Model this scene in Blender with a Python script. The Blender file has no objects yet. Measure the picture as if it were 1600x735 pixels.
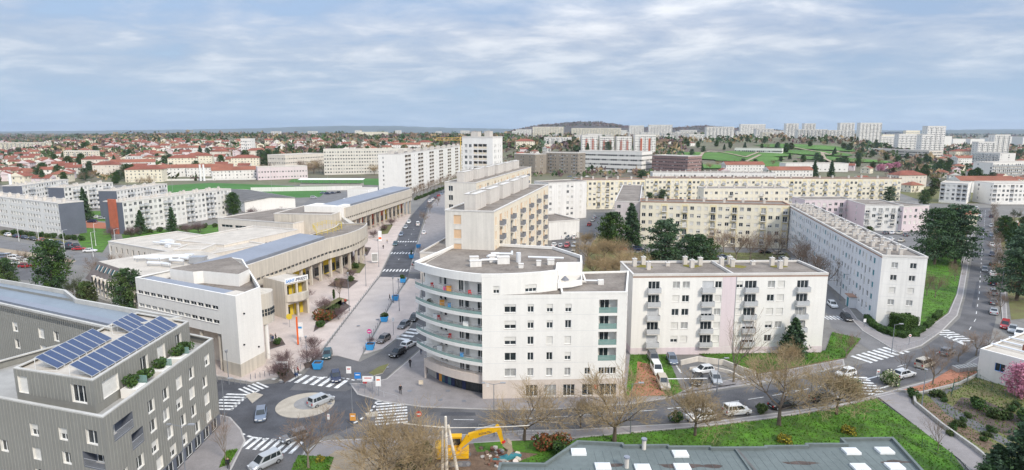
import bpy, bmesh, math, random
from mathutils import Vector, Matrix
R = math.radians
S = bpy.context.scene
COL = S.collection
random.seed(7)
# ------------------------------------------------------------------ camera, sky, sun, exposure
CAM_H = 45.0; FPX = 950.0; HZ = 205.0
TH = math.atan((367.5 - HZ) / FPX)
cd = bpy.data.cameras.new('camera'); cam = bpy.data.objects.new('camera', cd); COL.objects.link(cam)
cam.location = (0, 0, CAM_H); cam.rotation_euler = (R(90) - TH, 0, 0)
cd.sensor_width = 36; cd.lens = FPX / 1600 * 36; cd.clip_start = 0.5; cd.clip_end = 90000
S.camera = cam
SUN_EL = R(38); SUN_AZ = R(142)          # azimuth clockwise from +Y: behind the camera, to its right
w = bpy.data.worlds.new('World'); S.world = w; w.use_nodes = True
nt = w.node_tree; N = nt.nodes; L = nt.links
for n in list(N): N.remove(n)
def nd(t, **k):
    n = N.new(t)
    for a, v in k.items(): setattr(n, a, v)
    return n
def mth(op, a, b=None, c=None, clamp=False):
    n = N.new('ShaderNodeMath'); n.operation = op; n.use_clamp = clamp
    for i, v in enumerate((a, b, c)):
        if v is None: continue
        if isinstance(v, (int, float)): n.inputs[i].default_value = v
        else: L.new(v, n.inputs[i])
    return n.outputs[0]
def mixc(f, a, b):
    n = N.new('ShaderNodeMix'); n.data_type = 'RGBA'
    for i, v in ((0, f), (6, a), (7, b)):
        if isinstance(v, (int, float)): n.inputs[i].default_value = v
        elif isinstance(v, tuple): n.inputs[i].default_value = v
        else: L.new(v, n.inputs[i])
    return n.outputs[2]
def ramp(f, pts):
    n = N.new('ShaderNodeValToRGB'); L.new(f, n.inputs[0])
    e = n.color_ramp.elements
    e[0].position, e[0].color = pts[0][0], (pts[0][1],) * 3 + (1,)
    e[1].position, e[1].color = pts[-1][0], (pts[-1][1],) * 3 + (1,)
    for p, v in pts[1:-1]:
        x = e.new(p); x.color = (v,) * 3 + (1,)
    return n.outputs[0]
sky = nd('ShaderNodeTexSky', sky_type='NISHITA', sun_disc=False, sun_elevation=SUN_EL, sun_rotation=SUN_AZ, altitude=200, air_density=1.0, dust_density=1.5)
tc = nd('ShaderNodeTexCoord'); sep = nd('ShaderNodeSeparateXYZ'); L.new(tc.outputs['Generated'], sep.inputs[0])
zc = mth('MAXIMUM', sep.outputs[2], 0.0)
den = mth('ADD', zc, 0.15)                                   # cloud layer seen in perspective
cx = mth('DIVIDE', sep.outputs[0], den); cy = mth('DIVIDE', sep.outputs[1], den)
cmb = nd('ShaderNodeCombineXYZ'); L.new(cx, cmb.inputs[0]); L.new(cy, cmb.inputs[1])
def noise(scale, detail, rough, off, sx=1.0, dist=0.0):
    mp = nd('ShaderNodeMapping'); L.new(cmb.outputs[0], mp.inputs[0])
    mp.inputs[1].default_value = off; mp.inputs[3].default_value = (scale * sx, scale, scale)
    n = nd('ShaderNodeTexNoise'); L.new(mp.outputs[0], n.inputs[0]); n.inputs['Scale'].default_value = 1.0
    n.inputs['Detail'].default_value = detail; n.inputs['Roughness'].default_value = rough; n.inputs['Distortion'].default_value = dist
    return n.outputs[0]
big = noise(0.75, 6, 0.52, (3.1, 1.7, 0), 0.75, 0.25)
med = noise(2.6, 8, 0.6, (9.2, 4.4, 0), 0.8, 0.25)
mix_ = mth('ADD', mth('MULTIPLY', big, 0.6), mth('MULTIPLY', med, 0.4))
cov = ramp(mix_, [(0.38, 0.45), (0.48, 0.85), (0.56, 1.0)])
lum = ramp(mth('ADD', mth('MULTIPLY', med, 0.55), mth('MULTIPLY', big, 0.45)), [(0.41, 0.0), (0.52, 0.40), (0.62, 1.0)])
ccol = mixc(lum, (3.4, 4.15, 5.5, 1), (7.2, 7.5, 8.0, 1))
ovc = N.new('ShaderNodeVectorMath'); ovc.operation = 'SCALE'; L.new(ccol, ovc.inputs[0])
L.new(mth('MULTIPLY_ADD', zc, 1.7, 0.72), ovc.inputs['Scale'])   # an overcast sky brightens towards the zenith
hi = mixc(cov, mixc(0.5, sky.outputs[0], (2.9, 4.6, 7.4, 1)), ovc.outputs[0])
hor = ramp(zc, [(0.0, 1.0), (0.04, 0.75), (0.15, 0.0)])       # cloud base fading into the blue distance
skyc = mixc(hor, hi, mixc(0.25, (3.5, 4.9, 6.5, 1), ccol))
bg = nd('ShaderNodeBackground'); L.new(skyc, bg.inputs[0]); bg.inputs[1].default_value = 0.064
wo = nd('ShaderNodeOutputWorld'); L.new(bg.outputs[0], wo.inputs[0])
sd = bpy.data.lights.new('sun', 'SUN'); sd.energy = 1.5; sd.angle = R(10); sd.color = (1.0, 0.92, 0.80)
sun = bpy.data.objects.new('sun', sd); COL.objects.link(sun)
dv = Vector((math.sin(SUN_AZ) * math.cos(SUN_EL), math.cos(SUN_AZ) * math.cos(SUN_EL), math.sin(SUN_EL)))
sun.rotation_euler = dv.to_track_quat('Z', 'Y').to_euler(); sun.location = (60, -60, 120)
S.view_settings.view_transform = 'Standard'; S.view_settings.look = 'None'
S.view_settings.exposure = 1.0; S.view_settings.gamma = 1.0; S.view_settings.use_curve_mapping = False
S.render.resolution_x = 1024; S.render.resolution_y = 470
S.cycles.max_bounces = 5; S.cycles.volume_bounces = 0; S.cycles.transparent_max_bounces = 12
S.cycles.use_denoising = True

# ------------------------------------------------------------------ survey: picture point -> point on the ground
CT, ST = math.cos(TH), math.sin(TH)
def sm(a, b, x):
    t = max(0.0, min(1.0, (x - a) / (b - a))); return t * t * (3 - 2 * t)
def terr(x, y):
    if y < 520: return 0.0
    a = x / y
    f = sm(-0.95, -0.55, a) * (1 - sm(0.50, 0.70, a))
    t = f * (27 * sm(560, 1350, y)) * (1 - sm(2800, 4500, y))
    return t + f * 3.0 * math.sin(x * .006 + 1) * math.sin(y * .008) * sm(560, 900, y) * (1 - sm(2800, 4500, y))
def G(px, py, z=0.0):
    u = px - 800; v = py - 367.5
    k = (CAM_H - z) / (FPX * ST + v * CT)
    return (u * k, (FPX * CT - v * ST) * k)
def GT(px, py):                                              # the same on the rising ground far out
    u = px - 800; v = py - 367.5
    dy = FPX * CT - v * ST; dz = -(FPX * ST + v * CT)
    y = 100.0
    while y < 6000:
        x = u / dy * y; z = CAM_H + dz / dy * y
        if z <= terr(x, y): return (x, y, terr(x, y))
        y *= 1.004
    return (u / dy * 6000, 6000, terr(0, 6000))
def at_dist(px, d): return ((px - 800) / FPX * d, d)          # seen in direction px, d metres out

# ------------------------------------------------------------------ materials
MATS = {}
def mat(name, rgb=(.5, .5, .5), rough=.85, var=.18, scale=.6, fine=6.0, bump=0.0, metal=0.0, streak=0.0, alpha=1.0, spec=.3, emit=None, tint=None, sheen=None):
    if name in MATS: return MATS[name]
    m = bpy.data.materials.new(name); m.use_nodes = True
    global N, L
    N = m.node_tree.nodes; L = m.node_tree.links
    b = N['Principled BSDF']
    b.inputs['Roughness'].default_value = rough; b.inputs['Metallic'].default_value = metal
    b.inputs['Specular IOR Level'].default_value = spec
    g = N.new('ShaderNodeNewGeometry')
    def nz(sc, det=4, st=None):
        t = N.new('ShaderNodeTexNoise'); t.inputs['Detail'].default_value = det; t.inputs['Scale'].default_value = sc
        if st:
            mp = N.new('ShaderNodeMapping'); mp.inputs[3].default_value = st
            L.new(g.outputs['Position'], mp.inputs[0]); L.new(mp.outputs[0], t.inputs[0])
        else: L.new(g.outputs['Position'], t.inputs[0])
        return t.outputs[0]
    if var:
        v = mth('ADD', mth('MULTIPLY', nz(scale), .6), mth('MULTIPLY', nz(fine, 3), .4))
        if streak: v = mth('ADD', mth('MULTIPLY', v, 1 - streak), mth('MULTIPLY', nz(1.0, 4, (1.6, 1.6, .09)), streak))
        v = mth('MULTIPLY_ADD', mth('SUBTRACT', v, .5), 3.4, .5, clamp=True)
        lo = tuple(c * (1 - var) for c in rgb) + (1,); hi_ = tuple(min(1, c * (1 + var * .7)) for c in rgb) + (1,)
        if tint: lo = tuple(tint) + (1,)
        col = mixc(v, lo, hi_); L.new(col, b.inputs['Base Color'])
    else: b.inputs['Base Color'].default_value = tuple(rgb) + (1,)
    if bump:
        bp = N.new('ShaderNodeBump'); bp.inputs['Strength'].default_value = bump; bp.inputs['Distance'].default_value = .05
        L.new(nz(fine * 2, 4), bp.inputs['Height']); L.new(bp.outputs[0], b.inputs['Normal'])
    if alpha < 1: b.inputs['Alpha'].default_value = alpha
    if emit: b.inputs['Emission Color'].default_value = tuple(emit) + (1,); b.inputs['Emission Strength'].default_value = 1
    MATS[name] = m; return m
def M(n): return MATS[n]
# grounds
mat('terrain', (.12, .125, .07), var=.6, scale=.012, fine=.11, tint=(.12, .095, .075))
mat('yard', (.20, .19, .175), var=.25, scale=.05, fine=.7)
mat('asphalt', (.085, .087, .097), var=.32, scale=.35, fine=5, bump=.1)
mat('asphalt_old', (.125, .122, .125), var=.34, scale=.2, fine=4)
mat('asphalt_pale', (.175, .17, .168), var=.22, scale=.2, fine=4)
mat('pavement', (.265, .245, .24), var=.16, scale=.5, fine=5)
mat('paving_pink', (.52, .44, .395), var=.14, scale=.25, fine=3)
mat('paving_street', (.43, .385, .36), var=.12, scale=.3, fine=3)
mat('kerb', (.42, .40, .38), var=.12)
mat('paint_line', (.70, .70, .69), var=.5, scale=1.2, fine=7)
mat('lawn', (.072, .18, .014), var=.45, scale=.35, fine=3.5, bump=.6, tint=(.045, .075, .018))
mat('lawn_dry', (.125, .14, .045), var=.4, scale=.3, fine=3, bump=.5, tint=(.13, .105, .055))
mat('field', (.055, .165, .030), var=.18, scale=.03, fine=.6)
mat('red_gravel', (.36, .155, .095), var=.22, scale=.6, fine=6)
mat('earth', (.17, .115, .08), var=.4, scale=.7, fine=5, bump=.7)
mat('sand', (.36, .29, .21), var=.2, scale=.5, fine=5)
mat('court_red', (.36, .13, .07), var=.1, scale=.1)
mat('island_stone', (.42, .375, .31), var=.16, scale=.8, fine=8)
mat('island_grey', (.27, .265, .26), var=.16, scale=.8, fine=8)
mat('mulch', (.10, .075, .065), var=.4, scale=.8, fine=5, bump=.6)
# walls
mat('white_wall', (.80, .775, .73), var=.07, scale=.25, fine=2.5, streak=.4)
mat('white_wall_b', (.76, .74, .705), var=.11, scale=.2, fine=2.0, streak=.6)
mat('white_wall_shade', (.70, .715, .74), var=.09, scale=.2, fine=2, streak=.6)  # white wall tinted bluish: shade put into the colour
mat('roof_seam', (.10, .12, .12), var=.1)
mat('pink_wall', (.72, .58, .58), var=.08, scale=.2, fine=2, streak=.5)
mat('pale_pink', (.70, .60, .615), var=.08, scale=.2, fine=2, streak=.5)
mat('cream_wall', (.78, .72, .58), var=.08, scale=.2, fine=2, streak=.5)
mat('yellow_wall', (.78, .68, .44), var=.08, scale=.2, fine=2, streak=.5)
mat('beige_wall', (.70, .64, .56), var=.11, scale=.25, fine=2, streak=.55)
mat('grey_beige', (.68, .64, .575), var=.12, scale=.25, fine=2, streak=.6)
mat('orange_cream', (.76, .67, .53), var=.08, scale=.2, fine=2, streak=.4)
mat('mauve_wall', (.60, .545, .54), var=.10, scale=.2, fine=2, streak=.5)
mat('concrete', (.56, .51, .435), var=.17, scale=.3, fine=2.5, streak=.65)
mat('concrete_grey', (.40, .385, .36), var=.18, scale=.3, fine=2.5, streak=.6)
mat('plinth_stone', (.62, .54, .475), var=.10, scale=.5, fine=3, streak=.3)
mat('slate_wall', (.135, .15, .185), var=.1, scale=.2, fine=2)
mat('brick_red', (.46, .135, .08), var=.15, scale=.5, fine=5)
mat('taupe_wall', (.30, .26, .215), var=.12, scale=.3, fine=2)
mat('seam_metal', (.285, .28, .255), rough=.5, var=.09, scale=.15, fine=1.2, streak=.5, metal=.15)
mat('seam_edge', (.34, .335, .305), rough=.5, var=.1)
mat('yellow_paint', (.66, .49, .05), var=.08)
mat('maroon', (.30, .20, .185), var=.15)
mat('coping_metal', (.50, .485, .45), var=.12)
mat('terrace_grey', (.36, .35, .33), var=.12)
mat('orange_panel', (.66, .30, .06), var=.08)
# roofs
mat('roof_gravel', (.235, .205, .175), var=.32, scale=.22, fine=2.2, tint=(.15, .125, .105))
mat('roof_pale', (.53, .48, .415), var=.18, scale=.25, fine=3)
mat('roof_dark', (.14, .135, .13), var=.25, scale=.2, fine=2)
mat('roof_zinc', (.27, .29, .335), rough=.5, var=.10, scale=.12, fine=1.0, metal=.2)
mat('roof_blue', (.255, .295, .335), rough=.5, var=.10, scale=.15, fine=1.0, metal=.2)
mat('roof_green', (.145, .17, .165), rough=.75, var=.16, scale=.2, fine=1.5, bump=.2)
mat('tile_red', (.25, .088, .06), var=.3, scale=.08, fine=1.2)
mat('tile_brown', (.22, .10, .068), var=.3, scale=.08, fine=1.2)
mat('tile_orange', (.28, .11, .07), var=.25, scale=.08, fine=1.2)
mat('mansard', (.17, .145, .135), var=.3, scale=.5, fine=3)
mat('coping', (.64, .61, .57), var=.12, scale=.4, fine=3)
mat('coping_brown', (.36, .22, .16), var=.12)
mat('moss', (.20, .17, .03), var=.4, scale=1.2, fine=5)
mat('chimney', (.62, .575, .52), var=.14, scale=.6, fine=4, streak=.5)
# windows
mat('glass', (.028, .036, .042), rough=.12, var=.5, scale=.35, fine=.9, spec=.6)
mat('glass_blue', (.05, .12, .15), rough=.15, var=.4, scale=.4, fine=.9, spec=.6)
mat('curtain', (.36, .36, .35), rough=.5, var=.25, scale=1.1, fine=4)
mat('frame_white', (.80, .80, .78), rough=.5, var=.05)
mat('shutter', (.70, .68, .635), rough=.6, var=.1, scale=.5, fine=2)
mat('shutter_grey', (.55, .56, .57), rough=.6, var=.12, scale=.5, fine=2)
mat('shutter_orange', (.70, .48, .30), rough=.6, var=.1)
mat('shutter_teal', (.05, .23, .27), rough=.6, var=.1)
mat('rail_mesh', (.60, .61, .62), rough=.5, var=.08, alpha=.72)
mat('rail_grey', (.42, .43, .44), rough=.5, var=.1)
mat('rail_dark', (.20, .205, .225), rough=.5, var=.1)
mat('glass_green', (.25, .40, .37), rough=.25, var=.1, alpha=.62, spec=.5)
mat('glass_clear', (.5, .58, .57), rough=.2, var=0, alpha=.28, spec=.5)
mat('steel', (.42, .43, .45), rough=.45, var=.1, metal=.5)
mat('pole_grey', (.20, .215, .24), rough=.5, var=.1)
mat('black', (.02, .02, .022), rough=.6, var=0)
mat('white', (.82, .82, .81), rough=.5, var=.05)
mat('red', (.55, .03, .03), rough=.5, var=.08)
mat('pink', (.75, .07, .30), rough=.5, var=.05)
mat('blue', (.035, .22, .60), rough=.5, var=.08)
mat('sky_blue', (.05, .33, .70), rough=.5, var=.08)
mat('orange', (.80, .14, .025), rough=.5, var=.08)
mat('letter_blue', (.02, .22, .62), rough=.5, var=0)
mat('letter_navy', (.03, .04, .10), rough=.5, var=0)
mat('wood_pale', (.62, .53, .41), var=.2, scale=1, fine=6)
mat('wood_brown', (.16, .09, .055), var=.25, scale=1, fine=6)
mat('duct', (.74, .75, .76), rough=.4, var=.08, metal=.2)
# plants
mat('bark', (.13, .10, .078), var=.35, scale=1.2, fine=9)
mat('bark_grey', (.20, .165, .125), var=.3, scale=1.2, fine=9)
mat('twig_gold', (.35, .26, .145), var=.35, scale=.3, fine=2)
mat('twig_brown', (.235, .165, .115), var=.3, scale=.3, fine=2)
mat('twig_plum', (.175, .115, .115), var=.3, scale=.3, fine=2)
mat('needle_dark', (.052, .100, .038), var=.5, scale=.35, fine=2.5)
mat('needle_blue', (.075, .125, .07), var=.5, scale=.35, fine=2.5)
mat('needle_olive', (.06, .075, .025), var=.5, scale=.35, fine=2.5)
mat('leaf_green', (.055, .105, .02), var=.5, scale=.5, fine=3)
mat('leaf_mid', (.075, .12, .035), var=.5, scale=.5, fine=3)
mat('leaf_yellow', (.34, .28, .03), var=.4, scale=.5, fine=3)
mat('leaf_russet', (.23, .085, .035), var=.5, scale=.5, fine=3)
mat('blossom_pink', (.56, .24, .33), var=.35, scale=.6, fine=3)
mat('blossom_white', (.62, .60, .42), var=.3, scale=.6, fine=3)
mat('tyre', (.018, .018, .02), rough=.8, var=0)
mat('rim', (.35, .36, .37), rough=.4, metal=.6, var=0)
mat('headlight', (.7, .72, .75), rough=.2, var=0)
mat('tail', (.45, .02, .015), rough=.3, var=0)
mat('plate', (.75, .75, .70), rough=.5, var=0)
mat('skin', (.50, .30, .22), rough=.6, var=0)

ORD = ('first', 'second', 'third', 'fourth', 'fifth', 'sixth', 'seventh', 'eighth', 'ninth', 'tenth', 'eleventh', 'twelfth', 'thirteenth', 'fourteenth', 'fifteenth', 'sixteenth', 'seventeenth', 'eighteenth', 'nineteenth', 'twentieth') + tuple('twenty-' + q for q in ('first', 'second', 'third', 'fourth', 'fifth', 'sixth', 'seventh', 'eighth', 'ninth')) + ('thirtieth',)
# ------------------------------------------------------------------ mesh builder
class MB:
    def __init__(s): s.v = []; s.f = []; s.m = []; s.names = []
    def mi(s, m):
        if m not in s.names: s.names.append(m)
        return s.names.index(m)
    def face(s, pts, m):
        i = len(s.v); s.v += [tuple(p) for p in pts]; s.f.append(tuple(range(i, i + len(pts)))); s.m.append(s.mi(m))
    def faces(s, vs, fs, m):
        i = len(s.v); s.v += [tuple(p) for p in vs]; k = s.mi(m)
        for f in fs: s.f.append(tuple(i + j for j in f)); s.m.append(k)
    def box(s, x0, y0, z0, x1, y1, z1, m, top=None):
        vs = [(x0, y0, z0), (x1, y0, z0), (x1, y1, z0), (x0, y1, z0), (x0, y0, z1), (x1, y0, z1), (x1, y1, z1), (x0, y1, z1)]
        s.faces(vs, [(0, 3, 2, 1), (0, 1, 5, 4), (1, 2, 6, 5), (2, 3, 7, 6), (3, 0, 4, 7)], m)
        s.faces(vs[4:], [(0, 1, 2, 3)], top or m)
    def prism(s, poly, z0, z1, m, top=None, bot=True):
        if area(poly) < 0: poly = poly[::-1]
        n = len(poly)
        lo = [(x, y, z0) for x, y in poly]; hi = [(x, y, z1) for x, y in poly]
        s.faces(lo + hi, [(i, (i + 1) % n, n + (i + 1) % n, n + i) for i in range(n)], m)
        s.face(hi, top or m)
        if bot: s.face(lo[::-1], m)
    def sheet(s, poly, z, m):
        if area(poly) < 0: poly = poly[::-1]
        s.face([(x, y, z) for x, y in poly], m)
    def ring(s, poly, th, z0, z1, m):                        # upstand along the inside of an outline
        if area(poly) < 0: poly = poly[::-1]
        inn = inset(poly, th); n = len(poly)
        vs = [(x, y, z0) for x, y in poly] + [(x, y, z1) for x, y in poly] + [(x, y, z1) for x, y in inn] + [(x, y, z0) for x, y in inn]
        fs = []
        for i in range(n):
            j = (i + 1) % n
            fs += [(i, j, n + j, n + i), (n + i, n + j, 2 * n + j, 2 * n + i), (2 * n + i, 2 * n + j, 3 * n + j, 3 * n + i)]
        s.faces(vs, fs, m)
    def tube(s, p0, p1, r0, r1=None, n=6, m='bark', cap=True):
        r1 = r0 if r1 is None else r1
        p0 = Vector(p0); p1 = Vector(p1); d = (p1 - p0)
        if d.length < 1e-6: return
        d.normalize(); a = d.orthogonal().normalized(); b = d.cross(a)
        vs = []
        for p, r in ((p0, r0), (p1, r1)):
            for i in range(n):
                t = 2 * math.pi * i / n; vs.append(p + a * (math.cos(t) * r) + b * (math.sin(t) * r))
        s.faces(vs, [(i, (i + 1) % n, n + (i + 1) % n, n + i) for i in range(n)], m)
        if cap: s.faces(vs[n:], [tuple(range(n))], m); s.faces(vs[:n], [tuple(range(n))[::-1]], m)
    def strip(s, pts, wd, z, m):                             # ribbon along a path, flat
        for a, b in zip(pts, pts[1:]):
            d = Vector((b[0] - a[0], b[1] - a[1])); 
            if d.length < 1e-6: continue
            d.normalize(); q = Vector((-d.y, d.x)) * (wd / 2)
            s.face([(a[0] - q.x, a[1] - q.y, z), (b[0] - q.x, b[1] - q.y, z), (b[0] + q.x, b[1] + q.y, z), (a[0] + q.x, a[1] + q.y, z)], m)
    def mesh(s, name, smooth=False):
        me = bpy.data.meshes.new(name); me.from_pydata(s.v, [], s.f)
        for n in s.names: me.materials.append(M(n))
        me.polygons.foreach_set('material_index', s.m)
        if smooth: me.polygons.foreach_set('use_smooth', [True] * len(s.f))
        me.update(); return me
    def build(s, name, parent=None, smooth=False, **k):
        return ob(name, s.mesh(name, smooth), parent, **k)
def area(p): return .5 * sum(p[i - 1][0] * p[i][1] - p[i][0] * p[i - 1][1] for i in range(len(p)))
def inset(poly, t):
    out = []; n = len(poly)
    for i in range(n):
        a = Vector(poly[i - 1][:2]); b = Vector(poly[i][:2]); c = Vector(poly[(i + 1) % n][:2])
        d1 = (b - a).normalized(); d2 = (c - b).normalized()
        n1 = Vector((-d1.y, d1.x)); n2 = Vector((-d2.y, d2.x)); k = n1 + n2
        den = max(.3, 1 + n1.dot(n2)); out.append(tuple(b + k * (t / den)))
    return out
def tag(o, label=None, cat=None, group=None, kind=None):
    for k, v in (('label', label), ('category', cat), ('group', group), ('kind', kind)):
        if v: o[k] = v
    return o
def ob(name, data, parent=None, loc=None, rz=0.0, label=None, cat=None, group=None, kind=None, scale=None):
    o = bpy.data.objects.new(name, data); COL.objects.link(o)
    if parent: o.parent = parent
    if loc: o.location = loc
    if rz: o.rotation_euler = (0, 0, rz)
    if scale: o.scale = scale if not isinstance(scale, (int, float)) else (scale,) * 3
    return tag(o, label, cat, group, kind)
def thing(name, label, cat, loc=(0, 0, 0), rz=0.0, group=None, scale=None):
    if len(loc) == 2: loc = (loc[0], loc[1], 0)
    return ob(name, None, None, loc, rz, label, cat, group, None, scale)
def clone(src, loc, rz=0.0, scale=1.0, label=None, group=None):
    r = src.copy(); COL.objects.link(r); r.location = loc if len(loc) == 3 else (loc[0], loc[1], 0)
    r.rotation_euler = (0, 0, rz); r.scale = scale if isinstance(scale, tuple) else (scale,) * 3
    if label: r['label'] = label
    if group: r['group'] = group
    for c in CH.get(src.name) or []:
        k = c.copy(); COL.objects.link(k); k.parent = r
        for d in CH.get(c.name) or []:
            e = d.copy(); COL.objects.link(e); e.parent = k
    return r
CH = {}
def note(root):                                              # remember a prototype's parts for clone()
    CH[root.name] = [o for o in COL.objects if o.parent == root]
    for c in CH[root.name]: CH[c.name] = [o for o in COL.objects if o.parent == c]
    return root
# ------------------------------------------------------------------ walls with real openings, windows, balconies
WIN = {}
def win_geo(w, h, state, frame, shut):
    """frame, pane, shutter builders in window space: x across, z up, -y outwards"""
    f = MB(); p = MB(); s = MB(); t = .07
    if state != 'shut':
        f.box(-w / 2, -.05, 0, w / 2, .03, t, frame); f.box(-w / 2, -.05, h - t, w / 2, .03, h, frame)
        f.box(-w / 2, -.05, t, -w / 2 + t, .03, h - t, frame); f.box(w / 2 - t, -.05, t, w / 2, .03, h - t, frame)
        nm = 0 if w < .95 else (1 if w < 2.0 else 2)
        for i in range(nm):
            x = -w / 2 + w * (i + 1) / (nm + 1); f.box(x - t * .6, -.045, t, x + t * .6, .03, h - t, frame)
        p.box(-w / 2 + t, -.005, t, w / 2 - t, .02, h - t, 'curtain' if state == 'cur' else 'glass')
        if state == 'half': s.box(-w / 2 + .01, -.10, h * .48, w / 2 - .01, -.055, h - .005, shut)
        if state == 'third': s.box(-w / 2 + .01, -.10, h * .72, w / 2 - .01, -.055, h - .005, shut)
    else:
        f.box(-w / 2, -.05, 0, w / 2, .03, .06, frame)
        n = max(3, int(h / .35))
        for i in range(n):
            a = .06 + (h - .06) * i / n; b = .06 + (h - .06) * (i + 1) / n
            s.box(-w / 2 + .005, -.08, a, w / 2 - .005, .0, b - .02, shut)
            s.box(-w / 2 + .005, -.06, b - .02, w / 2 - .005, .0, b, shut)
    f.box(-w / 2 - .06, -.26, -.07, w / 2 + .06, .03, -.004, 'coping' if frame != 'frame_cream' else 'coping')
    return f, p, s
def window(parent, pos, ang, w, h, state, lod, frame='frame_white', shut='shutter', acc=None):
    key = (round(w, 2), round(h, 2), state, frame, shut, lod)
    if lod == 0:
        if (key) not in WIN: WIN[key] = win_far(w, h, state, frame, shut)
        b = WIN[key]; ca, sa = math.cos(ang), math.sin(ang)
        i0 = len(acc.v)
        acc.v += [(pos[0] + x * ca - y * sa, pos[1] + x * sa + y * ca, pos[2] + z) for x, y, z in b.v]
        mm = [acc.mi(n) for n in b.names]
        acc.f += [tuple(i0 + j for j in f) for f in b.f]; acc.m += [mm[k] for k in b.m]
        return
    if key not in WIN:
        f, p, s = win_geo(w, h, state, frame, shut)
        if lod == 2: WIN[key] = (f.mesh('window'), p.mesh('pane') if p.f else None, s.mesh('shutter') if s.f else None)
        else:
            for q in (p, s):
                i0 = len(f.v); f.v += q.v; mm = [f.mi(n) for n in q.names]
                f.f += [tuple(i0 + j for j in c) for c in q.f]; f.m += [mm[k] for k in q.m]
            WIN[key] = (f.mesh('window'), None, None)
    a, p, s = WIN[key]
    o = ob('window', a, parent, pos, ang)
    if p: ob('pane', p, o)
    if s: ob('shutter', s, o)
    return o
def win_far(w, h, state, frame, shut):
    b = MB()
    if state == 'shut': b.face([(-w / 2, -.02, 0), (w / 2, -.02, 0), (w / 2, -.02, h), (-w / 2, -.02, h)], shut)
    else:
        t = .08; z1 = h * .5 if state == 'half' else (h * .72 if state == 'third' else h)
        b.face([(-w / 2, 0, 0), (w / 2, 0, 0), (w / 2, 0, h), (-w / 2, 0, h)], 'curtain' if state == 'cur' else 'glass')
        for x0, x1 in ((-w / 2, -w / 2 + t), (w / 2 - t, w / 2)) + (((-t / 2, t / 2),) if w > .9 else ()):
            b.face([(x0, -.03, 0), (x1, -.03, 0), (x1, -.03, h), (x0, -.03, h)], frame)
        if z1 < h: b.face([(-w / 2, -.05, z1), (w / 2, -.05, z1), (w / 2, -.05, h), (-w / 2, -.05, h)], shut)
    return b
def railing(mb, x0, x1, y0, z, kind, h=1.0, sides=True):     # y0: outer line (negative = outwards), wall at y=0
    if kind == 'bars':
        segs = [((x0, y0), (x1, y0))] + ([((x0, 0), (x0, y0)), ((x1, 0), (x1, y0))] if sides else [])
        for (ax, ay), (bx, by) in segs:
            mb.tube((ax, ay, z + h), (bx, by, z + h), .03, n=4, m='rail_grey'); mb.tube((ax, ay, z + .1), (bx, by, z + .1), .02, n=4, m='rail_grey')
            L_ = math.hypot(bx - ax, by - ay); n = max(1, int(L_ / .16))
            for i in range(n + 1):
                t = i / n; mb.tube((ax + (bx - ax) * t, ay + (by - ay) * t, z + .1), (ax + (bx - ax) * t, ay + (by - ay) * t, z + h), .012, n=3, m='rail_grey', cap=False)
    else:
        mb.box(x0, y0, z + .05, x1, y0 + .05, z + h, kind)
        if sides: mb.box(x0, y0 + .053, z + .05, x0 + .05, -.002, z + h, kind); mb.box(x1 - .05, y0 + .053, z + .05, x1, -.002, z + h, kind)
BAL = {}
def balcony(parent, pos, ang, w, dep, rail, lod, slab='coping', acc=None, h=1.0):
    key = (round(w, 2), round(dep, 2), rail, slab, h)
    if lod == 0:
        b = MB(); b.box(-w / 2, -dep, -.16, w / 2, -.003, 0, slab); railing(b, -w / 2, w / 2, -dep + .02, 0, 'rail_grey' if rail == 'bars' else rail, h)
        ca, sa = math.cos(ang), math.sin(ang); i0 = len(acc.v)
        acc.v += [(pos[0] + x * ca - y * sa, pos[1] + x * sa + y * ca, pos[2] + z) for x, y, z in b.v]
        mm = [acc.mi(n) for n in b.names]; acc.f += [tuple(i0 + j for j in f) for f in b.f]; acc.m += [mm[k] for k in b.m]
        return
    if key not in BAL:
        a = MB(); a.box(-w / 2, -dep, -.16, w / 2, -.003, 0, slab)
        r = MB(); railing(r, -w / 2 + .02, w / 2 - .02, -dep + .03, 0, rail, h)
        BAL[key] = (a.mesh('balcony'), r.mesh('railing'))
    a, r = BAL[key]
    o = ob('balcony', a, parent, pos, ang); ob('railing', r, o)
    return o
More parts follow.
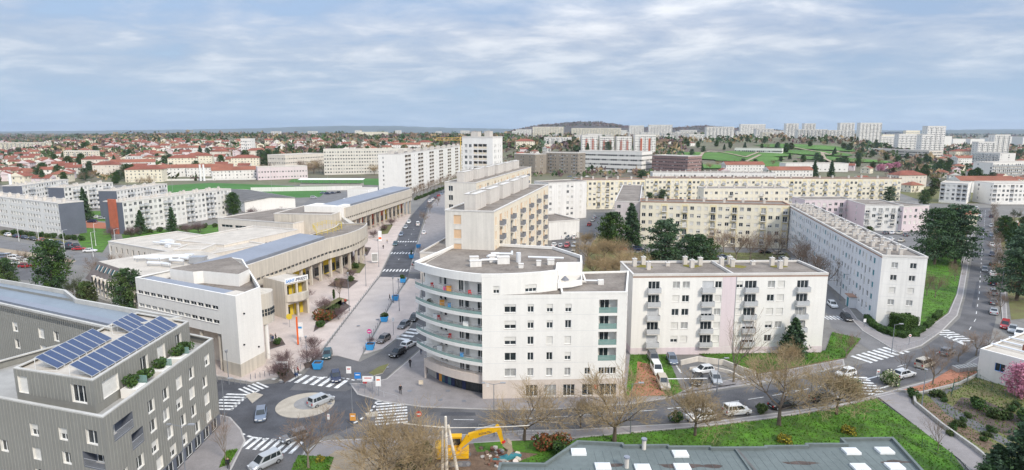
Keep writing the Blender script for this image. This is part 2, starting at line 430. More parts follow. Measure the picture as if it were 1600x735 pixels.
def wall_plane(mb, o, u, W, z0, z1, holes, m, reveal=None, z1b=None):
    """holes: (x0,x1,za,zb,depth); wall from o along u (left to right seen from outside)"""
    n = (u[1], -u[0]); reveal = reveal or m
    def P(x, z, d=0.0): return (o[0] + u[0] * x - n[0] * d, o[1] + u[1] * x - n[1] * d, z)
    xs = sorted({0.0, W} | {round(max(0, min(W, h[k])), 3) for h in holes for k in (0, 1)})
    zs = sorted({z0, z1} | {round(max(z0, min(z1, h[k])), 3) for h in holes for k in (2, 3)})
    hb = [(round(h[0], 3), round(h[1], 3), round(h[2], 3), round(h[3], 3)) for h in holes]
    for zi in range(len(zs) - 1):
        za, zb = zs[zi], zs[zi + 1]; zm = (za + zb) / 2
        row = [h for h in hb if h[2] < zm < h[3]]
        run = None
        for xi in range(len(xs) - 1):
            xm = (xs[xi] + xs[xi + 1]) / 2
            solid = not any(h[0] < xm < h[1] for h in row)
            if solid and run is None: run = xs[xi]
            if run is not None and (not solid or xi == len(xs) - 2):
                e = xs[xi + 1] if solid else xs[xi]
                if e > run: mb.face([P(run, za), P(e, za), P(e, zb), P(run, zb)], m)
                run = None
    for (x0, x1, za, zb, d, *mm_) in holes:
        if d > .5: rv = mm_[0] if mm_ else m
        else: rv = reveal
        mb.face([P(x0, za), P(x0, za, d), P(x0, zb, d), P(x0, zb)], rv)
        mb.face([P(x1, za, d), P(x1, za), P(x1, zb), P(x1, zb, d)], rv)
        mb.face([P(x0, za), P(x1, za), P(x1, za, d), P(x0, za, d)], rv)
        mb.face([P(x0, zb, d), P(x1, zb, d), P(x1, zb), P(x0, zb)], rv)
        if d > .5: mb.face([P(x0, za, d), P(x1, za, d), P(x1, zb, d), P(x0, zb, d)], rv)
def pick(rng, probs):
    t = rng.random() * sum(p for _, p in probs)
    for s_, p in probs:
        t -= p
        if t <= 0: return s_
    return probs[-1][0]
DEF = [('open', 5), ('cur', 2), ('half', 2), ('shut', 3)]
def facade(parent, mb, o, u, W, z0, z1, items, lod, wm, rng, acc=None, probs=DEF, frame='frame_white', shut='shutter', rail='bars', slab='coping', reveal=None, dep=.22, log=None):
    """items: (xc, z, w, h, kind[, state][, shutter]) kind w window / d french window + balcony / l loggia / n plain niche"""
    ang = math.atan2(u[1], u[0]); n = (u[1], -u[0]); holes = []
    def P(x, z, d): return (o[0] + u[0] * x - n[0] * d, o[1] + u[1] * x - n[1] * d, z)
    for it in items:
        x, z, w, h, k = it[:5]; st = it[5] if len(it) > 5 and it[5] else pick(rng, probs); sh = it[6] if len(it) > 6 and it[6] else shut
        if k == 'l':
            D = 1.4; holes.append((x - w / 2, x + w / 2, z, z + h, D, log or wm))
            dw = min(1.6, w * .6)
            window(parent, P(x - w * .12, z + .04, D - .04), ang, dw, min(2.1, h - .3), 'open' if st in ('shut', 'half') else st, lod, frame, sh, acc)
            if lod:
                r = MB(); railing(r, -w / 2 + .02, w / 2 - .02, 0.02, 0, rail, 1.0, False)
                key = ('lr', round(w, 2), rail)
                if key not in BAL: BAL[key] = r.mesh('railing')
                ob('railing', BAL[key], parent, P(x, z, .04), ang)
            else:
                b = MB(); b.box(-w / 2 + .02, -.01, 0, w / 2 - .02, .04, 1.0, 'rail_grey' if rail == 'bars' else rail)
                ca, sa = math.cos(ang), math.sin(ang); p = P(x, z, .04); i0 = len(acc.v)
                acc.v += [(p[0] + X * ca - Y * sa, p[1] + X * sa + Y * ca, p[2] + Z) for X, Y, Z in b.v]
                mm = [acc.mi(q) for q in b.names]; acc.f += [tuple(i0 + j for j in f) for f in b.f]; acc.m += [mm[q] for q in b.m]
            continue
        holes.append((x - w / 2, x + w / 2, z, z + h, dep))
        window(parent, P(x, z, dep - .02), ang, w, h, st, lod, frame, sh, acc)
        if k == 'd': balcony(parent, P(x, z - .02, 0), ang, w + .35, .95, rail, lod, slab, acc)
        if k == 'e': balcony(parent, P(x, z - .02, 0), ang, w + .1, .45, rail, lod, slab, acc)
    wall_plane(mb, o, u, W, z0, z1, holes, wm, reveal)
SIDES = {'f': ((0, 0), (1, 0)), 'r': ((1, 0), (0, 1)), 'b': ((1, 1), (-1, 0)), 'l': ((0, 1), (0, -1))}
def grid(xs, fz, w=1.3, h=1.35, kind='w', sill=.9): return [(x, z + sill, w, h, kind) for x in xs for z in fz]
def span(W, n, margin=1.6): return [margin + (W - 2 * margin) * i / max(1, n - 1) for i in range(n)]
def block(name, label, p0, p1, D, H, fac, wm='white_wall', lod=1, cat='apartment building', group=None, roof='roof_gravel', parapet=.45, cop='coping', chim=(), walls=None, rng=None, base=0.0, plinth=None, z=0.0, stack=('chimney', .9, 1.5), **kw):
    """flat-roofed slab; p0,p1 the front line left to right as seen from outside; fac: side -> items"""
    rng = rng or random.Random(hash_(label)); W = math.hypot(p1[0] - p0[0], p1[1] - p0[1]); ang = math.atan2(p1[1] - p0[1], p1[0] - p0[0])
    t = thing(name, label, cat, (p0[0], p0[1], z), ang, group)
    BUILT.extend((p0[0] + math.cos(ang) * W * f - math.sin(ang) * D / 2, p0[1] + math.sin(ang) * W * f + math.cos(ang) * D / 2, max(D, W / 3) + 6) for f in (.15, .5, .85))
    mb = MB(); acc = MB()
    for s_, ((fx, fy), u) in SIDES.items():
        wd = W if s_ in 'fb' else D
        facade(t, mb, (fx * W, fy * D), u, wd, base, H, fac.get(s_, []), lod, (walls or {}).get(s_, wm), rng, acc, **kw)
    if base > 0: mb.sheet([(0, 0), (W, 0), (W, D), (0, D)], base, wm)
    mb.build('wall', t)
    if acc.f: acc.build('windows', t, kind='stuff')
    if plinth:
        q = MB(); q.ring([(-.04, -.04), (W + .04, -.04), (W + .04, D + .04), (-.04, D + .04)], .035, 0, plinth[1], plinth[0]); q.build('plinth', t)
    r = MB(); r.box(.05, .05, H - .3, W - .05, D - .05, H - .06, roof); ro = r.build('roof', t)
    c = MB(); c.ring([(-.08, -.08), (W + .08, -.08), (W + .08, D + .08), (-.08, D + .08)], .38, H + .002, H + parapet, cop); c.build('parapet', ro)
    place_chimneys(ro, chim, H, stack)
    return t, W, D
CHIM = {}; BUILT = []
def place_chimneys(parent, chim, H, stack):
    for cxy in chim:
        x, y = cxy[:2]; sx, sy, sz = cxy[2:5] if len(cxy) > 2 else (stack[1] * .8, stack[1], stack[2])
        key = (sx, sy, sz)
        if key not in CHIM:
            b = MB(); b.box(-sx / 2, -sy / 2, 0, sx / 2, sy / 2, sz, 'chimney'); b.box(-sx / 2 - .08, -sy / 2 - .08, sz + .002, sx / 2 + .08, sy / 2 + .08, sz + .12, 'coping')
            n = max(1, int(max(sx, sy) / .7))
            for i in range(n):
                q = (i + .5) / n - .5
                b.tube((q * sx if sx >= sy else 0, q * sy if sy > sx else 0, sz + .12), (q * sx if sx >= sy else 0, q * sy if sy > sx else 0, sz + .45), .16, .13, 6, 'concrete_grey')
            CHIM[key] = b.mesh('chimney')
        ob('chimney', CHIM[key], parent, (x, y, H - .06))
def hash_(s):
    h = 7
    for ch in s: h = (h * 31 + ord(ch)) % 1000003
    return h
# ------------------------------------------------------------------ the ground, roads and pavements
def GP(pts, z=0.0): return [G(x, y, z) for x, y in pts]
def ground():
    ys = [-60, 0, 60, 120, 250, 400] + [520 + 45 * i for i in range(60)] + [3400, 3900, 4500, 6000, 9000, 15000, 30000, 60000]
    na = 56; vs = []; fs = []
    for y in ys:
        for i in range(na + 1):
            a = -1.5 + 3.0 * i / na; x = a * (max(y, 0) + 420)
            vs.append((x, y, terr(x, y) - .06))
    for j in range(len(ys) - 1):
        for i in range(na):
            k = j * (na + 1) + i; fs.append((k, k + 1, k + na + 2, k + na + 1))
    b = MB(); b.faces(vs, fs, 'terrain'); b.build('ground', kind='structure', smooth=True)
ground()
def sheet(name, pts, z, m, px=True):
    b = MB(); b.sheet(GP(pts) if px else pts, z, m); return b.build(name, kind='structure')
def slab(name, pts, z, m, px=True, k='kerb'):
    b = MB(); P = GP(pts) if px else pts; b.prism(P, -.02, z, k, top=m, bot=False)
    if m in ('pavement', 'paving_pink'): b.ring(P, .22, z, z + .006, 'kerb')
    return b.build(name, kind='structure')
sheet('town_ground', [(-330, 30), (420, 30), (520, 515), (-450, 515)], -.02, 'yard', False)
RC = (-34.4, 95.0)
def circ(c, r, n=48, a0=0, a1=360): return [(c[0] + r * math.cos(R(a0 + (a1 - a0) * i / n)), c[1] + r * math.sin(R(a0 + (a1 - a0) * i / n))) for i in range(n)]
# asphalt
sheet('east_road', [(560, 608), (600, 626), (660, 634), (760, 639), (860, 639), (960, 632), (1060, 622), (1150, 608), (1250, 592), (1330, 573), (1400, 556), (1440, 545), (1474, 522), (1500, 497), (1509, 463), (1516, 420), (1524, 370), (1531, 325), (1549, 325), (1549, 370), (1549, 400), (1553, 450), (1556, 500), (1548, 530), (1530, 553), (1500, 571), (1460, 590), (1400, 606), (1340, 623), (1285, 634), (1200, 646), (1100, 659), (1000, 664), (900, 670), (800, 672), (700, 680), (600, 682), (540, 686), (500, 660)], .012, 'asphalt_old')
b = MB(); b.sheet(circ(RC, 12.3), .02, 'asphalt'); b.build('roundabout_road', kind='structure')
sheet('south_road', [(378, 664), (420, 680), (480, 676), (492, 690), (474, 704), (452, 745), (430, 790), (330, 790), (356, 738), (374, 700), (380, 690), (370, 672)], .016, 'asphalt_old')
sheet('west_road', [(200, 592), (345, 594), (395, 602), (450, 598), (430, 660), (375, 665), (352, 650), (330, 643), (200, 640)], .008, 'asphalt')
sheet('side_street', [(452, 610), (470, 592), (497, 558), (527, 557), (562, 566), (600, 547), (640, 517), (655, 490), (662, 437), (704, 437), (692, 500), (652, 548), (602, 592), (560, 603), (540, 612)], .024, 'asphalt_old')
sheet('paved_street', [(499, 557), (545, 495), (594, 433), (637, 434), (612, 472), (566, 553), (560, 565), (527, 556)], .032, 'paving_street')
sheet('main_street', [(594, 433), (612, 395), (631, 356), (645, 335), (658, 320), (680, 298), (708, 282), (716, 282), (692, 299), (668, 325), (658, 356), (646, 395), (637, 434)], .028, 'asphalt')
sheet('main_street_junction', [(630, 446), (640, 428), (706, 428), (706, 446)], .036, 'asphalt_old')
sheet('back_street', [(1372, 556), (1340, 535), (1300, 512), (1288, 480), (1252, 440), (1236, 404), (960, 404), (925, 440), (905, 400), (905, 345), (935, 336), (962, 336), (962, 385), (1250, 385), (1290, 445), (1320, 482), (1345, 515), (1400, 542), (1440, 546)], .01, 'asphalt_pale')
sheet('car_park', [(862, 436), (862, 368), (905, 366), (905, 440)], .016, 'asphalt_old')
sheet('left_avenue', [(-120, 358), (0, 374), (100, 391), (180, 405), (300, 405), (420, 372), (440, 380), (300, 425), (150, 418), (60, 407), (0, 396), (-120, 380)], .012, 'asphalt_pale')
sheet('left_car_park', [(-60, 398), (0, 398), (70, 410), (110, 425), (60, 440), (-60, 428)], .006, 'asphalt_old')
sheet('stadium_access', [(470, 322), (500, 300), (600, 300), (600, 318), (560, 330), (480, 335)], .008, 'asphalt_pale')
sheet('residents_car_park', [(1340, 372), (1360, 345), (1440, 352), (1452, 378), (1420, 392), (1372, 388)], .009, 'asphalt_pale')
b = MB()
for k in range(40):                                          # the road that climbs away at the far right
    pa = GT(1447 + 28 * k / 40 * 1.0, 292 - 34 * k / 40); pb = GT(1447 + 28 * (k + 1) / 40, 292 - 34 * (k + 1) / 40)
    b.face([(pa[0], pa[1], pa[2] + .3), (pa[0] + 8, pa[1], pa[2] + .3), (pb[0] + 8, pb[1], pb[2] + .3), (pb[0], pb[1], pb[2] + .3)], 'asphalt_pale')
b.build('hill_road', kind='structure')
# pavements and plazas (raised, with kerbs)
slab('plaza', [(200, 586), (335, 588), (392, 598), (438, 590), (472, 580), (496, 556), (545, 493), (592, 433), (610, 395), (629, 356), (643, 335), (560, 330), (470, 385), (330, 470), (200, 560)], .12, 'paving_pink')
slab('street_square', [(568, 554), (614, 472), (639, 436), (660, 437), (653, 490), (638, 516), (598, 546)], .12, 'paving_pink')
slab('corner_pavement', [(546, 600), (558, 617), (600, 629), (660, 637), (760, 641), (860, 641), (980, 633), (1040, 624), (1050, 610), (1000, 560), (985, 520), (700, 500), (694, 503), (654, 550), (604, 593), (566, 600)], .12, 'pavement')
slab('street_pavement', [(639, 426), (648, 395), (661, 356), (670, 326), (693, 300), (712, 288), (740, 288), (720, 330), (720, 426)], .12, 'pavement')
slab('gray_house_pavement', [(337, 648), (360, 653), (377, 672), (384, 690), (378, 702), (359, 740), (335, 790), (180, 790), (300, 690)], .12, 'pavement')
slab('crossing_pavement', [(484, 703), (500, 690), (545, 688), (620, 684), (710, 681), (810, 674), (905, 672), (1005, 666), (1105, 661), (1205, 648), (1290, 636), (1345, 625), (1405, 608), (1465, 592), (1504, 573), (1534, 555), (1552, 532), (1568, 540), (1540, 570), (1490, 592), (1420, 612), (1370, 622), (1290, 640), (1200, 655), (1100, 667), (1000, 676), (905, 685), (800, 690), (700, 697), (640, 706), (560, 790), (430, 790), (456, 745), (476, 706)], .12, 'pavement')
slab('hedge_pavement', [(1404, 552), (1440, 541), (1471, 519), (1496, 494), (1505, 463), (1512, 420), (1520, 370), (1527, 325), (1522, 325), (1513, 370), (1503, 420), (1495, 460), (1482, 490), (1455, 510), (1425, 528), (1380, 524), (1340, 500), (1325, 480), (1316, 484), (1348, 518)], .12, 'pavement')
slab('north_pavement', [(1046, 622), (1060, 619), (1150, 605), (1250, 589), (1320, 572), (1318, 562), (1240, 577), (1150, 592), (1080, 606)], .12, 'pavement')
slab('avenue_pavement', [(1554, 350), (1558, 400), (1562, 450), (1566, 500), (1574, 500), (1571, 450), (1566, 400), (1561, 350)], .12, 'pavement')
# lawns, beds and bare ground
slab('front_lawn', [(780, 735), (905, 686), (1000, 678), (1100, 669), (1200, 657), (1290, 643), (1370, 624), (1420, 660), (1480, 700), (1540, 780), (780, 790)], .15, 'lawn', k='earth')
sheet('park_path', [(1372, 622), (1420, 611), (1424, 632), (1470, 670), (1530, 708), (1590, 760), (1560, 790), (1500, 720), (1432, 668)], .166, 'pavement')
slab('garden_ground', [(1424, 611), (1440, 606), (1500, 590), (1540, 572), (1600, 600), (1700, 640), (1700, 790), (1600, 790), (1470, 668), (1427, 632)], .14, 'lawn_dry', k='earth')
sheet('red_gravel_bed', [(1400, 613), (1450, 600), (1482, 580), (1500, 573), (1530, 583), (1500, 596), (1440, 615)], .158, 'red_gravel')
sheet('garden_path', [(1448, 618), (1500, 603), (1504, 606), (1466, 622), (1500, 645), (1560, 680), (1600, 705), (1594, 710), (1540, 682), (1480, 650)], .156, 'asphalt_old')
sheet('garden_bed', [(1486, 640), (1502, 622), (1540, 628), (1600, 655), (1640, 690), (1590, 690), (1540, 668)], .152, 'mulch')
sheet('garden_bed', [(1436, 632), (1460, 630), (1500, 660), (1560, 700), (1545, 706), (1480, 668)], .150, 'earth')
sheet('avenue_median', [(-80, 384), (0, 388), (70, 398), (120, 408), (110, 412), (60, 404), (0, 394), (-80, 390)], .03, 'sand')
sheet('avenue_verge', [(-80, 364), (0, 368), (100, 384), (125, 388), (120, 384), (98, 375), (0, 360), (-80, 352)], .03, 'lawn_dry')
sheet('asphalt_patch', [(690, 644), (742, 645), (744, 650), (688, 650)], .02, 'asphalt')
sheet('asphalt_patch', [(905, 647), (1010, 639), (1012, 644), (908, 653)], .02, 'asphalt_pale')
sheet('asphalt_patch', [(1180, 614), (1250, 602), (1254, 607), (1182, 620)], .02, 'asphalt')
sheet('asphalt_patch', [(1518, 480), (1526, 440), (1530, 440), (1524, 482)], .02, 'asphalt')
for mx, my in ((640, 612), (688, 626), (725, 628), (700, 612), (605, 575), (440, 598), (515, 632), (838, 634), (1052, 644), (1250, 648), (1435, 578), (590, 500), (560, 510), (535, 690)):
    b = MB(); c_ = G(mx, my); b.prism(circ((0, 0), .42, 14), 0, .02, 'rail_dark', bot=False); b.build('manhole_cover', loc=(c_[0], c_[1], .045 if my > 632 or mx > 1000 else .125), kind='structure')
slab('demolition_ground', [(560, 790), (640, 708), (700, 697), (800, 690), (862, 688), (850, 735), (800, 790)], .14, 'earth', k='earth')
sheet('sand_path', [(470, 790), (500, 722), (525, 706), (640, 700), (610, 740), (560, 790)], .135, 'sand')
sheet('demolition_grass', [(740, 694), (800, 691), (862, 689), (850, 712), (790, 706), (745, 708)], .16, 'lawn')
sheet('b_side_lawn', [(985, 552), (1040, 552), (1048, 570), (1066, 612), (1052, 620), (978, 620)], .134, 'lawn')
sheet('red_path', [(996, 566), (1014, 570), (1022, 585), (1040, 619), (982, 621), (994, 595)], .14, 'red_gravel')
slab('parking_court', [(1020, 562), (1090, 562), (1150, 592), (1145, 604), (1062, 616)], .10, 'asphalt_pale')
slab('ramp_lawn', [(1090, 553), (1150, 551), (1290, 549), (1300, 520), (1345, 530), (1320, 560), (1240, 575), (1180, 585), (1130, 570)], .14, 'lawn', k='earth')
slab('hedge_lawn', [(1380, 512), (1438, 504), (1440, 420), (1450, 380), (1500, 375), (1502, 420), (1494, 460), (1480, 490), (1454, 508), (1425, 524)], .10, 'lawn', k='earth')
sheet('courtyard_earth', [(905, 438), (925, 380), (955, 345), (962, 395), (1230, 395), (1240, 412), (990, 420), (960, 440)], .02, 'lawn_dry')
sheet('avenue_lawn', [(1450, 376), (1462, 330), (1500, 322), (1518, 330), (1508, 380), (1502, 400), (1470, 408)], .03, 'lawn_dry')
sheet('right_gardens', [(1564, 380), (1560, 340), (1640, 340), (1680, 420), (1680, 490), (1580, 500), (1572, 440)], .02, 'lawn_dry')
sheet('right_gardens', [(1452, 318), (1400, 300), (1400, 288), (1445, 290), (1530, 300), (1530, 318)], .02, 'lawn_dry')
sheet('courtyard_lawn', [(862, 366), (905, 364), (905, 340), (862, 342)], .012, 'asphalt_pale')
slab('wedge_lawn', [(342, 733), (354, 706), (372, 704), (358, 728)], .16, 'lawn', k='kerb')
slab('corner_flowerbed', [(456, 735), (466, 713), (522, 716), (512, 745), (450, 760)], .17, 'lawn', k='kerb')
sheet('block_lawn', [(120, 372), (135, 352), (168, 352), (175, 372), (160, 395), (130, 392)], .02, 'lawn')
sheet('red_court', [(130, 356), (131, 345), (168, 349), (168, 358)], .04, 'court_red')
sheet('block_lawn', [(132, 344), (135, 330), (175, 330), (175, 347)], .02, 'lawn')
sheet('block_lawn', [(190, 366), (360, 348), (400, 352), (300, 372), (240, 392), (195, 385)], .014, 'lawn')
sheet('playing_field', [(258, 306), (262, 290), (330, 286), (462, 291), (420, 300), (360, 306)], .05, 'field')
sheet('playing_field', [(372, 300), (458, 292), (520, 290), (500, 308), (380, 312)], .03, 'field')
sheet('football_pitch', [(450, 285), (462, 276), (590, 276), (600, 290)], .05, 'field')
# roundabout island
isl = thing('roundabout_island', 'round pale stone island in the middle of the roundabout', 'traffic island', (RC[0], RC[1], 0))
b = MB(); b.prism(circ((0, 0), 4.7, 40), 0, .13, 'kerb', top='island_stone', bot=False); b.build('rim', isl)
b = MB(); b.prism(circ((.5, .6), 2.5, 32), .1301, .17, 'kerb', top='island_grey', bot=False); b.build('centre_disc', isl)
# ------------------------------------------------------------------ painted markings
MK = [0]
def marking(name, quads, z):
    b = MB()
    for q in quads: b.sheet(q, z, 'paint_line')
    return b.build(name, kind='structure')
def zebra(px_a, px_b, n, length, z=.05, frac=.5):            # bars spread from a to b (picture points of the bar centres), bars perpendicular
    a = Vector(G(*px_a)); c = Vector(G(*px_b)); d = (c - a); W = d.length / (n - 1) if n > 1 else 1; d.normalize(); q = Vector((-d.y, d.x))
    root = ob('zebra_crossing', None, None, (a.x, a.y, z), kind='structure')
    hw = W * frac / 2; hl = length / 2
    bb = MB(); bb.face([(*( -d * hw - q * hl), 0), (*(d * hw - q * hl), 0), (*(d * hw + q * hl), 0), (*(-d * hw + q * hl), 0)], 'paint_line'); me = bb.mesh('stripe')
    for i in range(n): ob('stripe', me, root, (d.x * W * i, d.y * W * i, 0))
zebra((436, 588), (533, 601), 9, 3.6, .052)
zebra((386, 692), (463, 700), 8, 3.4)
zebra((345, 640), (372, 617), 6, 4.2)
zebra((382, 612), (410, 602), 5, 3.6)
zebra((612, 626), (612, 662), 9, 5.0)
zebra((600, 423), (636, 423), 8, 3.4)
zebra((612, 396), (644, 396), 8, 3.0)
zebra((622, 378), (650, 378), 8, 2.6)
zebra((641, 440), (700, 440), 9, 3.0, .056)
zebra((628, 530), (650, 516), 4, 3.4)
zebra((1346, 562), (1404, 546), 8, 4.2)
zebra((1333, 590), (1362, 616), 7, 5.0)
zebra((1469, 517), (1506, 533), 6, 4.6)
zebra((1290, 497), (1312, 497), 5, 3.0)
def dashes(name, pts, n, ln, wd=.16, z=.05, px=True):
    P = [Vector(p) for p in (GP(pts) if px else pts)]
    seg = [(b_ - a_).length for a_, b_ in zip(P, P[1:])]; tot = sum(seg); qs = []
    for i in range(n):
        s0 = tot * (i + .5) / n - ln / 2
        for a_, b_, l in zip(P, P[1:], seg):
            if s0 <= l:
                d = (b_ - a_).normalized(); q = Vector((-d.y, d.x)) * wd / 2; p = a_ + d * max(0, s0); e = a_ + d * (max(0, s0) + ln)
                qs.append([tuple(p - q), tuple(e - q), tuple(e + q), tuple(p + q)]); break
            s0 -= l
    return marking(name, qs, z)
dashes('centre_line', [(700, 656), (760, 657), (856, 653), (1000, 643), (1120, 632), (1200, 620), (1290, 603), (1330, 592)], 15, 3.2)
dashes('centre_line', [(1392, 577), (1440, 562), (1480, 545)], 3, 3.0)
dashes('centre_line', [(1512, 520), (1524, 500), (1530, 460), (1534, 400), (1538, 350), (1540, 328)], 34, 3.0)
dashes('centre_line', [(620, 412), (640, 372), (656, 340), (676, 308)], 16, 2.5)
for a0, a1, n in ((15, -35, 7), (60, 105, 8), (150, 190, 7), (235, 290, 8)):
    dashes('give_way_line', [(RC[0] + 11.6 * math.cos(R(a0 + (a1 - a0) * i / 12)), RC[1] + 11.6 * math.sin(R(a0 + (a1 - a0) * i / 12))) for i in range(13)], n, .75, .4, .05, False)
marking('stop_line', [GP([(1480, 524), (1510, 538), (1508, 541), (1478, 527)])], .05)
marking('bay_line', [GP([(1053, 568), (1055, 568), (1066, 584), (1063, 584)]), GP([(1150, 602), (1062, 616), (1062, 615), (1148, 601)])], .12)
marking('edge_line', [GP([(1390, 583), (1330, 598), (1330, 600), (1388, 585)]), GP([(1396, 600), (1362, 611), (1362, 613), (1397, 602)])], .05)
# splitter islands
for nm, pts in (('splitter_island', [(383, 619), (398, 614), (411, 618), (394, 631)]), ('splitter_island', [(570, 647), (588, 644), (592, 650), (574, 653)])):
    slab(nm, pts, .13, 'island_stone')
# kerb-side tree bed by the side street
slab('verge_bed', [(576, 584), (592, 574), (608, 569), (598, 584), (584, 588)], .15, 'lawn_dry')
# ------------------------------------------------------------------ the near buildings
def shifted(b, o):
    b.v = [(x - o[0], y - o[1], z) for x, y, z in b.v]; return b
def offset(path, t):                                         # parallel path, t to the left of travel
    out = []
    for i, p in enumerate(path):
        a = Vector(path[max(0, i - 1)]); c = Vector(path[min(len(path) - 1, i + 1)]); d = (c - a).normalized()
        out.append((p[0] - d.y * t, p[1] + d.x * t))
    return out
def band(mb, outer, inner, z0, z1, m, top=None):             # solid strip between two parallel paths
    mb.prism(list(outer) + list(inner)[::-1], z0, z1, m, top=top)
def ribs(mb, o, u, W, z0, z1, holes, step, m, t=.035):
    n = (u[1], -u[0]); k = int(W / step)
    for i in range(1, k):
        x = W * i / k; cuts = sorted((h[2] - .03, h[3] + .03) for h in holes if h[0] - .06 < x < h[1] + .06); z = z0
        for a, b in cuts + [(z1, z1)]:
            if a - z > .15:
                vs = []
                for zz in (z, a):
                    for dx, dn in ((-.02, -.002), (.02, -.002), (.02, t), (-.02, t)):
                        vs.append((o[0] + u[0] * (x + dx) + n[0] * dn, o[1] + u[1] * (x + dx) + n[1] * dn, zz))
                mb.faces(vs, [(2, 3, 7, 6), (1, 2, 6, 5), (3, 0, 4, 7)], m)
            z = max(z, b)
def arc3(p, q, r, n):
    ax, ay, bx, by, cx_, cy_ = *p, *q, *r
    d = 2 * (ax * (by - cy_) + bx * (cy_ - ay) + cx_ * (ay - by))
    ux = ((ax * ax + ay * ay) * (by - cy_) + (bx * bx + by * by) * (cy_ - ay) + (cx_ * cx_ + cy_ * cy_) * (ay - by)) / d
    uy = ((ax * ax + ay * ay) * (cx_ - bx) + (bx * bx + by * by) * (ax - cx_) + (cx_ * cx_ + cy_ * cy_) * (bx - ax)) / d
    a0 = math.atan2(ay - uy, ax - ux); a1 = math.atan2(cy_ - uy, cx_ - ux)
    while a1 < a0 - math.pi: a1 += 2 * math.pi
    while a1 > a0 + math.pi: a1 -= 2 * math.pi
    r_ = math.hypot(ax - ux, ay - uy)
    return [(ux + r_ * math.cos(a0 + (a1 - a0) * i / n), uy + r_ * math.sin(a0 + (a1 - a0) * i / n)) for i in range(n + 1)]

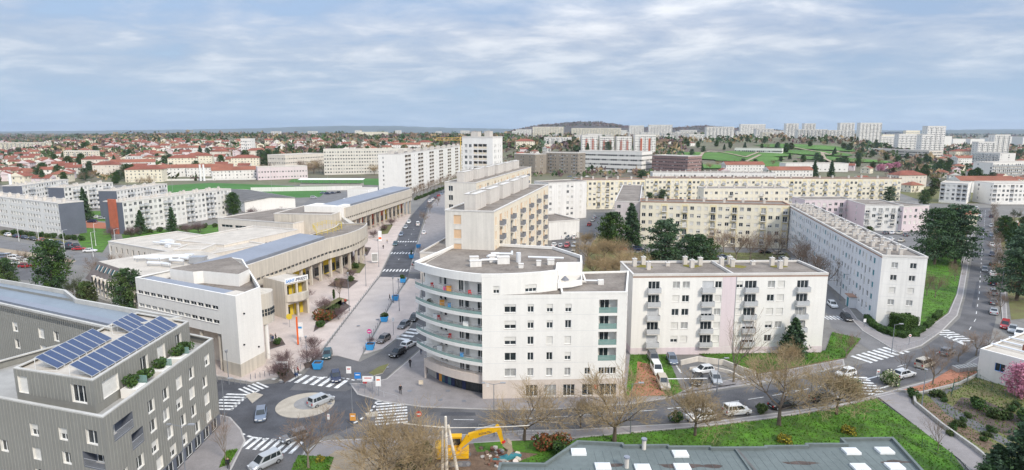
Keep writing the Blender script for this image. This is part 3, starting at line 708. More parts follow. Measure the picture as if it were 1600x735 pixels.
def curved_house():
    o = (-5.0, 97.2); t = thing('curved_apartment_house', 'white apartment house with a rounded corner of curved green-glass balconies', 'apartment building', o)
    rng = random.Random(4)
    arc = arc3((-17.6, 107.2), (-11.0, 100.3), (-5.0, 97.25), 18)
    wallarc = offset(arc, 2.0)                               # travel runs to the right, the house lies to the left of it
    p0 = (-5.0, 97.2); p1 = (19.1, 98.2); W = math.hypot(24.1, 1.0); u = (24.1 / W, 1.0 / W)
    fz = [3.7 + 2.8 * k for k in range(6)]; ZL = 18.3; ZT = 21.3
    # street front
    items = []
    st = {(0, 0): 'cur', (0, 1): 'cur', (0, 2): 'cur', (0, 3): 'cur', (1, 0): 'open', (1, 2): 'open', (1, 3): 'half', (2, 0): 'half', (2, 1): 'open', (2, 2): 'shut', (2, 3): 'shut', (3, 0): 'half', (3, 1): 'third', (3, 2): 'third', (3, 3): 'open', (4, 0): 'third', (4, 1): 'third', (4, 2): 'half', (4, 3): 'half'}
    for k in range(5):
        for j, (x, w_) in enumerate(((4.7, 1.95), (8.1, 1.05), (11.3, 1.05), (14.4, 1.05))):
            items.append((x, fz[k] + .35, w_, 1.4, 'w', st.get((k, j))))
        if k: items.append((21.1, fz[k] + .05, 3.1, 2.35, 'l'))
    for x, w_ in ((20.2, .95), (21.2, .95), (22.2, .95), (17.8, .95)): items.append((x, fz[0] + .5, w_, 1.2, 'w', 'open'))
    for x, w_, s_ in ((8.3, 2.0, 'open'), (11.5, 2.0, 'cur'), (14.7, 2.0, 'open'), (17.9, 1.9, 'open'), (21.4, 2.9, 'open')): items.append((x, .35, w_, 2.1, 'w', s_))
    mb = MB()
    up = [i for i in items if i[1] > 3.4]; lo = [i for i in items if i[1] < 3.4]
    facade(t, mb, (0, 0), u, W, 3.4, ZL, up, 2, 'white_wall', rng, rail='glass_green', probs=DEF)
    lw = MB(); facade(t, lw, (0, 0), u, W, 0, 3.4, lo, 2, 'plinth_stone', rng)
    right = [(x, z + .5, 1.0, 1.3, 'w') for z in fz[:5] for x in (4.2, 9.0)]
    back = (22.3, 113.5); L2 = math.hypot(back[0] - p1[0], back[1] - p1[1]); u2 = ((back[0] - p1[0]) / L2, (back[1] - p1[1]) / L2)
    q = (p1[0] - o[0], p1[1] - o[1])
    facade(t, mb, q, u2, L2, 3.4, ZL, right, 1, 'white_wall', rng, rail='glass_green')
    facade(t, lw, q, u2, L2, 0, 3.4, [], 1, 'plinth_stone', rng)
    # closed back and side walls, upper storey
    outline = wallarc + [(19.1, 98.2), (22.3, 113.5), (13.2, 112.5), (8.5, 121.5), (-9.4, 127.0), (-12.2, 123.0)]
    b2 = [(x - o[0], y - o[1]) for x, y in outline]
    n0 = len(wallarc)
    for i in list(range(n0 - 1)) + list(range(n0 + 1, len(b2))):
        a = b2[i]; c = b2[(i + 1) % len(b2)]; l = math.hypot(c[0] - a[0], c[1] - a[1]); uu = ((c[0] - a[0]) / l, (c[1] - a[1]) / l)
        wall_plane(mb, a, uu, l, 3.4, ZT if (i < n0 or i >= n0 + 2) else ZL, [], 'white_wall')
        if i >= n0: wall_plane(lw, a, uu, l, 0, 3.4, [], 'plinth_stone')
    attic = [(-5.0, 97.2), (-1.8, 97.33), (1.5, 97.9), (4.8, 98.9), (7.7, 100.3), (8.3, 106.0), (12.6, 106.4), (13.2, 112.5)]
    for a, c in zip(attic, attic[1:]):
        a = (a[0] - o[0], a[1] - o[1] - .0); c = (c[0] - o[0], c[1] - o[1]); l = math.hypot(c[0] - a[0], c[1] - a[1]); uu = ((c[0] - a[0]) / l, (c[1] - a[1]) / l)
        it = [(l * .75, 18.55, 1.0, 1.25, 'w', 'half')] if abs(a[0]) < .1 else ([(l / 2, 18.55, 2.0, 1.25, 'w', 'half')] if abs(a[0] - 6.5) < .1 else [])
        facade(t, mb, a, uu, l, ZL if a[0] > .1 else ZL, ZT, it, 2, 'white_wall', rng)
    # gap between curved wall and front corner
    a = b2[n0 - 1]; wall_plane(mb, (0, 0), (0, 1), a[1] if a[1] > 0 else 2, 3.4, ZT, [], 'white_wall')
    wall_plane(mb, a, (0, -1), a[1], 3.4, ZT, [], 'white_wall')
    jb = MB(); nn = (u[1], -u[0])
    for z in fz[1:]: jb.faces([(nn[0] * .012, nn[1] * .012, z - .12), (u[0] * 19.4 + nn[0] * .012, u[1] * 19.4 + nn[1] * .012, z - .12), (u[0] * 19.4 + nn[0] * .012, u[1] * 19.4 + nn[1] * .012, z - .09), (nn[0] * .012, nn[1] * .012, z - .09)], [(0, 1, 2, 3)], 'shutter_grey')
    jb.build('panel_joints', t, kind='stuff')
    mb.build('wall', t); lw.build('ground_floor_wall', t)
    # doors and windows behind the balconies
    def onarc(s): 
        i = min(len(wallarc) - 2, int(s * (len(wallarc) - 1))); f = s * (len(wallarc) - 1) - i
        a = wallarc[i]; c = wallarc[i + 1]; return (a[0] + (c[0] - a[0]) * f - o[0], a[1] + (c[1] - a[1]) * f - o[1]), math.atan2(c[1] - a[1], c[0] - a[0])
    for k in range(6):
        for s_, w_, h_, stt in ((.36, .75, 1.35, 'cur'), (.44, .75, 1.35, 'open'), (.68, 1.0, 2.15, 'open'), (.76, .9, 2.15, 'cur'), (.93, 1.1, 1.9, 'open')):
            (x, y), a = onarc(s_); z0 = fz[k] + (.12 if h_ > 1.5 else .85)
            window(t, (x + math.sin(a) * .06, y - math.cos(a) * .06, z0), a, w_, h_, stt if k % 2 else ('open' if stt == 'cur' else stt), 2, 'frame_white', 'shutter')
    # curved balconies
    for k in range(1, 6):
        b = MB(); band(b, arc, offset(arc, 2.02), fz[k] - .62, fz[k] - .02, 'white_wall'); bo = shifted(b, o).build('balcony', t)
        r = MB(); band(r, offset(arc, .05), offset(arc, .09), fz[k], fz[k] + .5, 'glass_green'); ro = shifted(r, o).build('glass_railing', bo)
        r = MB(); p = offset(arc, .07)
        for a, c in zip(p, p[1:]): r.tube((*a, fz[k] + 1.0), (*c, fz[k] + 1.0), .03, n=4, m='rail_grey', cap=False); r.tube((*a, fz[k] + .72), (*c, fz[k] + .72), .015, n=3, m='rail_grey', cap=False)
        for a in p[::2]: r.tube((*a, fz[k] - .02), (*a, fz[k] + 1.0), .025, n=4, m='rail_grey')
        shifted(r, o).build('handrail', bo)
        b = MB(); a = arc[2]; b.tube((a[0] + .5, a[1] + .3, fz[k]), (a[0] + .5, a[1] + .3, fz[k] + 2.2), .06, n=6, m='pole_grey'); shifted(b, o).build('balcony_post', bo)
    b = MB(); band(b, arc, offset(arc, 2.02), 20.45, ZT, 'white_wall'); shifted(b, o).build('roof_fascia', t)
    b = MB(); band(b, offset(arc[2:], .55), offset(arc[2:], 2.02), fz[0] - 1.2, fz[0] + .25, 'plinth_stone'); lb = shifted(b, o).build('low_terrace', t)
    r = MB(); p = offset(arc[2:], .6)
    for a, c in zip(p, p[1:]): r.tube((*a, fz[0] + 1.1), (*c, fz[0] + 1.1), .03, n=4, m='rail_grey', cap=False); r.tube((*a, fz[0] + .7), (*c, fz[0] + .7), .02, n=4, m='rail_grey', cap=False)
    for a in p[::2]: r.tube((*a, fz[0] + .25), (*a, fz[0] + 1.1), .025, n=4, m='rail_grey')
    shifted(r, o).build('handrail', lb)
    b = MB()
    for i in (2,): a = offset(arc, .8)[i]; b.tube((*a, 0), (*a, 2.6), .22, n=10, m='plinth_stone')
    shifted(b, o).build('column', t)
    # shop front under the curve, one panel after the other
    sh = offset(arc, 2.1); cols_ = ['letter_navy', 'orange_panel', 'glass_blue', 'letter_navy', 'glass_blue', 'letter_navy', 'glass', 'glass', 'letter_navy', 'glass', 'glass', 'glass', 'glass']
    for i, m in enumerate(cols_):
        a = sh[i + 4]; c = sh[i + 5]; b = MB(); d = Vector((c[0] - a[0], c[1] - a[1])); l = d.length; d.normalize()
        b.box(0.03, -.05, .1, l - .03, .05, 2.48, m)
        ob('shop_panel', b.mesh('shop_panel'), t, (a[0] - o[0], a[1] - o[1], 0), math.atan2(d.y, d.x))
    b = MB(); band(b, offset(arc, 2.15), offset(arc, 2.4), 0, 3.4, 'concrete_grey'); shifted(b, o).build('shop_back_wall', t)
    # roofs
    top = arc + attic[1:] + [(8.5, 121.5), (-9.4, 127.0), (-12.2, 123.0)]
    b = MB(); b.prism(inset(top, .3), ZT - .4, ZT - .1, 'roof_gravel'); ro = shifted(b, o).build('roof', t)
    b = MB(); b.ring(top, .35, ZT + .002, ZT + .55, 'white_wall'); shifted(b, o).build('parapet', ro)
    low = [(-1.8, 97.3), (19.1, 98.2), (22.3, 113.5), (13.2, 112.5), (8.0, 106)]
    b = MB(); b.prism(inset(low, .1), ZL - .35, ZL - .05, 'roof_gravel'); r2 = shifted(b, o).build('roof', t)
    b = MB(); b.ring([(8.2, 97.75), (19.2, 98.15), (22.4, 113.6), (13.25, 112.6), (13.0, 106.0), (8.4, 106.0)], .3, ZL + .002, ZL + .35, 'white_wall'); shifted(b, o).build('parapet', r2)
    b = MB(); tp = [(7.75, 100.2), (10.2, 101.0), (12.2, 102.6), (12.6, 106.3), (8.4, 105.9)]; b.ring(tp, .2, ZL + .36, ZL + 1.3, 'white_wall'); shifted(b, o).build('roof_terrace', r2)
    for i, (x, y, sx, sy, sz) in enumerate(((-6.5, 106, 2.0, 1.2, 1.0), (-7, 110, 1.6, 1.2, .9), (-3.6, 110, 1.2, 1.6, 1.1), (-1.6, 108.5, 2.2, 1.6, 1.2), (1.6, 104.8, .8, .8, .7), (4.8, 106.5, .8, .8, .9), (7.0, 107.5, 1.2, .9, .9), (-3.2, 113.2, 1.5, 1.2, .9))):
        b = MB(); b.box(-sx / 2, -sy / 2, 0, sx / 2, sy / 2, sz, 'white_wall_b'); b.box(-sx / 2 - .06, -sy / 2 - .06, sz + .002, sx / 2 + .06, sy / 2 + .06, sz + .1, 'coping')
        ob('roof_vent', b.mesh('roof_vent'), ro, (x - o[0], y - o[1], ZT - .1), rng.uniform(-.2, .2))
    b = MB(); P = [(-4.5, 109, 22.4), (-3.2, 111.5, 22.4), (0, 111.2, 22.4), (0, 113.4, 22.4)]
    for a, c in zip(P, P[1:]): b.tube(a, c, .22, n=8, m='duct')
    b.tube((-5.5, 107.2, 22.1), (-2.2, 107.9, 22.1), .2, n=8, m='duct'); b.tube((1.2, 109.5, 21.2), (1.2, 109.5, 23.0), .45, n=10, m='duct'); b.tube((3, 110.3, 22), (9.5, 109.3, 22), .2, n=8, m='duct')
    shifted(b, o).build('roof_duct', ro)
    b = MB(); b.box(15.2, 104.2, ZL - .05, 16.2, 105, ZL + .8, 'white_wall_b'); b.tube((12.9, 104.8, ZL + .6), (15.2, 104.7, ZL + .6), .15, n=8, m='duct'); shifted(b, o).build('roof_vent', r2)
    b = MB(); b.box(-.35, -.04, 0, .35, .04, .85, 'red'); ob('wall_sign', b.mesh('wall_sign'), t, (u[0] * 19.35, u[1] * 19.35 - .06, 1.5), 0, label='small red sign board')
    b = MB()
    for i in range(3): b.box(-.25, -.01, .12 + i * .22, .25, .01, .22 + i * .22, 'white')
    ob('wall_notice', b.mesh('wall_notice'), t, (u[0] * .9, -.02, 2.2))
    return t
curved_house()

def front_slab():
    p0, p1 = (24.1, 118.0), (63.6, 119.2); fz = [1.75 + 2.83 * k for k in range(5)]; it = []
    bal = {4.3: 2.3, 15.2: 2.3, 23.9: 2.4, 34.5: 2.3}; rails = ['bars', 'shutter_grey', 'glass_clear', 'bars']
    rng = random.Random(12)
    for k, z in enumerate(fz):
        for x in (8.8, 10.8, 28.1, 30.1): it.append((x, z + .85, 1.45, 1.4, 'w', None))
        for x in (17.35, 21.65): it.append((x, z + .85, 1.35, 1.4, 'w', None))
        for x, w_ in bal.items():
            s_ = 'open' if rng.random() < .25 else None
            it.append((x, z + .12, w_, 2.2, 'd', s_, 'shutter_grey'))
    it.append((4.0, .5, .9, .5, 'w', 'open')); it.append((13.2, .5, .9, .5, 'w', 'open')); it.append((27, .5, .9, .5, 'w', 'open'))
    chim = []
    for x, y in ((2.4, 9.2), (4.6, 6.0), (4.75, 11.0), (9.6, 9.4), (13.8, 10.8), (14.3, 7.6), (16.8, 9.8), (21.3, 9.4), (23.2, 8.2), (23.7, 11.0), (28.4, 10.0), (32.2, 9.2), (32.6, 6.2), (35.0, 9.0)):
        chim.append((x, y, .8, .9, 1.6 if x not in (9.6, 28.4) else .7))
    t, W, D = block('apartment_slab', 'white five-storey apartment slab with a pink stripe and shuttered balconies above the parking court', p0, p1, 12.2, 16.5, {'f': it, 'b': grid(span(39.5, 14), fz)}, 'white_wall', 2, probs=[('shut', 6), ('open', 4), ('cur', 2), ('half', 1)], chim=chim, plinth=('pale_pink', 1.5), cop='coping', shut='shutter', rail='rail_mesh')
    b = MB()                                                 # painted pink bay
    zc = [0 + 1.6] 
    b.box(18.15, -.035, 1.6, 20.85, -.004, 16.45, 'pale_pink'); b.build('pink_bay', t)
    b = MB(); b.box(.0, -.06, 16.2, W, -.005, 16.42, 'coping_brown'); b.build('brown_cornice', t)
    b = MB(); b.box(20.05, .35, 16.45, 20.4, D - .35, 16.95, 'coping'); b.build('roof_divider', t)
    b = MB(); b.tube((20.95, -.07, .2), (20.95, -.07, 16.3), .06, n=6, m='rail_grey'); b.build('drainpipe', t)
    rr = random.Random(3)
    for x, y in ((4.6, 9), (15, 9), (24, 8.5), (33, 8)):
        b = MB(); b.sheet([(x + (1.2 + rr.random() * 1.3) * math.cos(a * .63), y + (.9 + rr.random() * 1.3) * math.sin(a * .63)) for a in range(10)], 16.452, 'moss'); b.build('moss_patch', t)
    # ground ramp wall in front
    return t
front_slab()

def long_right_slab():
    p0 = (85.5, 137.5); p1 = (94.6, 135.45)                   # gable faces the camera; the long side runs back
    fz = [1.2 + 2.93 * k for k in range(5)]
    L_ = 104.0
    g = [(2.75, z + .95, 1.35, 1.3, 'w', s_) for z, s_ in zip(fz, ('shut', 'cur', 'shut', 'open', 'cur'))] + [(6.6, z + .95, 1.35, 1.3, 'w', s_) for z, s_ in zip(fz, ('open', 'cur', 'shut', 'open', 'open'))]
    left = []; rng = random.Random(5)
    x = 4.0                                                  # along the long side from the far end ('l' side runs back to front)
    k = 0
    while x < L_ - 3:
        kind = k % 4
        for z in fz:
            if kind == 0: left.append((x, z + .9, 1.2, 1.4, 'w', 'shut' if rng.random() < .75 else 'open', 'shutter_teal'))
            elif kind in (1, 3): left.append((x, z + .9, 1.2, 1.4, 'w', None))
            else: left.append((x, z + .15, 1.1, 2.1, 'w', None))
        x += (2.6, 2.4, 3.0, 2.6)[kind]; k += 1
    chim = []
    y = 3.5; i = 0
    while y < L_ - 2:
        for dx in ((2.6, 4.6, 6.4) if i % 2 else (2.4, 5.2)): chim.append((dx, y + (.5 if dx > 5 else 0), .75, .75, 1.35))
        y += 5.2; i += 1
    t, W, D = block('apartment_slab', 'long pale-blue apartment slab running back, teal shutters, rows of white chimneys', p0, p1, L_, 16.4, {'f': g, 'l': left, 'r': grid(span(L_, 26), fz)}, 'white_wall_b', 1, walls={'l': 'white_wall_shade'}, chim=chim, cop='coping', probs=[('cur', 3), ('open', 3), ('half', 1), ('shut', 2)])  # pale blue of the long side is shade put into its wall colour
    b = MB()
    for yy in range(10, 100, 11): b.box(.4, yy, 16.36, W - .4, yy + .3, 16.75, 'coping')
    b.build('roof_dividers', t, kind='stuff')
    b = MB(); b.box(-.07, .0, 16.1, -.005, L_, 16.39, 'coping_brown'); b.build('brown_cornice', t)
    b = MB()
    for z in fz[1:] + [16.0]: b.box(0, -.012, z - .03, W, -.003, z, 'shutter_grey')
    b.build('panel_joints', t, kind='stuff')
    for yy in (14, 40, 66):
        b = MB(); b.box(-1.6, yy, 0, -.01, yy + 3.2, 2.9, 'white_wall_shade'); b.box(-1.66, yy + .9, .1, -1.605, yy + 2.2, 2.4, 'shutter_teal'); b.box(-1.9, yy - .3, 2.905, -.01, yy + 3.5, 3.05, 'coping_brown'); b.build('porch', t)
    return t
long_right_slab()

# ------------------------------------------------------------------ grey metal-clad house with solar panels
def grey_house():
    Nn = (-44.8, 62.2); t = thing('metal_clad_house', 'grey standing-seam metal house with solar panels on its roof, bottom left', 'apartment building', Nn); rng = random.Random(9)
    lc = lambda p: (p[0] - Nn[0], p[1] - Nn[1])
    Rr = (-45.2, 88.0); Lf = (-74, 71.5); RB = (-61, 95.4)
    mb = MB(); rb = MB()
    def wall(a, c, z0, z1, items, lod=2):
        a = lc(a); c = lc(c); l = math.hypot(c[0] - a[0], c[1] - a[1]); u = ((c[0] - a[0]) / l, (c[1] - a[1]) / l)
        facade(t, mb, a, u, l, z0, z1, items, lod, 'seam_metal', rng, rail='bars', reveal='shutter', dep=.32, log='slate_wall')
        holes = [(i[0] - i[2] / 2, i[0] + i[2] / 2, i[1], i[1] + i[3]) for i in items]
        ribs(rb, a, u, l, z0, z1, holes, .55, 'seam_edge')
    it = []
    for x, z, s_ in ((8.9, 11.2, 'open'), (12.2, 11.3, 'open'), (15.5, 11.4, 'shut'), (18.8, 11.4, 'open'), (23.4, 11.5, 'half'), (8.9, 8.6, 'open'), (11.8, 8.6, 'cur'), (15.1, 8.6, 'half'), (18.5, 8.6, 'shut'), (22.2, 8.6, 'open'), (8.8, 5.8, 'half'), (12.3, 5.9, 'cur'), (15.6, 5.9, 'open'), (18.5, 5.9, 'open'), (22.4, 5.9, 'shut'), (9.4, 3.15, 'shut'), (12.6, 3.1, 'half'), (15.5, 3.1, 'half'), (19.1, 3.1, 'open'), (22.5, 3.1, 'shut'), (5.6, 5.6, 'open'), (2.4, 5.6, 'open'), (5.6, 3.1, 'half')):
        it.append((x, z - .8, 1.45, 1.65, 'w', s_))
    it += [(3.3, 10.4, 3.6, 2.0, 'l'), (5.6, 7.7, 2.3, 2.0, 'l')]
    up = [i for i in it]
    wall(Nn, Rr, 2.0, 14.0, up)
    a = lc(Nn); l = math.hypot(Rr[0] - Nn[0], Rr[1] - Nn[1]); u = ((Rr[0] - Nn[0]) / l, (Rr[1] - Nn[1]) / l)
    sh = MB(); facade(t, sh, a, u, l, 0, 2.0, [(x, .12, 1.9, 1.75, 'w', 'open') for x in (9, 11.5, 14, 16.5, 19, 21.5, 24)], 2, 'slate_wall', rng); sh.build('shop_front', t)
    Wl = math.hypot(Nn[0] - Lf[0], Nn[1] - Lf[1]); d0 = Wl - 26.5   # items measured from a point 26.5 m left of the corner
    li = [(d0 + x, z - .75, 1.3, 1.5, 'w', s_) for x, z, s_ in ((15.5, 10.9, 'half'), (20.1, 11.1, 'half'), (15.4, 7.9, 'shut'), (20.2, 8.2, 'open'), (15.4, 5.2, 'open'), (20.2, 5.2, 'half'), (10, 8, 'open'))]
    li += [(d0 + 24.5, 10.55, 1.7, 1.75, 'w', 'open'), (d0 + 24.4, 7.6, 3.2, 1.9, 'l')]
    wall(Lf, Nn, 0, 14.0, li)
    wall(Rr, RB, 0, 14.0, [], 1); wall(RB, Lf, 0, 14.0, [], 1)
    # setback storey
    A = [(-59.6, 68.9), (-47.6, 65.2), (-48.1, 87.0), (-58.5, 91.5)]
    wall(A[0], A[1], 14.0, 17.0, [(1.3, 14.1, 1.6, 2.1, 'w', 'shut'), (10.2, 14.05, 2.3, 2.2, 'w', 'open')])
    wall(A[1], A[2], 14.0, 17.0, [(3.0, 14.1, 3.0, 2.1, 'w', 'shut'), (10.0, 14.1, 1.7, 2.1, 'w', 'open'), (14.0, 14.1, 1.9, 2.1, 'w', 'shut'), (18.6, 14.1, 1.6, 2.1, 'w', 'open')])
    wall(A[2], A[3], 14.0, 17.0, [], 1); wall(A[3], A[0], 14.0, 17.0, [], 1)
    # rear wing
    Fa, Fb = (-96, 101.9), (-57.5, 83.4); Ba, Bb = (-50.0, 88.6), (-73.0, 98.8)
    wall(Fa, Fb, 0, 17.0, [(x + 6.5, z - .8, 1.45, 1.6, 'w', s_) for x, z, s_ in ((10.9, 13.8, 'half'), (18.3, 13.8, 'shut'), (22.4, 13.9, 'open'), (10.9, 10.9, 'open'), (18.3, 11, 'half'), (22.6, 11.0, 'shut'), (14.5, 8.0, 'open'))])
    wall(Bb, (-100, 111), 0, 17.0, [], 1)
    mb.build('wall', t); rb.build('cladding_seams', t, kind='stuff')
    L2 = [lc(p) for p in (Nn, Rr, RB, Lf)]; A2 = [lc(p) for p in A]
    for z_ in (0,): aw = MB(); aw.prism(inset(A2, .02), 12.9, 14.0, 'seam_metal', bot=False); aw.build('setback_base', t)
    b = MB(); b.prism(inset(L2, .1), 12.7, 12.95, 'terrace_grey'); tr = b.build('terrace', t)
    b = MB(); b.ring(L2, .4, 14.001, 14.16, 'coping_metal'); b.build('parapet', tr)
    b = MB(); b.prism(inset(A2, .1), 16.3, 16.7, 'roof_pale'); ro = b.build('roof', t)
    b = MB(); b.ring(A2, .35, 17.001, 17.14, 'coping_metal'); b.build('parapet', ro)
    W2 = [lc(p) for p in (Fa, Fb, Ba, Bb, (-79, 104.5), (-104, 115.5))]
    b = MB(); b.prism(W2, 16.0, 16.6, 'roof_blue'); ro2 = b.build('roof', t)
    b = MB(); b.ring([lc(p) for p in (Fa, Fb, Ba, Bb, (-79, 104.5), (-104, 115.5))], .4, 16.6, 17.3, 'coping_metal'); b.build('parapet', ro2)
    b = MB()                                                 # low strip deck along the rear wing
    q0 = Vector(lc((-95, 103.2))); q1 = Vector(lc((-58.5, 85.6))); d = (q1 - q0).normalized(); n = Vector((-d.y, d.x))
    b.prism([tuple(q0), tuple(q1), tuple(q1 + n * 1.5), tuple(q0 + n * 1.5)], 16.603, 17.05, 'roof_zinc'); b.build('roof_ledge', ro2)
    # planted terrace screens
    for s_ in (6.6, 12.2, 16.6):
        x = -46.5; y = 65.2 + s_; b = MB(); b.box(-.9, -.05, 0, .9, .05, 2.0, 'glass_green'); ob('glass_screen', b.mesh('glass_screen'), t, (*lc((x, y)), 12.96))
        b = MB(); b.box(-1.0, -1.0, 0, 1.0, 1.0, 1.15, 'white_wall'); ob('planter_box', b.mesh('planter_box'), t, (*lc((x, y - 1.3)), 12.96))
    return t
grey_house()
PAN = MB(); PAN.box(-.5, 0, 0, .5, .05, 1.95, 'roof_zinc')
def solar_row(label, a, c, n, slope):
    a = Vector(a); c = Vector(c); d = c - a; l = d.length; d.normalize()
    t = thing('solar_array', label, 'solar panels', (a.x, a.y, 16.7), math.atan2(d.y, d.x), 'solar arrays on the grey house')
    w_ = l / n; ps = math.cos(slope); pz = math.sin(slope); ln = 2.9
    b = MB(); x0, x1 = .03, w_ - .03
    P = lambda x, s_, h: (x, s_ * ps - h * pz, .25 + s_ * pz + h * ps)
    vs = [P(x0, 0, 0), P(x1, 0, 0), P(x1, ln, 0), P(x0, ln, 0), P(x0, 0, .05), P(x1, 0, .05), P(x1, ln, .05), P(x0, ln, .05)]
    b.faces(vs, [(0, 3, 2, 1), (0, 1, 5, 4), (1, 2, 6, 5), (2, 3, 7, 6), (3, 0, 4, 7)], 'rail_grey')
    g = .06; b.faces([P(x0 + g, g, .0535), P(x1 - g, g, .0535), P(x1 - g, ln - g, .0535), P(x0 + g, ln - g, .0535)], [(0, 1, 2, 3)], 'solar')
    b.faces(vs[4:], [(0, 1, 2, 3)], 'rail_grey'); me = b.mesh('solar_panel')
    for i in range(n): ob('solar_panel', me, t, (i * w_, 0, 0))
    b = MB()
    for i in range(n + 1):
        x = i * w_; b.tube((x, .05, 0), (x, .05, .3), .03, n=4, m='white'); b.tube((x, ln * ps, 0), (x, ln * ps, .2 + ln * pz), .03, n=4, m='white'); b.tube((x, .05, .05), (x, ln * ps, .05), .03, n=4, m='white')
    b.build('support_frame', t)
mat('solar', (.028, .055, .135), rough=.25, var=.15, scale=2, fine=9, spec=.6)
solar_row('long front row of blue solar panels along the roof edge of the grey house', (-48.6, 66.6), (-48.9, 85.6), 13, R(30))
solar_row('rear row of blue solar panels on the grey house roof', (-54.4, 69.0), (-54.8, 79.8), 8, R(30))
solar_row('short block of four tilted solar panels at the back of the grey roof', (-53.8, 82.2), (-54.0, 87.2), 4, R(30))
# ------------------------------------------------------------------ the concrete civic complex on the left
def civic_white():
    o = (-50.0, 106.4); t = thing('white_civic_building', 'white civic building on stilts with two window strips, beside the roundabout', 'civic building', o); rng = random.Random(21)
    A = (-77.0, 120.9); u = Vector((o[0] - A[0], o[1] - A[1])).normalized(); n = Vector((-u.y, u.x)); Wd = 30.6
    lc = lambda s_, d: ((u * (s_ - Wd) + n * d).x, (u * (s_ - Wd) + n * d).y)
    g2 = Vector((.25, .968)); Q = lambda d, k=0.0: ((g2 * d - u * k).x, (g2 * d - u * k).y); G2 = (g2.x, g2.y)
    mb = MB()
    strip = []
    for i in range(12):
        x = 1.3 + i * 2.12
        strip += [(x, 12.25, 1.85, .75, 'w', 'open'), (x, 9.5, 1.85, .75, 'w', 'cur' if i < 8 else 'open')]
    ut = (u.x, u.y); nt_ = (n.x, n.y)
    facade(t, mb, lc(0, 0), ut, Wd, 7.6, 15.4, strip, 1, 'white_wall', rng, dep=.2)
    wall_plane(mb, lc(Wd, 0), G2, 7.0, 2.6, 15.4, [], 'white_wall')             # stair tower, right face
    wall_plane(mb, lc(Wd - 4.8, 0), ut, 4.8, 2.6, 7.6, [], 'white_wall')
    wall_plane(mb, Q(7, 4.8), (-g2.x, -g2.y), 7.0, 2.6, 7.6, [], 'white_wall')
    wall_plane(mb, Q(7), (-u.x, -u.y), 4.8, 2.6, 7.6, [], 'white_wall')
    dg = Vector(lc(4, 22.5)) - Vector(Q(7)); dl = dg.length; dg.normalize()
    wall_plane(mb, Q(7), (dg.x, dg.y), dl, 7.6, 15.4, [], 'white_wall')
    wall_plane(mb, lc(4, 22.5), (-u.x, -u.y), 4, 0, 15.4, [], 'white_wall'); wall_plane(mb, lc(0, 22.5), (-n.x, -n.y), 22.5, 7.6, 15.4, [], 'white_wall')
    mb.face([(*lc(0, 0), 7.6), (*lc(0, 22.5), 7.6), (*lc(4, 22.5), 7.6), (*Q(7), 7.6), (*lc(Wd, 0), 7.6)], 'concrete')
    mb.build('wall', t)
    b = MB(); b.prism([lc(Wd - 4.85, -.05), lc(Wd + .05, -.05), Q(7.05, -.06), Q(7.05, 4.85)], 0, 2.6, 'concrete'); b.build('tower_base', t)
    b = MB(); b.prism([lc(2, 3.5), lc(Wd - 5, 3.5), lc(Wd - 6, 9.5), lc(4, 20), lc(2, 20)], 0, 7.55, 'beige_wall'); b.build('ground_floor', t)
    for s_ in (7, 13, 19, 24.4):
        b = MB(); b.tube((*lc(s_, .7), 0), (*lc(s_, .7), 7.6), .35, n=10, m='concrete'); b.build('column', t)
    ol = [lc(0, 0), lc(Wd, 0), Q(7), lc(4, 22.5), lc(0, 22.5)]
    b = MB(); b.prism(inset(ol, .2), 13.6, 14.0, 'roof_gravel'); ro = b.build('roof', t)
    b = MB(); b.ring(ol, .3, 15.402, 15.6, 'white_wall'); b.build('parapet', ro)
    b = MB(); b.prism([lc(.3, .32), lc(Wd - 4, .32), lc(Wd - 4, 3.4), lc(.3, 3.4)], 14.01, 15.2, 'roof_zinc'); b.build('roof_strip', ro)
    b = MB(); b.prism([lc(3, 5.5), lc(10, 6), lc(11, 7.5), lc(20, 9), lc(18, 13.2), lc(4, 19.5)], 14.01, 16.6, 'white_wall', top='roof_gravel'); b.build('roof_storey', ro)
    b = MB(); b.prism([lc(Wd - 4, .32), lc(Wd - .5, .32), lc(Wd - 1.4, 3.2), lc(Wd - 4, 3.2)], 14.01, 15.45, 'white_wall', top='roof_pale'); b.build('tower_cap', ro)
    # rounded concrete oriel behind the tower
    c = Vector((-51.2, 117.2)); P = [(c.x - o[0] + 3.4 * math.cos(R(a)), c.y - o[1] + 3.4 * math.sin(R(a))) for a in range(-80, 41, 15)] + [(-55 - o[0], 121 - o[1]), (-53 - o[0], 115.5 - o[1])]
    b = MB(); b.prism(P, 7.4, 13.6, 'concrete'); b.build('rounded_oriel', t)
    w_ = MB()
    for k in range(2):
        for j in range(6):
            a = R(-45 + j * 11); w_.tube((c.x - o[0] + 3.36 * math.cos(a), c.y - o[1] + 3.36 * math.sin(a), 9.2 + k * .75), (c.x - o[0] + 3.36 * math.cos(a), c.y - o[1] + 3.36 * math.sin(a), 9.75 + k * .75), .26, n=6, m='glass')
    w_.build('oriel_windows', t, kind='stuff')
    b = MB(); b.tube((c.x - o[0] + 2.4, c.y - o[1] - 1.3, 0), (c.x - o[0] + 2.4, c.y - o[1] - 1.3, 7.4), .4, n=10, m='white_wall_b'); b.build('column', t)
    for s_, z in ((1.8, 11.8), (1.2, 6.0), (5.2, 4.2)):
        b = MB(); b.tube((0, 0, 0), (.25, 0, 0), .16, n=8, m='black'); p = Q(s_); ob('wall_lamp', b.mesh('wall_lamp'), t, (p[0], p[1], z))
    return t
civic_white()
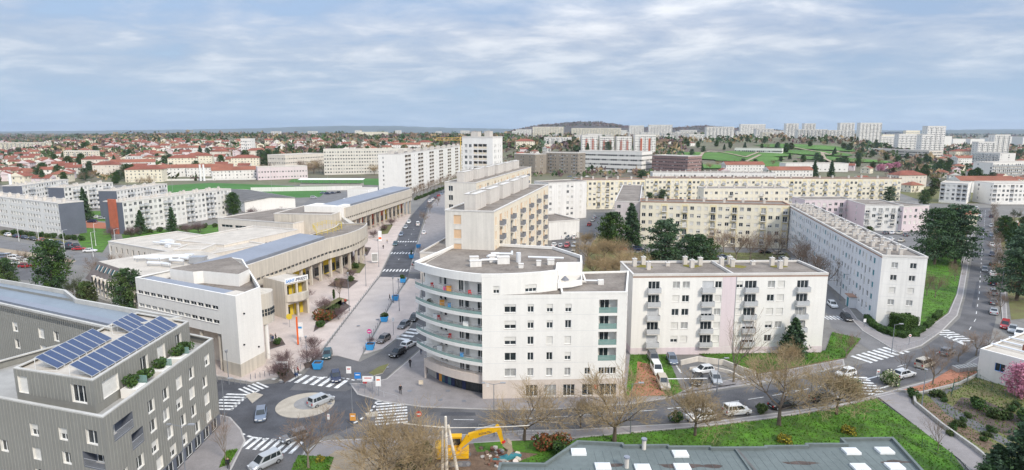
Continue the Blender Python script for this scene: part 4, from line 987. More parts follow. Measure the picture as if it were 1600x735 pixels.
def concrete_bar(name, label, outer, width, z0, z1, straight, colstep, inset_col=1.2, yellow=()):
    o = outer[0]; t = thing(name, label, 'civic building', o); rng = random.Random(33); lc = lambda p: (p[0] - o[0], p[1] - o[1])
    inner = offset(outer, width); mb = MB(); dist = 0
    for i, (a, c) in enumerate(zip(outer, outer[1:])):
        a = lc(a); c = lc(c); l = math.hypot(c[0] - a[0], c[1] - a[1]); u = ((c[0] - a[0]) / l, (c[1] - a[1]) / l)
        n = max(1, int(l / 1.75)); its = [(l * (j + .5) / n, z0 + 1.45, l / n - .25, .75, 'w', 'open') for j in range(n)]
        facade(t, mb, a, u, l, z0, z1, its, 1, 'concrete', rng, dep=.3, frame='concrete_grey')
    oi = [lc(p) for p in inner][::-1]
    for a, c in zip(oi, oi[1:]):
        l = math.hypot(c[0] - a[0], c[1] - a[1]); wall_plane(mb, a, ((c[0] - a[0]) / l, (c[1] - a[1]) / l), l, z0, z1, [], 'concrete')
    for a, c in ((lc(inner[0]), lc(outer[0])), (lc(outer[-1]), lc(inner[-1]))):
        l = math.hypot(c[0] - a[0], c[1] - a[1]); wall_plane(mb, a, ((c[0] - a[0]) / l, (c[1] - a[1]) / l), l, z0, z1, [], 'concrete')
    OL = [lc(p) for p in outer] + [lc(p) for p in inner][::-1]
    mb.face([(x, y, z0) for x, y in OL][::-1], 'concrete'); mb.build('wall', t)
    b = MB(); b.prism(inset(OL, .25), z1 - .8, z1 - .5, 'roof_gravel'); ro = b.build('roof', t)
    b = MB(); b.ring(OL, .3, z1 + .002, z1 + .12, 'coping'); b.build('parapet', ro)
    s0, s1 = straight; P = outer[s0:s1 + 1]; a1 = offset(P, 1.0); a2 = offset(P, width - .6); b = MB()
    q = [lc(p) for p in a1]; q2 = [lc(p) for p in a2]
    for i in range(len(q) - 1):                              # metal roof, higher on the inner side, with standing edge
        b.face([(*q[i], z1 - .5), (*q[i + 1], z1 - .5), (*q[i + 1], z1 + .75), (*q[i], z1 + .75)], 'roof_zinc')
        b.face([(*q[i], z1 + .75), (*q[i + 1], z1 + .75), (*q2[i + 1], z1 + 1.35), (*q2[i], z1 + 1.35)], 'roof_zinc')
        b.face([(*q2[i + 1], z1 - .5), (*q2[i], z1 - .5), (*q2[i], z1 + 1.35), (*q2[i + 1], z1 + 1.35)], 'white_wall')
    for k in (0, -1): b.face([(*q[k], z1 - .5), (*q[k], z1 + .75), (*q2[k], z1 + 1.35), (*q2[k], z1 - .5)], 'white_wall')
    b.build('metal_roof', ro)
    tot = 0; nxt = 1.0; b0 = MB(); b0.box(-.35, -.35, 0, .35, .35, z0, 'concrete'); me = b0.mesh('column'); pil = offset(outer, inset_col)
    for a, c in zip(pil, pil[1:]):
        l = math.hypot(c[0] - a[0], c[1] - a[1])
        while nxt <= tot + l:
            f = (nxt - tot) / l; p = (a[0] + (c[0] - a[0]) * f, a[1] + (c[1] - a[1]) * f); ob('column', me, t, (*lc(p), 0), math.atan2(c[1] - a[1], c[0] - a[0])); nxt += colstep
        tot += l
    bk = offset(outer, 5.5); b = MB()                        # recessed ground floor behind the columns
    for i, (a, c) in enumerate(zip(bk, bk[1:])):
        a = lc(a); c = lc(c); l = math.hypot(c[0] - a[0], c[1] - a[1]); u = ((c[0] - a[0]) / l, (c[1] - a[1]) / l); k = max(1, int(l / 4))
        for j in range(k): wall_plane(b, (a[0] + u[0] * l * j / k, a[1] + u[1] * l * j / k), u, l / k, 0, z0, [(.25, l / k - .25, .3, 3.0, .25)], 'yellow_paint' if (i, j) in yellow else 'brick_red' if (i + j) % 4 == 3 else 'concrete_grey'); wall_plane(b, (a[0] + u[0] * (l * j / k + .25), a[1] + u[1] * (l * j / k + .25)), u, .01, 0, .01, [], 'glass'); b.face([(a[0] + u[0] * (l * j / k + .25) - u[1] * -.2 * -1, a[1] + u[1] * (l * j / k + .25) + u[0] * .2, .3), (a[0] + u[0] * (l * (j + 1) / k - .25) - u[1] * .2, a[1] + u[1] * (l * (j + 1) / k - .25) + u[0] * .2, .3), (a[0] + u[0] * (l * (j + 1) / k - .25) - u[1] * .2, a[1] + u[1] * (l * (j + 1) / k - .25) + u[0] * .2, 3.0), (a[0] + u[0] * (l * j / k + .25) - u[1] * .2, a[1] + u[1] * (l * j / k + .25) + u[0] * .2, 3.0)], 'glass')
    b.build('recessed_shops', t)
    return t, o
bar1 = [(-66.5, 138), (-64.4, 146.5), (-62.3, 155.5), (-60.2, 165), (-58.2, 174), (-56.2, 182.5)] + arc3((-56.2, 182.5), (-50.9, 200.5), (-51.6, 214.5), 9)[1:]
tb, o1 = concrete_bar('curved_concrete_bar', 'curved raw-concrete bar raised on columns, bending round at its far end', bar1, 10.0, 6.4, 12.6, (0, 5), 5.2, yellow={(3, 0), (3, 1), (4, 0), (6, 0), (7, 0)})
b = MB()                                                     # yellow railings of the roof terrace on the bend
P = [(-62, 190), (-58.5, 196), (-57.5, 203), (-60, 211), (-66, 214), (-68, 205), (-64, 196)]
for k in range(len(P)):
    a = P[k]; c = P[(k + 1) % len(P)]
    for z in (12.75, 13.2, 13.7): b.tube((a[0] - o1[0], a[1] - o1[1], z), (c[0] - o1[0], c[1] - o1[1], z), .06, n=4, m='yellow_paint')
    for f in (0, .33, .66): b.tube((a[0] + (c[0] - a[0]) * f - o1[0], a[1] + (c[1] - a[1]) * f - o1[1], 11.8), (a[0] + (c[0] - a[0]) * f - o1[0], a[1] + (c[1] - a[1]) * f - o1[1], 13.7), .06, n=4, m='yellow_paint')
b.build('yellow_railing', tb)
bar2 = [(-69.0, 250), (-66.2, 267), (-63.4, 284), (-60.6, 301), (-57.8, 318), (-55.2, 334)]
t2, o2 = concrete_bar('straight_concrete_bar', 'straight raw-concrete bar on columns further up the street', bar2, 11.0, 7.4, 13.6, (0, 5), 5.6, yellow={(1, 0), (3, 1), (4, 2)})
b = MB(); b.prism([(-70 - o2[0], 248 - o2[1]), (-68.5 - o2[0], 256 - o2[1]), (-84 - o2[0], 260 - o2[1]), (-86 - o2[0], 250 - o2[1])], 3, 14.5, 'white_wall'); b.build('white_end_block', t2)
b = MB(); b.prism([(-71 - o2[0], 300 - o2[1]), (-69 - o2[0], 312 - o2[1]), (-80 - o2[0], 314 - o2[1]), (-82 - o2[0], 302 - o2[1])], 0, 16.5, 'white_wall', top='roof_pale'); b.build('rooftop_block', t2)
b = MB()                                                     # stair sweeping between the two bars
b.prism([(-70 - o1[0], 247 - o1[1]), (-68 - o1[0], 246 - o1[1]), (-52.5 - o1[0], 215 - o1[1]), (-55 - o1[0], 214.6 - o1[1])], 8.5, 10.2, 'concrete'); b.build('link_ramp', tb)

def sign_house():
    o = (-54.6, 141.6); t = thing('concrete_entrance_tower', 'small concrete entrance tower with yellow walls and a town name sign', 'civic building', o)
    f = Vector((3.8, 5.2)).normalized(); n = Vector((-f.y, f.x)); lc = lambda s_, d: ((f * s_ + n * d).x, (f * s_ + n * d).y); F2 = (f.x, f.y); N2 = (n.x, n.y)
    b = MB(); Wd = 6.6
    for z0, z1 in ((0, 4.4), (5.2, 9.3)):
        wall_plane(b, lc(0, 0), F2, Wd, z0, z1, [(.7, Wd - .5, z0 + .1, z1 - .9, 2.2)], 'concrete')
    wall_plane(b, lc(0, 0), F2, Wd, 4.4, 5.2, [], 'concrete'); wall_plane(b, lc(0, 9), (-n.x, -n.y), 9, 0, 9.3, [], 'concrete'); wall_plane(b, lc(Wd, 0), N2, 9, 0, 9.3, [], 'concrete'); wall_plane(b, lc(Wd, 9), (-f.x, -f.y), Wd, 0, 9.3, [], 'concrete')
    b.build('wall', t)
    b = MB(); b.prism([lc(.1, .1), lc(Wd - .1, .1), lc(Wd - .1, 8.9), lc(.1, 8.9)], 8.6, 8.95, 'roof_pale'); b.build('roof', t)
    for z0 in (.15, 5.35):
        b = MB()
        for k in range(2):
            x0 = .8 + k * 2.75; wall_plane(b, lc(x0, 1.9), F2, 2.5, z0, z0 + 3.1, [(.9, 1.6, z0, z0 + 2.2, .15)], 'yellow_paint'); b.prism([lc(x0 + .9, 2.0), lc(x0 + 1.6, 2.0), lc(x0 + 1.6, 2.05), lc(x0 + .9, 2.05)], z0, z0 + 2.2, 'glass')
        b.build('yellow_panel', t); b = MB(); b.prism([lc(3.3, .1), lc(3.75, .1), lc(3.75, .6), lc(3.3, .6)], z0 - .05, z0 + 3.3, 'concrete'); b.build('pillar', t)
    P = [lc(.2 + (Wd - .2) * i / 10, -.15 - 1.6 * math.sin(math.pi * i / 10)) for i in range(11)] + [lc(Wd, -.01), lc(.2, -.01)]
    b = MB(); b.prism(P, 4.3, 6.0, 'concrete'); b.build('curved_balcony', t)
    b = MB(); b.prism([lc(.1, -.16), lc(Wd, -.16), lc(Wd, -.02), lc(.1, -.02)], 8.75, 10.0, 'white'); s_ = b.build('name_sign', t)
    ang = math.atan2(f.y, f.x)
    for txt, m, x in (('SAINT', 'letter_blue', .35), ('-PRIEST', 'letter_navy', 2.85)):
        c = bpy.data.curves.new('lettering', 'FONT'); c.body = txt; c.size = 1.0; c.extrude = .02; c.space_character = 1.0; c.offset = .012
        to = bpy.data.objects.new('tmp', c); COL.objects.link(to); bpy.context.view_layer.update()
        me = bpy.data.meshes.new_from_object(to.evaluated_get(bpy.context.evaluated_depsgraph_get())); bpy.data.objects.remove(to)
        me.materials.clear(); me.materials.append(M(m)); p = lc(x, -.19)
        wd = max(v.co.x for v in me.vertices); tgt = 2.4 if txt == 'SAINT' else 3.5
        q = ob('lettering', me, s_, (p[0], p[1], 9.0)); q.rotation_euler = (R(90), 0, ang); q.scale = (tgt / wd, 1, 1)
    return t
sign_house()

def narrow(W, z, n, w_=.9, h=1.9): return [(1.4 + (W - 2.8) * i / (n - 1), z, w_, h, 'w', 'open') for i in range(n)]
def from_roof(px0, px1, H): return G(*px0, H), G(*px1, H)
def plen(a, c): return math.hypot(c[0] - a[0], c[1] - a[1])
a, c = (-136.0, 201.5), (-93.5, 176.5); W_ = plen(a, c)
block('beige_civic_wing', 'low beige wing with a row of narrow upright windows under a flat pale roof', a, c, 24, 8.2, {'f': narrow(W_, 4.9, 15), 'r': []}, 'beige_wall', 1, 'civic building', roof='roof_pale', parapet=.3)
b = MB(); b.box(20, 6, 8.2, 23, 9, 9.6, 'duct'); b.box(26, 4, 8.2, 28, 5, 9.1, 'duct'); b.tube((18, 5, 9), (30, 7, 9), .3, n=8, m='duct')
ob('roof_plant', b.mesh('roof_plant'), None, (-136, 201.5, 0), math.atan2(-25, 42.5), 'grey ventilation plant on the pale roof of the low beige wing', 'ventilation unit')
a, c = (-92.5, 192.0), (-79.5, 222.5); W_ = plen(a, c)
block('beige_civic_hall', 'beige civic hall with tall narrow windows behind the concrete bar', a, c, 22, 8.8, {'f': narrow(W_, 4.4, 16, .95, 2.4)}, 'beige_wall', 1, 'civic building', roof='roof_pale', parapet=.35)
a, c = (-102.5, 181.0), (-94.0, 181.5)
block('stair_block', 'small beige stair block with tall gridded window between two wings', a, c, 9, 9.4, {'f': [(5.6, 2.4, 2.6, 4.6, 'w', 'open')]}, 'grey_beige', 1, 'civic building', roof='roof_pale', parapet=.3)
a, c = (-123, 251.5), (-86, 236.0); W_ = plen(a, c)
block('theatre_hall', 'windowless beige hall with one dark horizontal strip, behind the civic roofs', a, c, 34, 9.0, {'f': [(x, 5.6, 6.2, 1.1, 'w', 'open') for x in (5, 12.5, 20, 27.5)]}, 'beige_wall', 1, 'civic building', roof='roof_gravel', parapet=.4)
a, c = (-96, 243.0), (-72, 240.0)
block('theatre_stage', 'taller concrete stage block next to the windowless hall', a, c, 26, 12.0, {'f': [(9, 7.5, 1, 1, 'w', 'open')], 'r': [(6, 5.5, 1.4, 1.4, 'w', 'open')]}, 'concrete', 1, 'civic building', roof='roof_gravel', parapet=.35)
# mansard block with skylights
def mansard():
    o = (-119.0, 165.5); p1 = (-88.0, 142.0); W = plen(o, p1); t = thing('mansard_building', 'low dark-brown mansard building with a row of skylights behind the pines', 'civic building', o, math.atan2(p1[1] - o[1], p1[0] - o[0])); rng = random.Random(3)
    D = 30; mb = MB(); facade(t, mb, (0, 0), (1, 0), W, 0, 4.4, [(1.5 + i * 2.3, 1.0, 1.3, 2.6, 'w', 'open') for i in range(int(W / 2.3))], 1, 'beige_wall', rng)
    for s_ in 'rbl':
        (fx, fy), u = SIDES[s_]; wall_plane(mb, (fx * W, fy * D), u, D if s_ in 'rl' else W, 0, 4.4, [], 'beige_wall')
    mb.build('wall', t); b = MB(); s_ = 2.6
    B0 = [(-.3, -.3), (W + .3, -.3), (W + .3, D + .3), (-.3, D + .3)]; T0 = [(s_, s_), (W - s_, s_), (W - s_, D - s_), (s_, D - s_)]
    for i in range(4): j = (i + 1) % 4; b.face([(*B0[i], 4.4), (*B0[j], 4.4), (*T0[j], 9.0), (*T0[i], 9.0)], 'mansard')
    b.face([(x, y, 4.4) for x, y in B0][::-1], 'mansard'); ro = b.build('mansard_roof', t); b = MB(); b.prism(T0, 8.9, 9.15, 'roof_pale'); b.build('flat_roof', ro)
    for i in range(13):
        x = 4 + i * (W - 8) / 12; b = MB(); q = .02
        f0, f1 = .58, .86; y0 = -.3 + (s_ + .3) * f0; y1 = -.3 + (s_ + .3) * f1; z0 = 4.4 + 4.6 * f0; z1 = 4.4 + 4.6 * f1
        b.faces([(-.55, y0 - .12, z0 + .07), (.55, y0 - .12, z0 + .07), (.55, y1 - .12, z1 + .07), (-.55, y1 - .12, z1 + .07), (-.55, y0, z0), (.55, y0, z0), (.55, y1, z1), (-.55, y1, z1)], [(0, 1, 5, 4), (1, 2, 6, 5), (2, 3, 7, 6), (3, 0, 4, 7)], 'frame_white')
        b.face([(-.55, y0 - .12, z0 + .07), (.55, y0 - .12, z0 + .07), (.55, y1 - .12, z1 + .07), (-.55, y1 - .12, z1 + .07)], 'glass_blue'); ob('skylight', b.mesh('skylight'), ro, (x, 0, 0))
        if i < 12:
            b = MB(); b.box(-.6, -.28, 2.9, .6, .5, 5.9, 'beige_wall'); b.box(-.4, -.33, 3.2, .4, -.285, 5.7, 'glass'); ob('dormer', b.mesh('dormer'), t, (x + W / 30, 0, 0))
    return t
mansard()
def roof_ducts():
    t = thing('roof_air_ducts', 'tangle of white air ducts on the pale flat roof behind the white civic building', 'air ducts', (-98, 163, 9.15)); rng = random.Random(8)
    for k, pts in enumerate(([(-8, 4), (-3, 6), (2, 5), (6, 2)], [(-6, 2), (-1, 3.5), (3, 3), (5, -1), (9, -2)], [(-2, 0), (2, -1), (4, 2), (8, 3)], [(0, -3), (4, -3.5), (7, -5)], [(3, 4), (9, 1), (14, 1.5)])):
        b = MB(); z = .9 + .35 * (k % 3)
        for p, q in zip(pts, pts[1:]): b.tube((*p, z), (*q, z), .45 - .05 * (k % 2), n=8, m='duct')
        for p in pts: b.tube((*p, 0), (*p, z), .1, n=5, m='steel')
        b.build('duct', t)
    b = MB(); b.box(10, -1, .2, 14, 1.5, 2.0, 'steel'); b.box(5.5, 4, .2, 8, 6, 1.6, 'duct'); b.build('air_unit', t)
roof_ducts()
# gym hall by the playing field
def gym():
    a = (-150, 339.0); c = (-129, 360.0); W = plen(a, c); t = thing('sports_hall', 'white sports hall with a low dark-grey pitched roof beside the playing field', 'sports hall', a, math.atan2(21, 21)); D = 70; rng = random.Random(2); mb = MB()
    facade(t, mb, (W, 0), (0, 1), D, 0, 6.2, [(2.5 + i * 3.4, z, 2.4, 1.7, 'w', 'open') for i in range(20) for z in (1, 4)], 1, 'white_wall', rng, probs=[('open', 1)])
    for s_ in 'fbl': (fx, fy), u = SIDES[s_]; wall_plane(mb, (fx * W, fy * D), u, W if s_ in 'fb' else D, 0, 6.2, [], 'white_wall')
    for y in (0, D): mb.face([(0, y, 6.2), (W, y, 6.2), (W / 2, y, 7.5)], 'white_wall')
    mb.build('wall', t); b = MB(); e = .8
    b.face([(-e, -e, 6.0), (W / 2, -e, 7.6), (W / 2, D + e, 7.6), (-e, D + e, 6.0)], 'roof_dark'); b.face([(W / 2, -e, 7.6), (W + e, -e, 6.0), (W + e, D + e, 6.0), (W / 2, D + e, 7.6)], 'roof_dark'); b.build('roof', t)
gym()
# ------------------------------------------------------------------ apartment slabs further out
def rows(W, nf, z0, fh, pattern, w_=1.45, h=1.45, sill=.85):
    """pattern: string repeated along the wall, one char per 2.6 m bay: w window, d balcony door, l loggia, . blank"""
    n = max(1, int(W / 2.6)); out = []
    for i in range(n):
        k = pattern[i % len(pattern)]; x = W * (i + .5) / n
        for f in range(nf):
            z = z0 + f * fh
            if k == 'w': out.append((x, z + sill, w_, h, 'w'))
            elif k == 'd': out.append((x, z + .1, 1.7, 2.1, 'd'))
            elif k == 'l': out.append((x, z + .08, 2.3, 2.35, 'l'))
            elif k == 's': out.append((x, z + .9, 1.2, 1.35, 'w', 'shut'))
    return out
def chimrow(W, D, step, size=(.9, .9, 1.5), y=None): return [(x, (y or D / 2) + (1.2 if i % 2 else -1.0), *size) for i, x in enumerate([2.5 + step * k for k in range(int((W - 4) / step) + 1)])]
gl = 'white slabs with slate gables on the left'
for i, (lab, pa, pb, D, H, pat) in enumerate((
    ('five-storey white slab with a broad slate-blue gable beside the left avenue', None, None, 10, 14, 'ww.www'),
    ('white slab with balconies and a red brick shaft on its slate gable', (191, 317), (361, 296), 11, 14, 'wwwdd'),
    ('white slab half hidden behind the one with the red shaft', (182, 299), (261, 288), 10, 14, 'wwwdd'),
    ('white slab behind the pointed conifer, second from the left edge', (99.5, 294), (176, 286), 10, 14, 'wwdd'),
    ('farthest white slab with slate gable at the left edge, by a tall flue', (34, 291), (106, 281), 10, 14, 'wwddww'))):
    if pa is None: pA, pB = (-297.0, 317.0), (-195.7, 260.6)
    else: pA, pB = from_roof(pa, pb, H)
    W_ = plen(pA, pB); fz = rows(W_, 5, .6, 2.7, pat, 1.5, 1.45, .8)
    side = {'r': []} if pa is None else {'l': []}
    t, _, _ = block('apartment_slab', lab, pA, pB, D, H, {'f': fz, 'b': rows(W_, 5, .6, 2.7, 'w')}, 'white_wall_b', 1 if i < 2 else 0, group=gl, walls={'r': 'slate_wall'} if pa is None else {'l': 'slate_wall'}, chim=chimrow(W_, D, 4.2), roof='roof_pale', parapet=.4, probs=[('open', 4), ('cur', 5), ('half', 2), ('shut', 1)], rail='shutter_grey')
    if i == 1: b = MB(); b.box(-.9, 3.4, 0, -.01, 7.4, 15.4, 'brick_red'); b.build('brick_shaft', t)
b = MB(); b.tube((0, 0, 0), (0, 0, 17), .9, .8, 12, 'white'); ob('flue', b.mesh('flue'), None, (*G(20, 312), 0), 0, 'tall white flue standing at the far left edge', 'flue')
# cream blocks along the street; gables and backs greyer, shade put into wall colour
CH1 = [(6 + 11.5 * k, 5.6, 8.0, 2.4, 3.3) for k in range(5)]
it = []
fzc = [2.0 + 2.95 * k for k in range(9)]
for k, z in enumerate(fzc):
    for s_ in (5.6, 15.5, 25.8, 36.2, 46.5, 57.0): it.append((s_, z + .1, 2.0, 2.3, 'd', None))
    for s_ in (1.6, 9.4, 11.4, 19.6, 21.6, 30.0, 32.0, 40.4, 42.4, 50.6, 52.6, 61.4): it.append((s_, z + .5, .85, 1.75, 'w', None))
CP = [('shut', 6), ('open', 4), ('half', 2)]
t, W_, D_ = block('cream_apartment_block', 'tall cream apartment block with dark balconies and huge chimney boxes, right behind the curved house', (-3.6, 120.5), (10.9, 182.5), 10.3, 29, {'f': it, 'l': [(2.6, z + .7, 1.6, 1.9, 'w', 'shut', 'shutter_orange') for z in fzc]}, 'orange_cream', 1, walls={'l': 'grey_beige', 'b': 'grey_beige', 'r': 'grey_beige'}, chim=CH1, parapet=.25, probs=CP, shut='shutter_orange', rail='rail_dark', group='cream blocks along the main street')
it = []
for z in fzc:
    for i in range(20): it.append((2.2 + i * 4.2, z + .5, .95, 1.8, 'w', None))
    for i in range(9): it.append((4.3 + i * 9.2, z + .1, 1.8, 2.3, 'd', None))
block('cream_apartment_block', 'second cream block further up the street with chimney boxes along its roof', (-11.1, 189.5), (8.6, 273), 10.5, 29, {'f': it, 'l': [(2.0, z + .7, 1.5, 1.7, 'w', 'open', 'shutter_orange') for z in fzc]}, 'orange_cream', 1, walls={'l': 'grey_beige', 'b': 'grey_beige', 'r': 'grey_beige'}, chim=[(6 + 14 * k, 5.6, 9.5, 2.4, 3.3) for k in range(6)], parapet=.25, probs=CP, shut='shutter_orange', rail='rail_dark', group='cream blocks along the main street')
block('low_shop_building', 'low pale shop building squeezed between the street and the cream blocks', (-27.5, 178), (-17.5, 176), 30, 9, {'f': rows(10, 2, 1, 3.2, 'ww'), 'l': rows(30, 2, 1, 3.2, 'w.w')}, 'beige_wall', 1, 'shop', parapet=.5, roof='roof_gravel')
# tower
P_ = (-9.6, 305); fzt = [2 + 2.85 * k for k in range(13)]
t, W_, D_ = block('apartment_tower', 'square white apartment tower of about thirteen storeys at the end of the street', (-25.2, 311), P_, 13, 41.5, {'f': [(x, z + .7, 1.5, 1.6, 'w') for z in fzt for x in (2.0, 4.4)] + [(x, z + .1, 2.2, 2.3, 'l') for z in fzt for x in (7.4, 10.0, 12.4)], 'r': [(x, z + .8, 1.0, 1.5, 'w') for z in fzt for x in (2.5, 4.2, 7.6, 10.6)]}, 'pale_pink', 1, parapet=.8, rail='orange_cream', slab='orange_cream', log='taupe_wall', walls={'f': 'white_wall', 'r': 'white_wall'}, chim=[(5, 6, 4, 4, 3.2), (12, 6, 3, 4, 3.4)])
# long white barre with loggia stripes, depth shade put into a taupe recess colour
pA, pB = G(620, 242, 29.5), G(726, 228, 29.5); W_ = plen(pA, pB); it = []
n = 14; bay = W_ / n
for k in range(n):
    if k % 2 == 0 and k == 0: continue
    for f in range(9):
        z = 2.2 + f * 2.95
        if k % 2: it += [(bay * (k + .28), z + .1, bay * .4, 2.5, 'l'), (bay * (k + .74), z + .1, bay * .4, 2.5, 'l')]
        else: it.append((bay * (k + .5), z + .9, 1.2, 1.3, 'w'))
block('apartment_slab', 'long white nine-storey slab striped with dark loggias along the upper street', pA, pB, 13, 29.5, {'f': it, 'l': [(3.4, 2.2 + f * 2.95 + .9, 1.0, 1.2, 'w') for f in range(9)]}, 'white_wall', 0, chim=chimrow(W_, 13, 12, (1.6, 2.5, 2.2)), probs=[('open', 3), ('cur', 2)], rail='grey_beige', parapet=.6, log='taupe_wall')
# courtyard blocks
PC = [('shut', 3), ('open', 4), ('cur', 3), ('half', 2)]
def court(lab, pa, pb, D, H, nf, pat, wm, lod=1, z0=1.4, walls=None, extra=None, chimstep=7.5, rail='bars', group='cream slabs around the courtyard', roof='roof_gravel', yellow=0, sub=None):
    a, c = (pa, pb) if sub else from_roof(pa, pb, H); W = plen(a, c); fh = (H - z0 - .6) / nf
    t, W, D = block('apartment_slab', lab, a, c, D, H, {'f': rows(W, nf, z0, fh, pat), 'r': rows(D, nf, z0, fh, 'w..') if D < 40 else rows(D, nf, z0, fh, 'wwd'), 'l': rows(D, nf, z0, fh, '.w..') if D < 40 else rows(D, nf, z0, fh, 'wwd')}, wm, lod, group=group, walls=walls, chim=chimrow(W, D, chimstep) if chimstep else [], probs=PC, rail=rail, parapet=.35, cop='coping_brown' if yellow else 'coping', roof=roof)
    b = MB(); n = max(1, int(W / 2.6))
    for i in range(n):
        if yellow and pat[i % len(pat)] in 'd':
            x = W * (i + .5) / n; s_ = 1.3
            for f in range(nf):
                z = z0 + f * fh
                b.box(x - s_, -.03, z + 2.25, x + s_, -.004, z + fh + .0, 'yellow_wall'); 
                b.box(x - s_, -.03, z, x - .9, -.004, z + 2.25, 'yellow_wall'); b.box(x + .9, -.03, z, x + s_, -.004, z + 2.25, 'yellow_wall')
    if b.f: b.build('yellow_bays', t, kind='stuff')
    return t
court('cream five-storey slab with yellow balcony bays behind the courtyard cedars', (1001, 316), (1234, 321), 11, 17, 5, 'wwsdwwd', 'cream_wall', 1, yellow=1)
court('mauve-grey slab seen end-on beside the courtyard car park', (41.9, 246.5), (51.8, 244.3), 78, 16.6, 5, 'w..w', 'mauve_wall', 1, sub=1, chimstep=0)
court('yellow-striped cream slab at the back of the courtyard road', (905, 282), (1008, 281), 12, 17, 5, 'wdwwd', 'cream_wall', 1, yellow=1)
court('very long low cream and yellow slab crossing the middle distance', (1009, 279), (1409, 280), 12, 15.5, 4, 'wwdwwdsd', 'cream_wall', 0, yellow=1, chimstep=9)
court('shorter cream slab with shuttered windows standing in front of the very long one', (1100, 295), (1234, 295), 11, 15, 4, 'wswswd', 'cream_wall', 1)
court('white slab end with few windows above a low dark-roofed annex', (857, 287), (917, 284), 14, 19, 6, 'w.s.w', 'white_wall_b', 1, chimstep=0)
court('grey-white roofscape block beyond the very long cream slab', (1020, 270), (1212, 271), 14, 12, 3, 'wsw', 'white_wall_b', 0, chimstep=5, group='blocks behind the courtyard')
block('low_annex', 'low white annex with a flat dark roof beside the courtyard parking', G(857, 376), G(905, 372), 22, 7.5, {'f': [(8, 2, 1.2, .9, 'w', 'open')]}, 'white_wall_b', 1, 'annex', parapet=.5, roof='roof_gravel')
# pink pair on the right
court('pink and white four-storey block with balconies behind the long pale-blue slab', (1352, 321), (1412, 322), 24, 11.6, 3, 'dwdw', 'white_wall_b', 1, z0=2.4, walls={'l': 'pink_wall', 'r': 'pale_pink'}, chimstep=0, group='pink blocks', roof='roof_gravel')
court('pink block with set-back wing, right of the pink and white one', (1412, 324), (1452, 322), 18, 11.2, 3, 'ww', 'pale_pink', 1, z0=2.4, chimstep=0, group='pink blocks')
court('pink and white block half hidden behind the rows of white chimneys', (1258, 313), (1338, 313), 14, 11.6, 3, 'dww', 'pale_pink', 1, z0=2.4, chimstep=0, group='pink blocks')
court('white three-storey block with inset balconies at the avenue corner', (1470, 286), (1513, 288), 22, 12.5, 4, 'lwwl', 'white_wall', 0, chimstep=0, group='white blocks by the avenue', roof='roof_pale')
court('white block with orange inset balconies at the right edge', (1553, 287), (1640, 287), 16, 13, 4, 'lwww', 'white_wall', 0, chimstep=0, group='white blocks by the avenue', roof='roof_pale')
court('terraced white block of balconies high on the right edge', (1552, 255), (1645, 253), 18, 16, 5, 'dd', 'white_wall', 0, chimstep=0, group='white blocks by the avenue', roof='roof_pale')
court('white stepped block below the far-right towers', (1521, 238), (1563, 240), 18, 19, 6, 'dw', 'white_wall', 0, chimstep=0, group='white blocks by the avenue', roof='roof_pale')
# public buildings in the middle distance
def public(name, lab, pa, pb, D, H, nf, pat, wm, cat, w_=2.2, h=1.4, z0=1.2, roof='roof_pale', lod=0, z=0.0, **k):
    for _ in range(12):
        a, c = from_roof(pa, pb, H + z); z = .5 * z + .5 * (terr((a[0] + c[0]) / 2, (a[1] + c[1]) / 2) - .3)
    W = plen(a, c); fh = (H - z0 - .8) / nf
    return block(name, lab, a, c, D, H, {'f': rows(W, nf, z0, fh, pat, w_, h), 'r': rows(D, nf, z0, fh, pat, w_, h), 'l': rows(D, nf, z0, fh, pat, w_, h)}, wm, lod, cat, roof=roof, parapet=.5, z=z, probs=[('open', 5), ('cur', 2)], **k)
public('taupe_apartment_house', 'taupe cube house with scattered dark windows and red recesses', (848, 239), (903, 240), 22, 22, 6, 'w.wlw', 'taupe_wall', 'apartment building', 1.3, 1.5)
public('taupe_apartment_house', 'lower brown-grey wing left of the taupe cube house', (803, 241), (836, 242), 20, 21, 6, 'w..w', 'taupe_wall', 'apartment building', 1.2, 1.4)
public('school_building', 'long white school with ribbon windows and a pinkish base', (905, 236), (1003, 238), 30, 22, 4, 'w', 'white_wall', 'school', 2.5, 1.7)
public('maroon_building', 'maroon slatted building with white roof lines beyond the courtyard', (1019, 243), (1075, 245), 26, 19, 5, 'w', 'maroon', 'office building', 2.4, .9)
public('grey_long_building', 'long weathered grey building behind bare trees near the stadium', (505, 234), (640, 233), 16, 26, 7, 'w', 'grey_beige', 'apartment building', 1.6, 1.3)
public('cream_apartment_house', 'cream apartment house standing alone on the skyline left of the tower', (557, 211), (604, 211), 30, 24, 6, 'w', 'cream_wall', 'apartment building', 1.4, 1.3, z=18)
public('school_hall', 'low pale school hall with shed roofs by the playing fields', (445, 243), (508, 240), 26, 16, 3, 'w', 'beige_wall', 'school', 1.6, 1.3)
public('pink_clubhouse', 'long low pink clubhouse beside the playing field', (402, 262), (480, 260), 14, 12, 2, 'w', 'pale_pink', 'clubhouse', 1.4, 1.2)
public('hillside_school', 'low hillside school with pale bands below the right-hand towers', (1336, 232), (1452, 236), 26, 10, 2, 'w', 'beige_wall', 'school', 2.4, 1.6, z=10)
public('white_long_hall', 'long low white hall at the foot of the green park', (1228, 256), (1326, 256), 16, 9, 1, 'w.', 'white_wall_b', 'hall', 1.6, 1.2, z=2)
public('park_pavilion', 'flat white pavilion on top of the green park hill', (1148, 232), (1222, 233), 16, 7, 1, 'w', 'white_wall', 'pavilion', 2.4, 2.0, z=16)
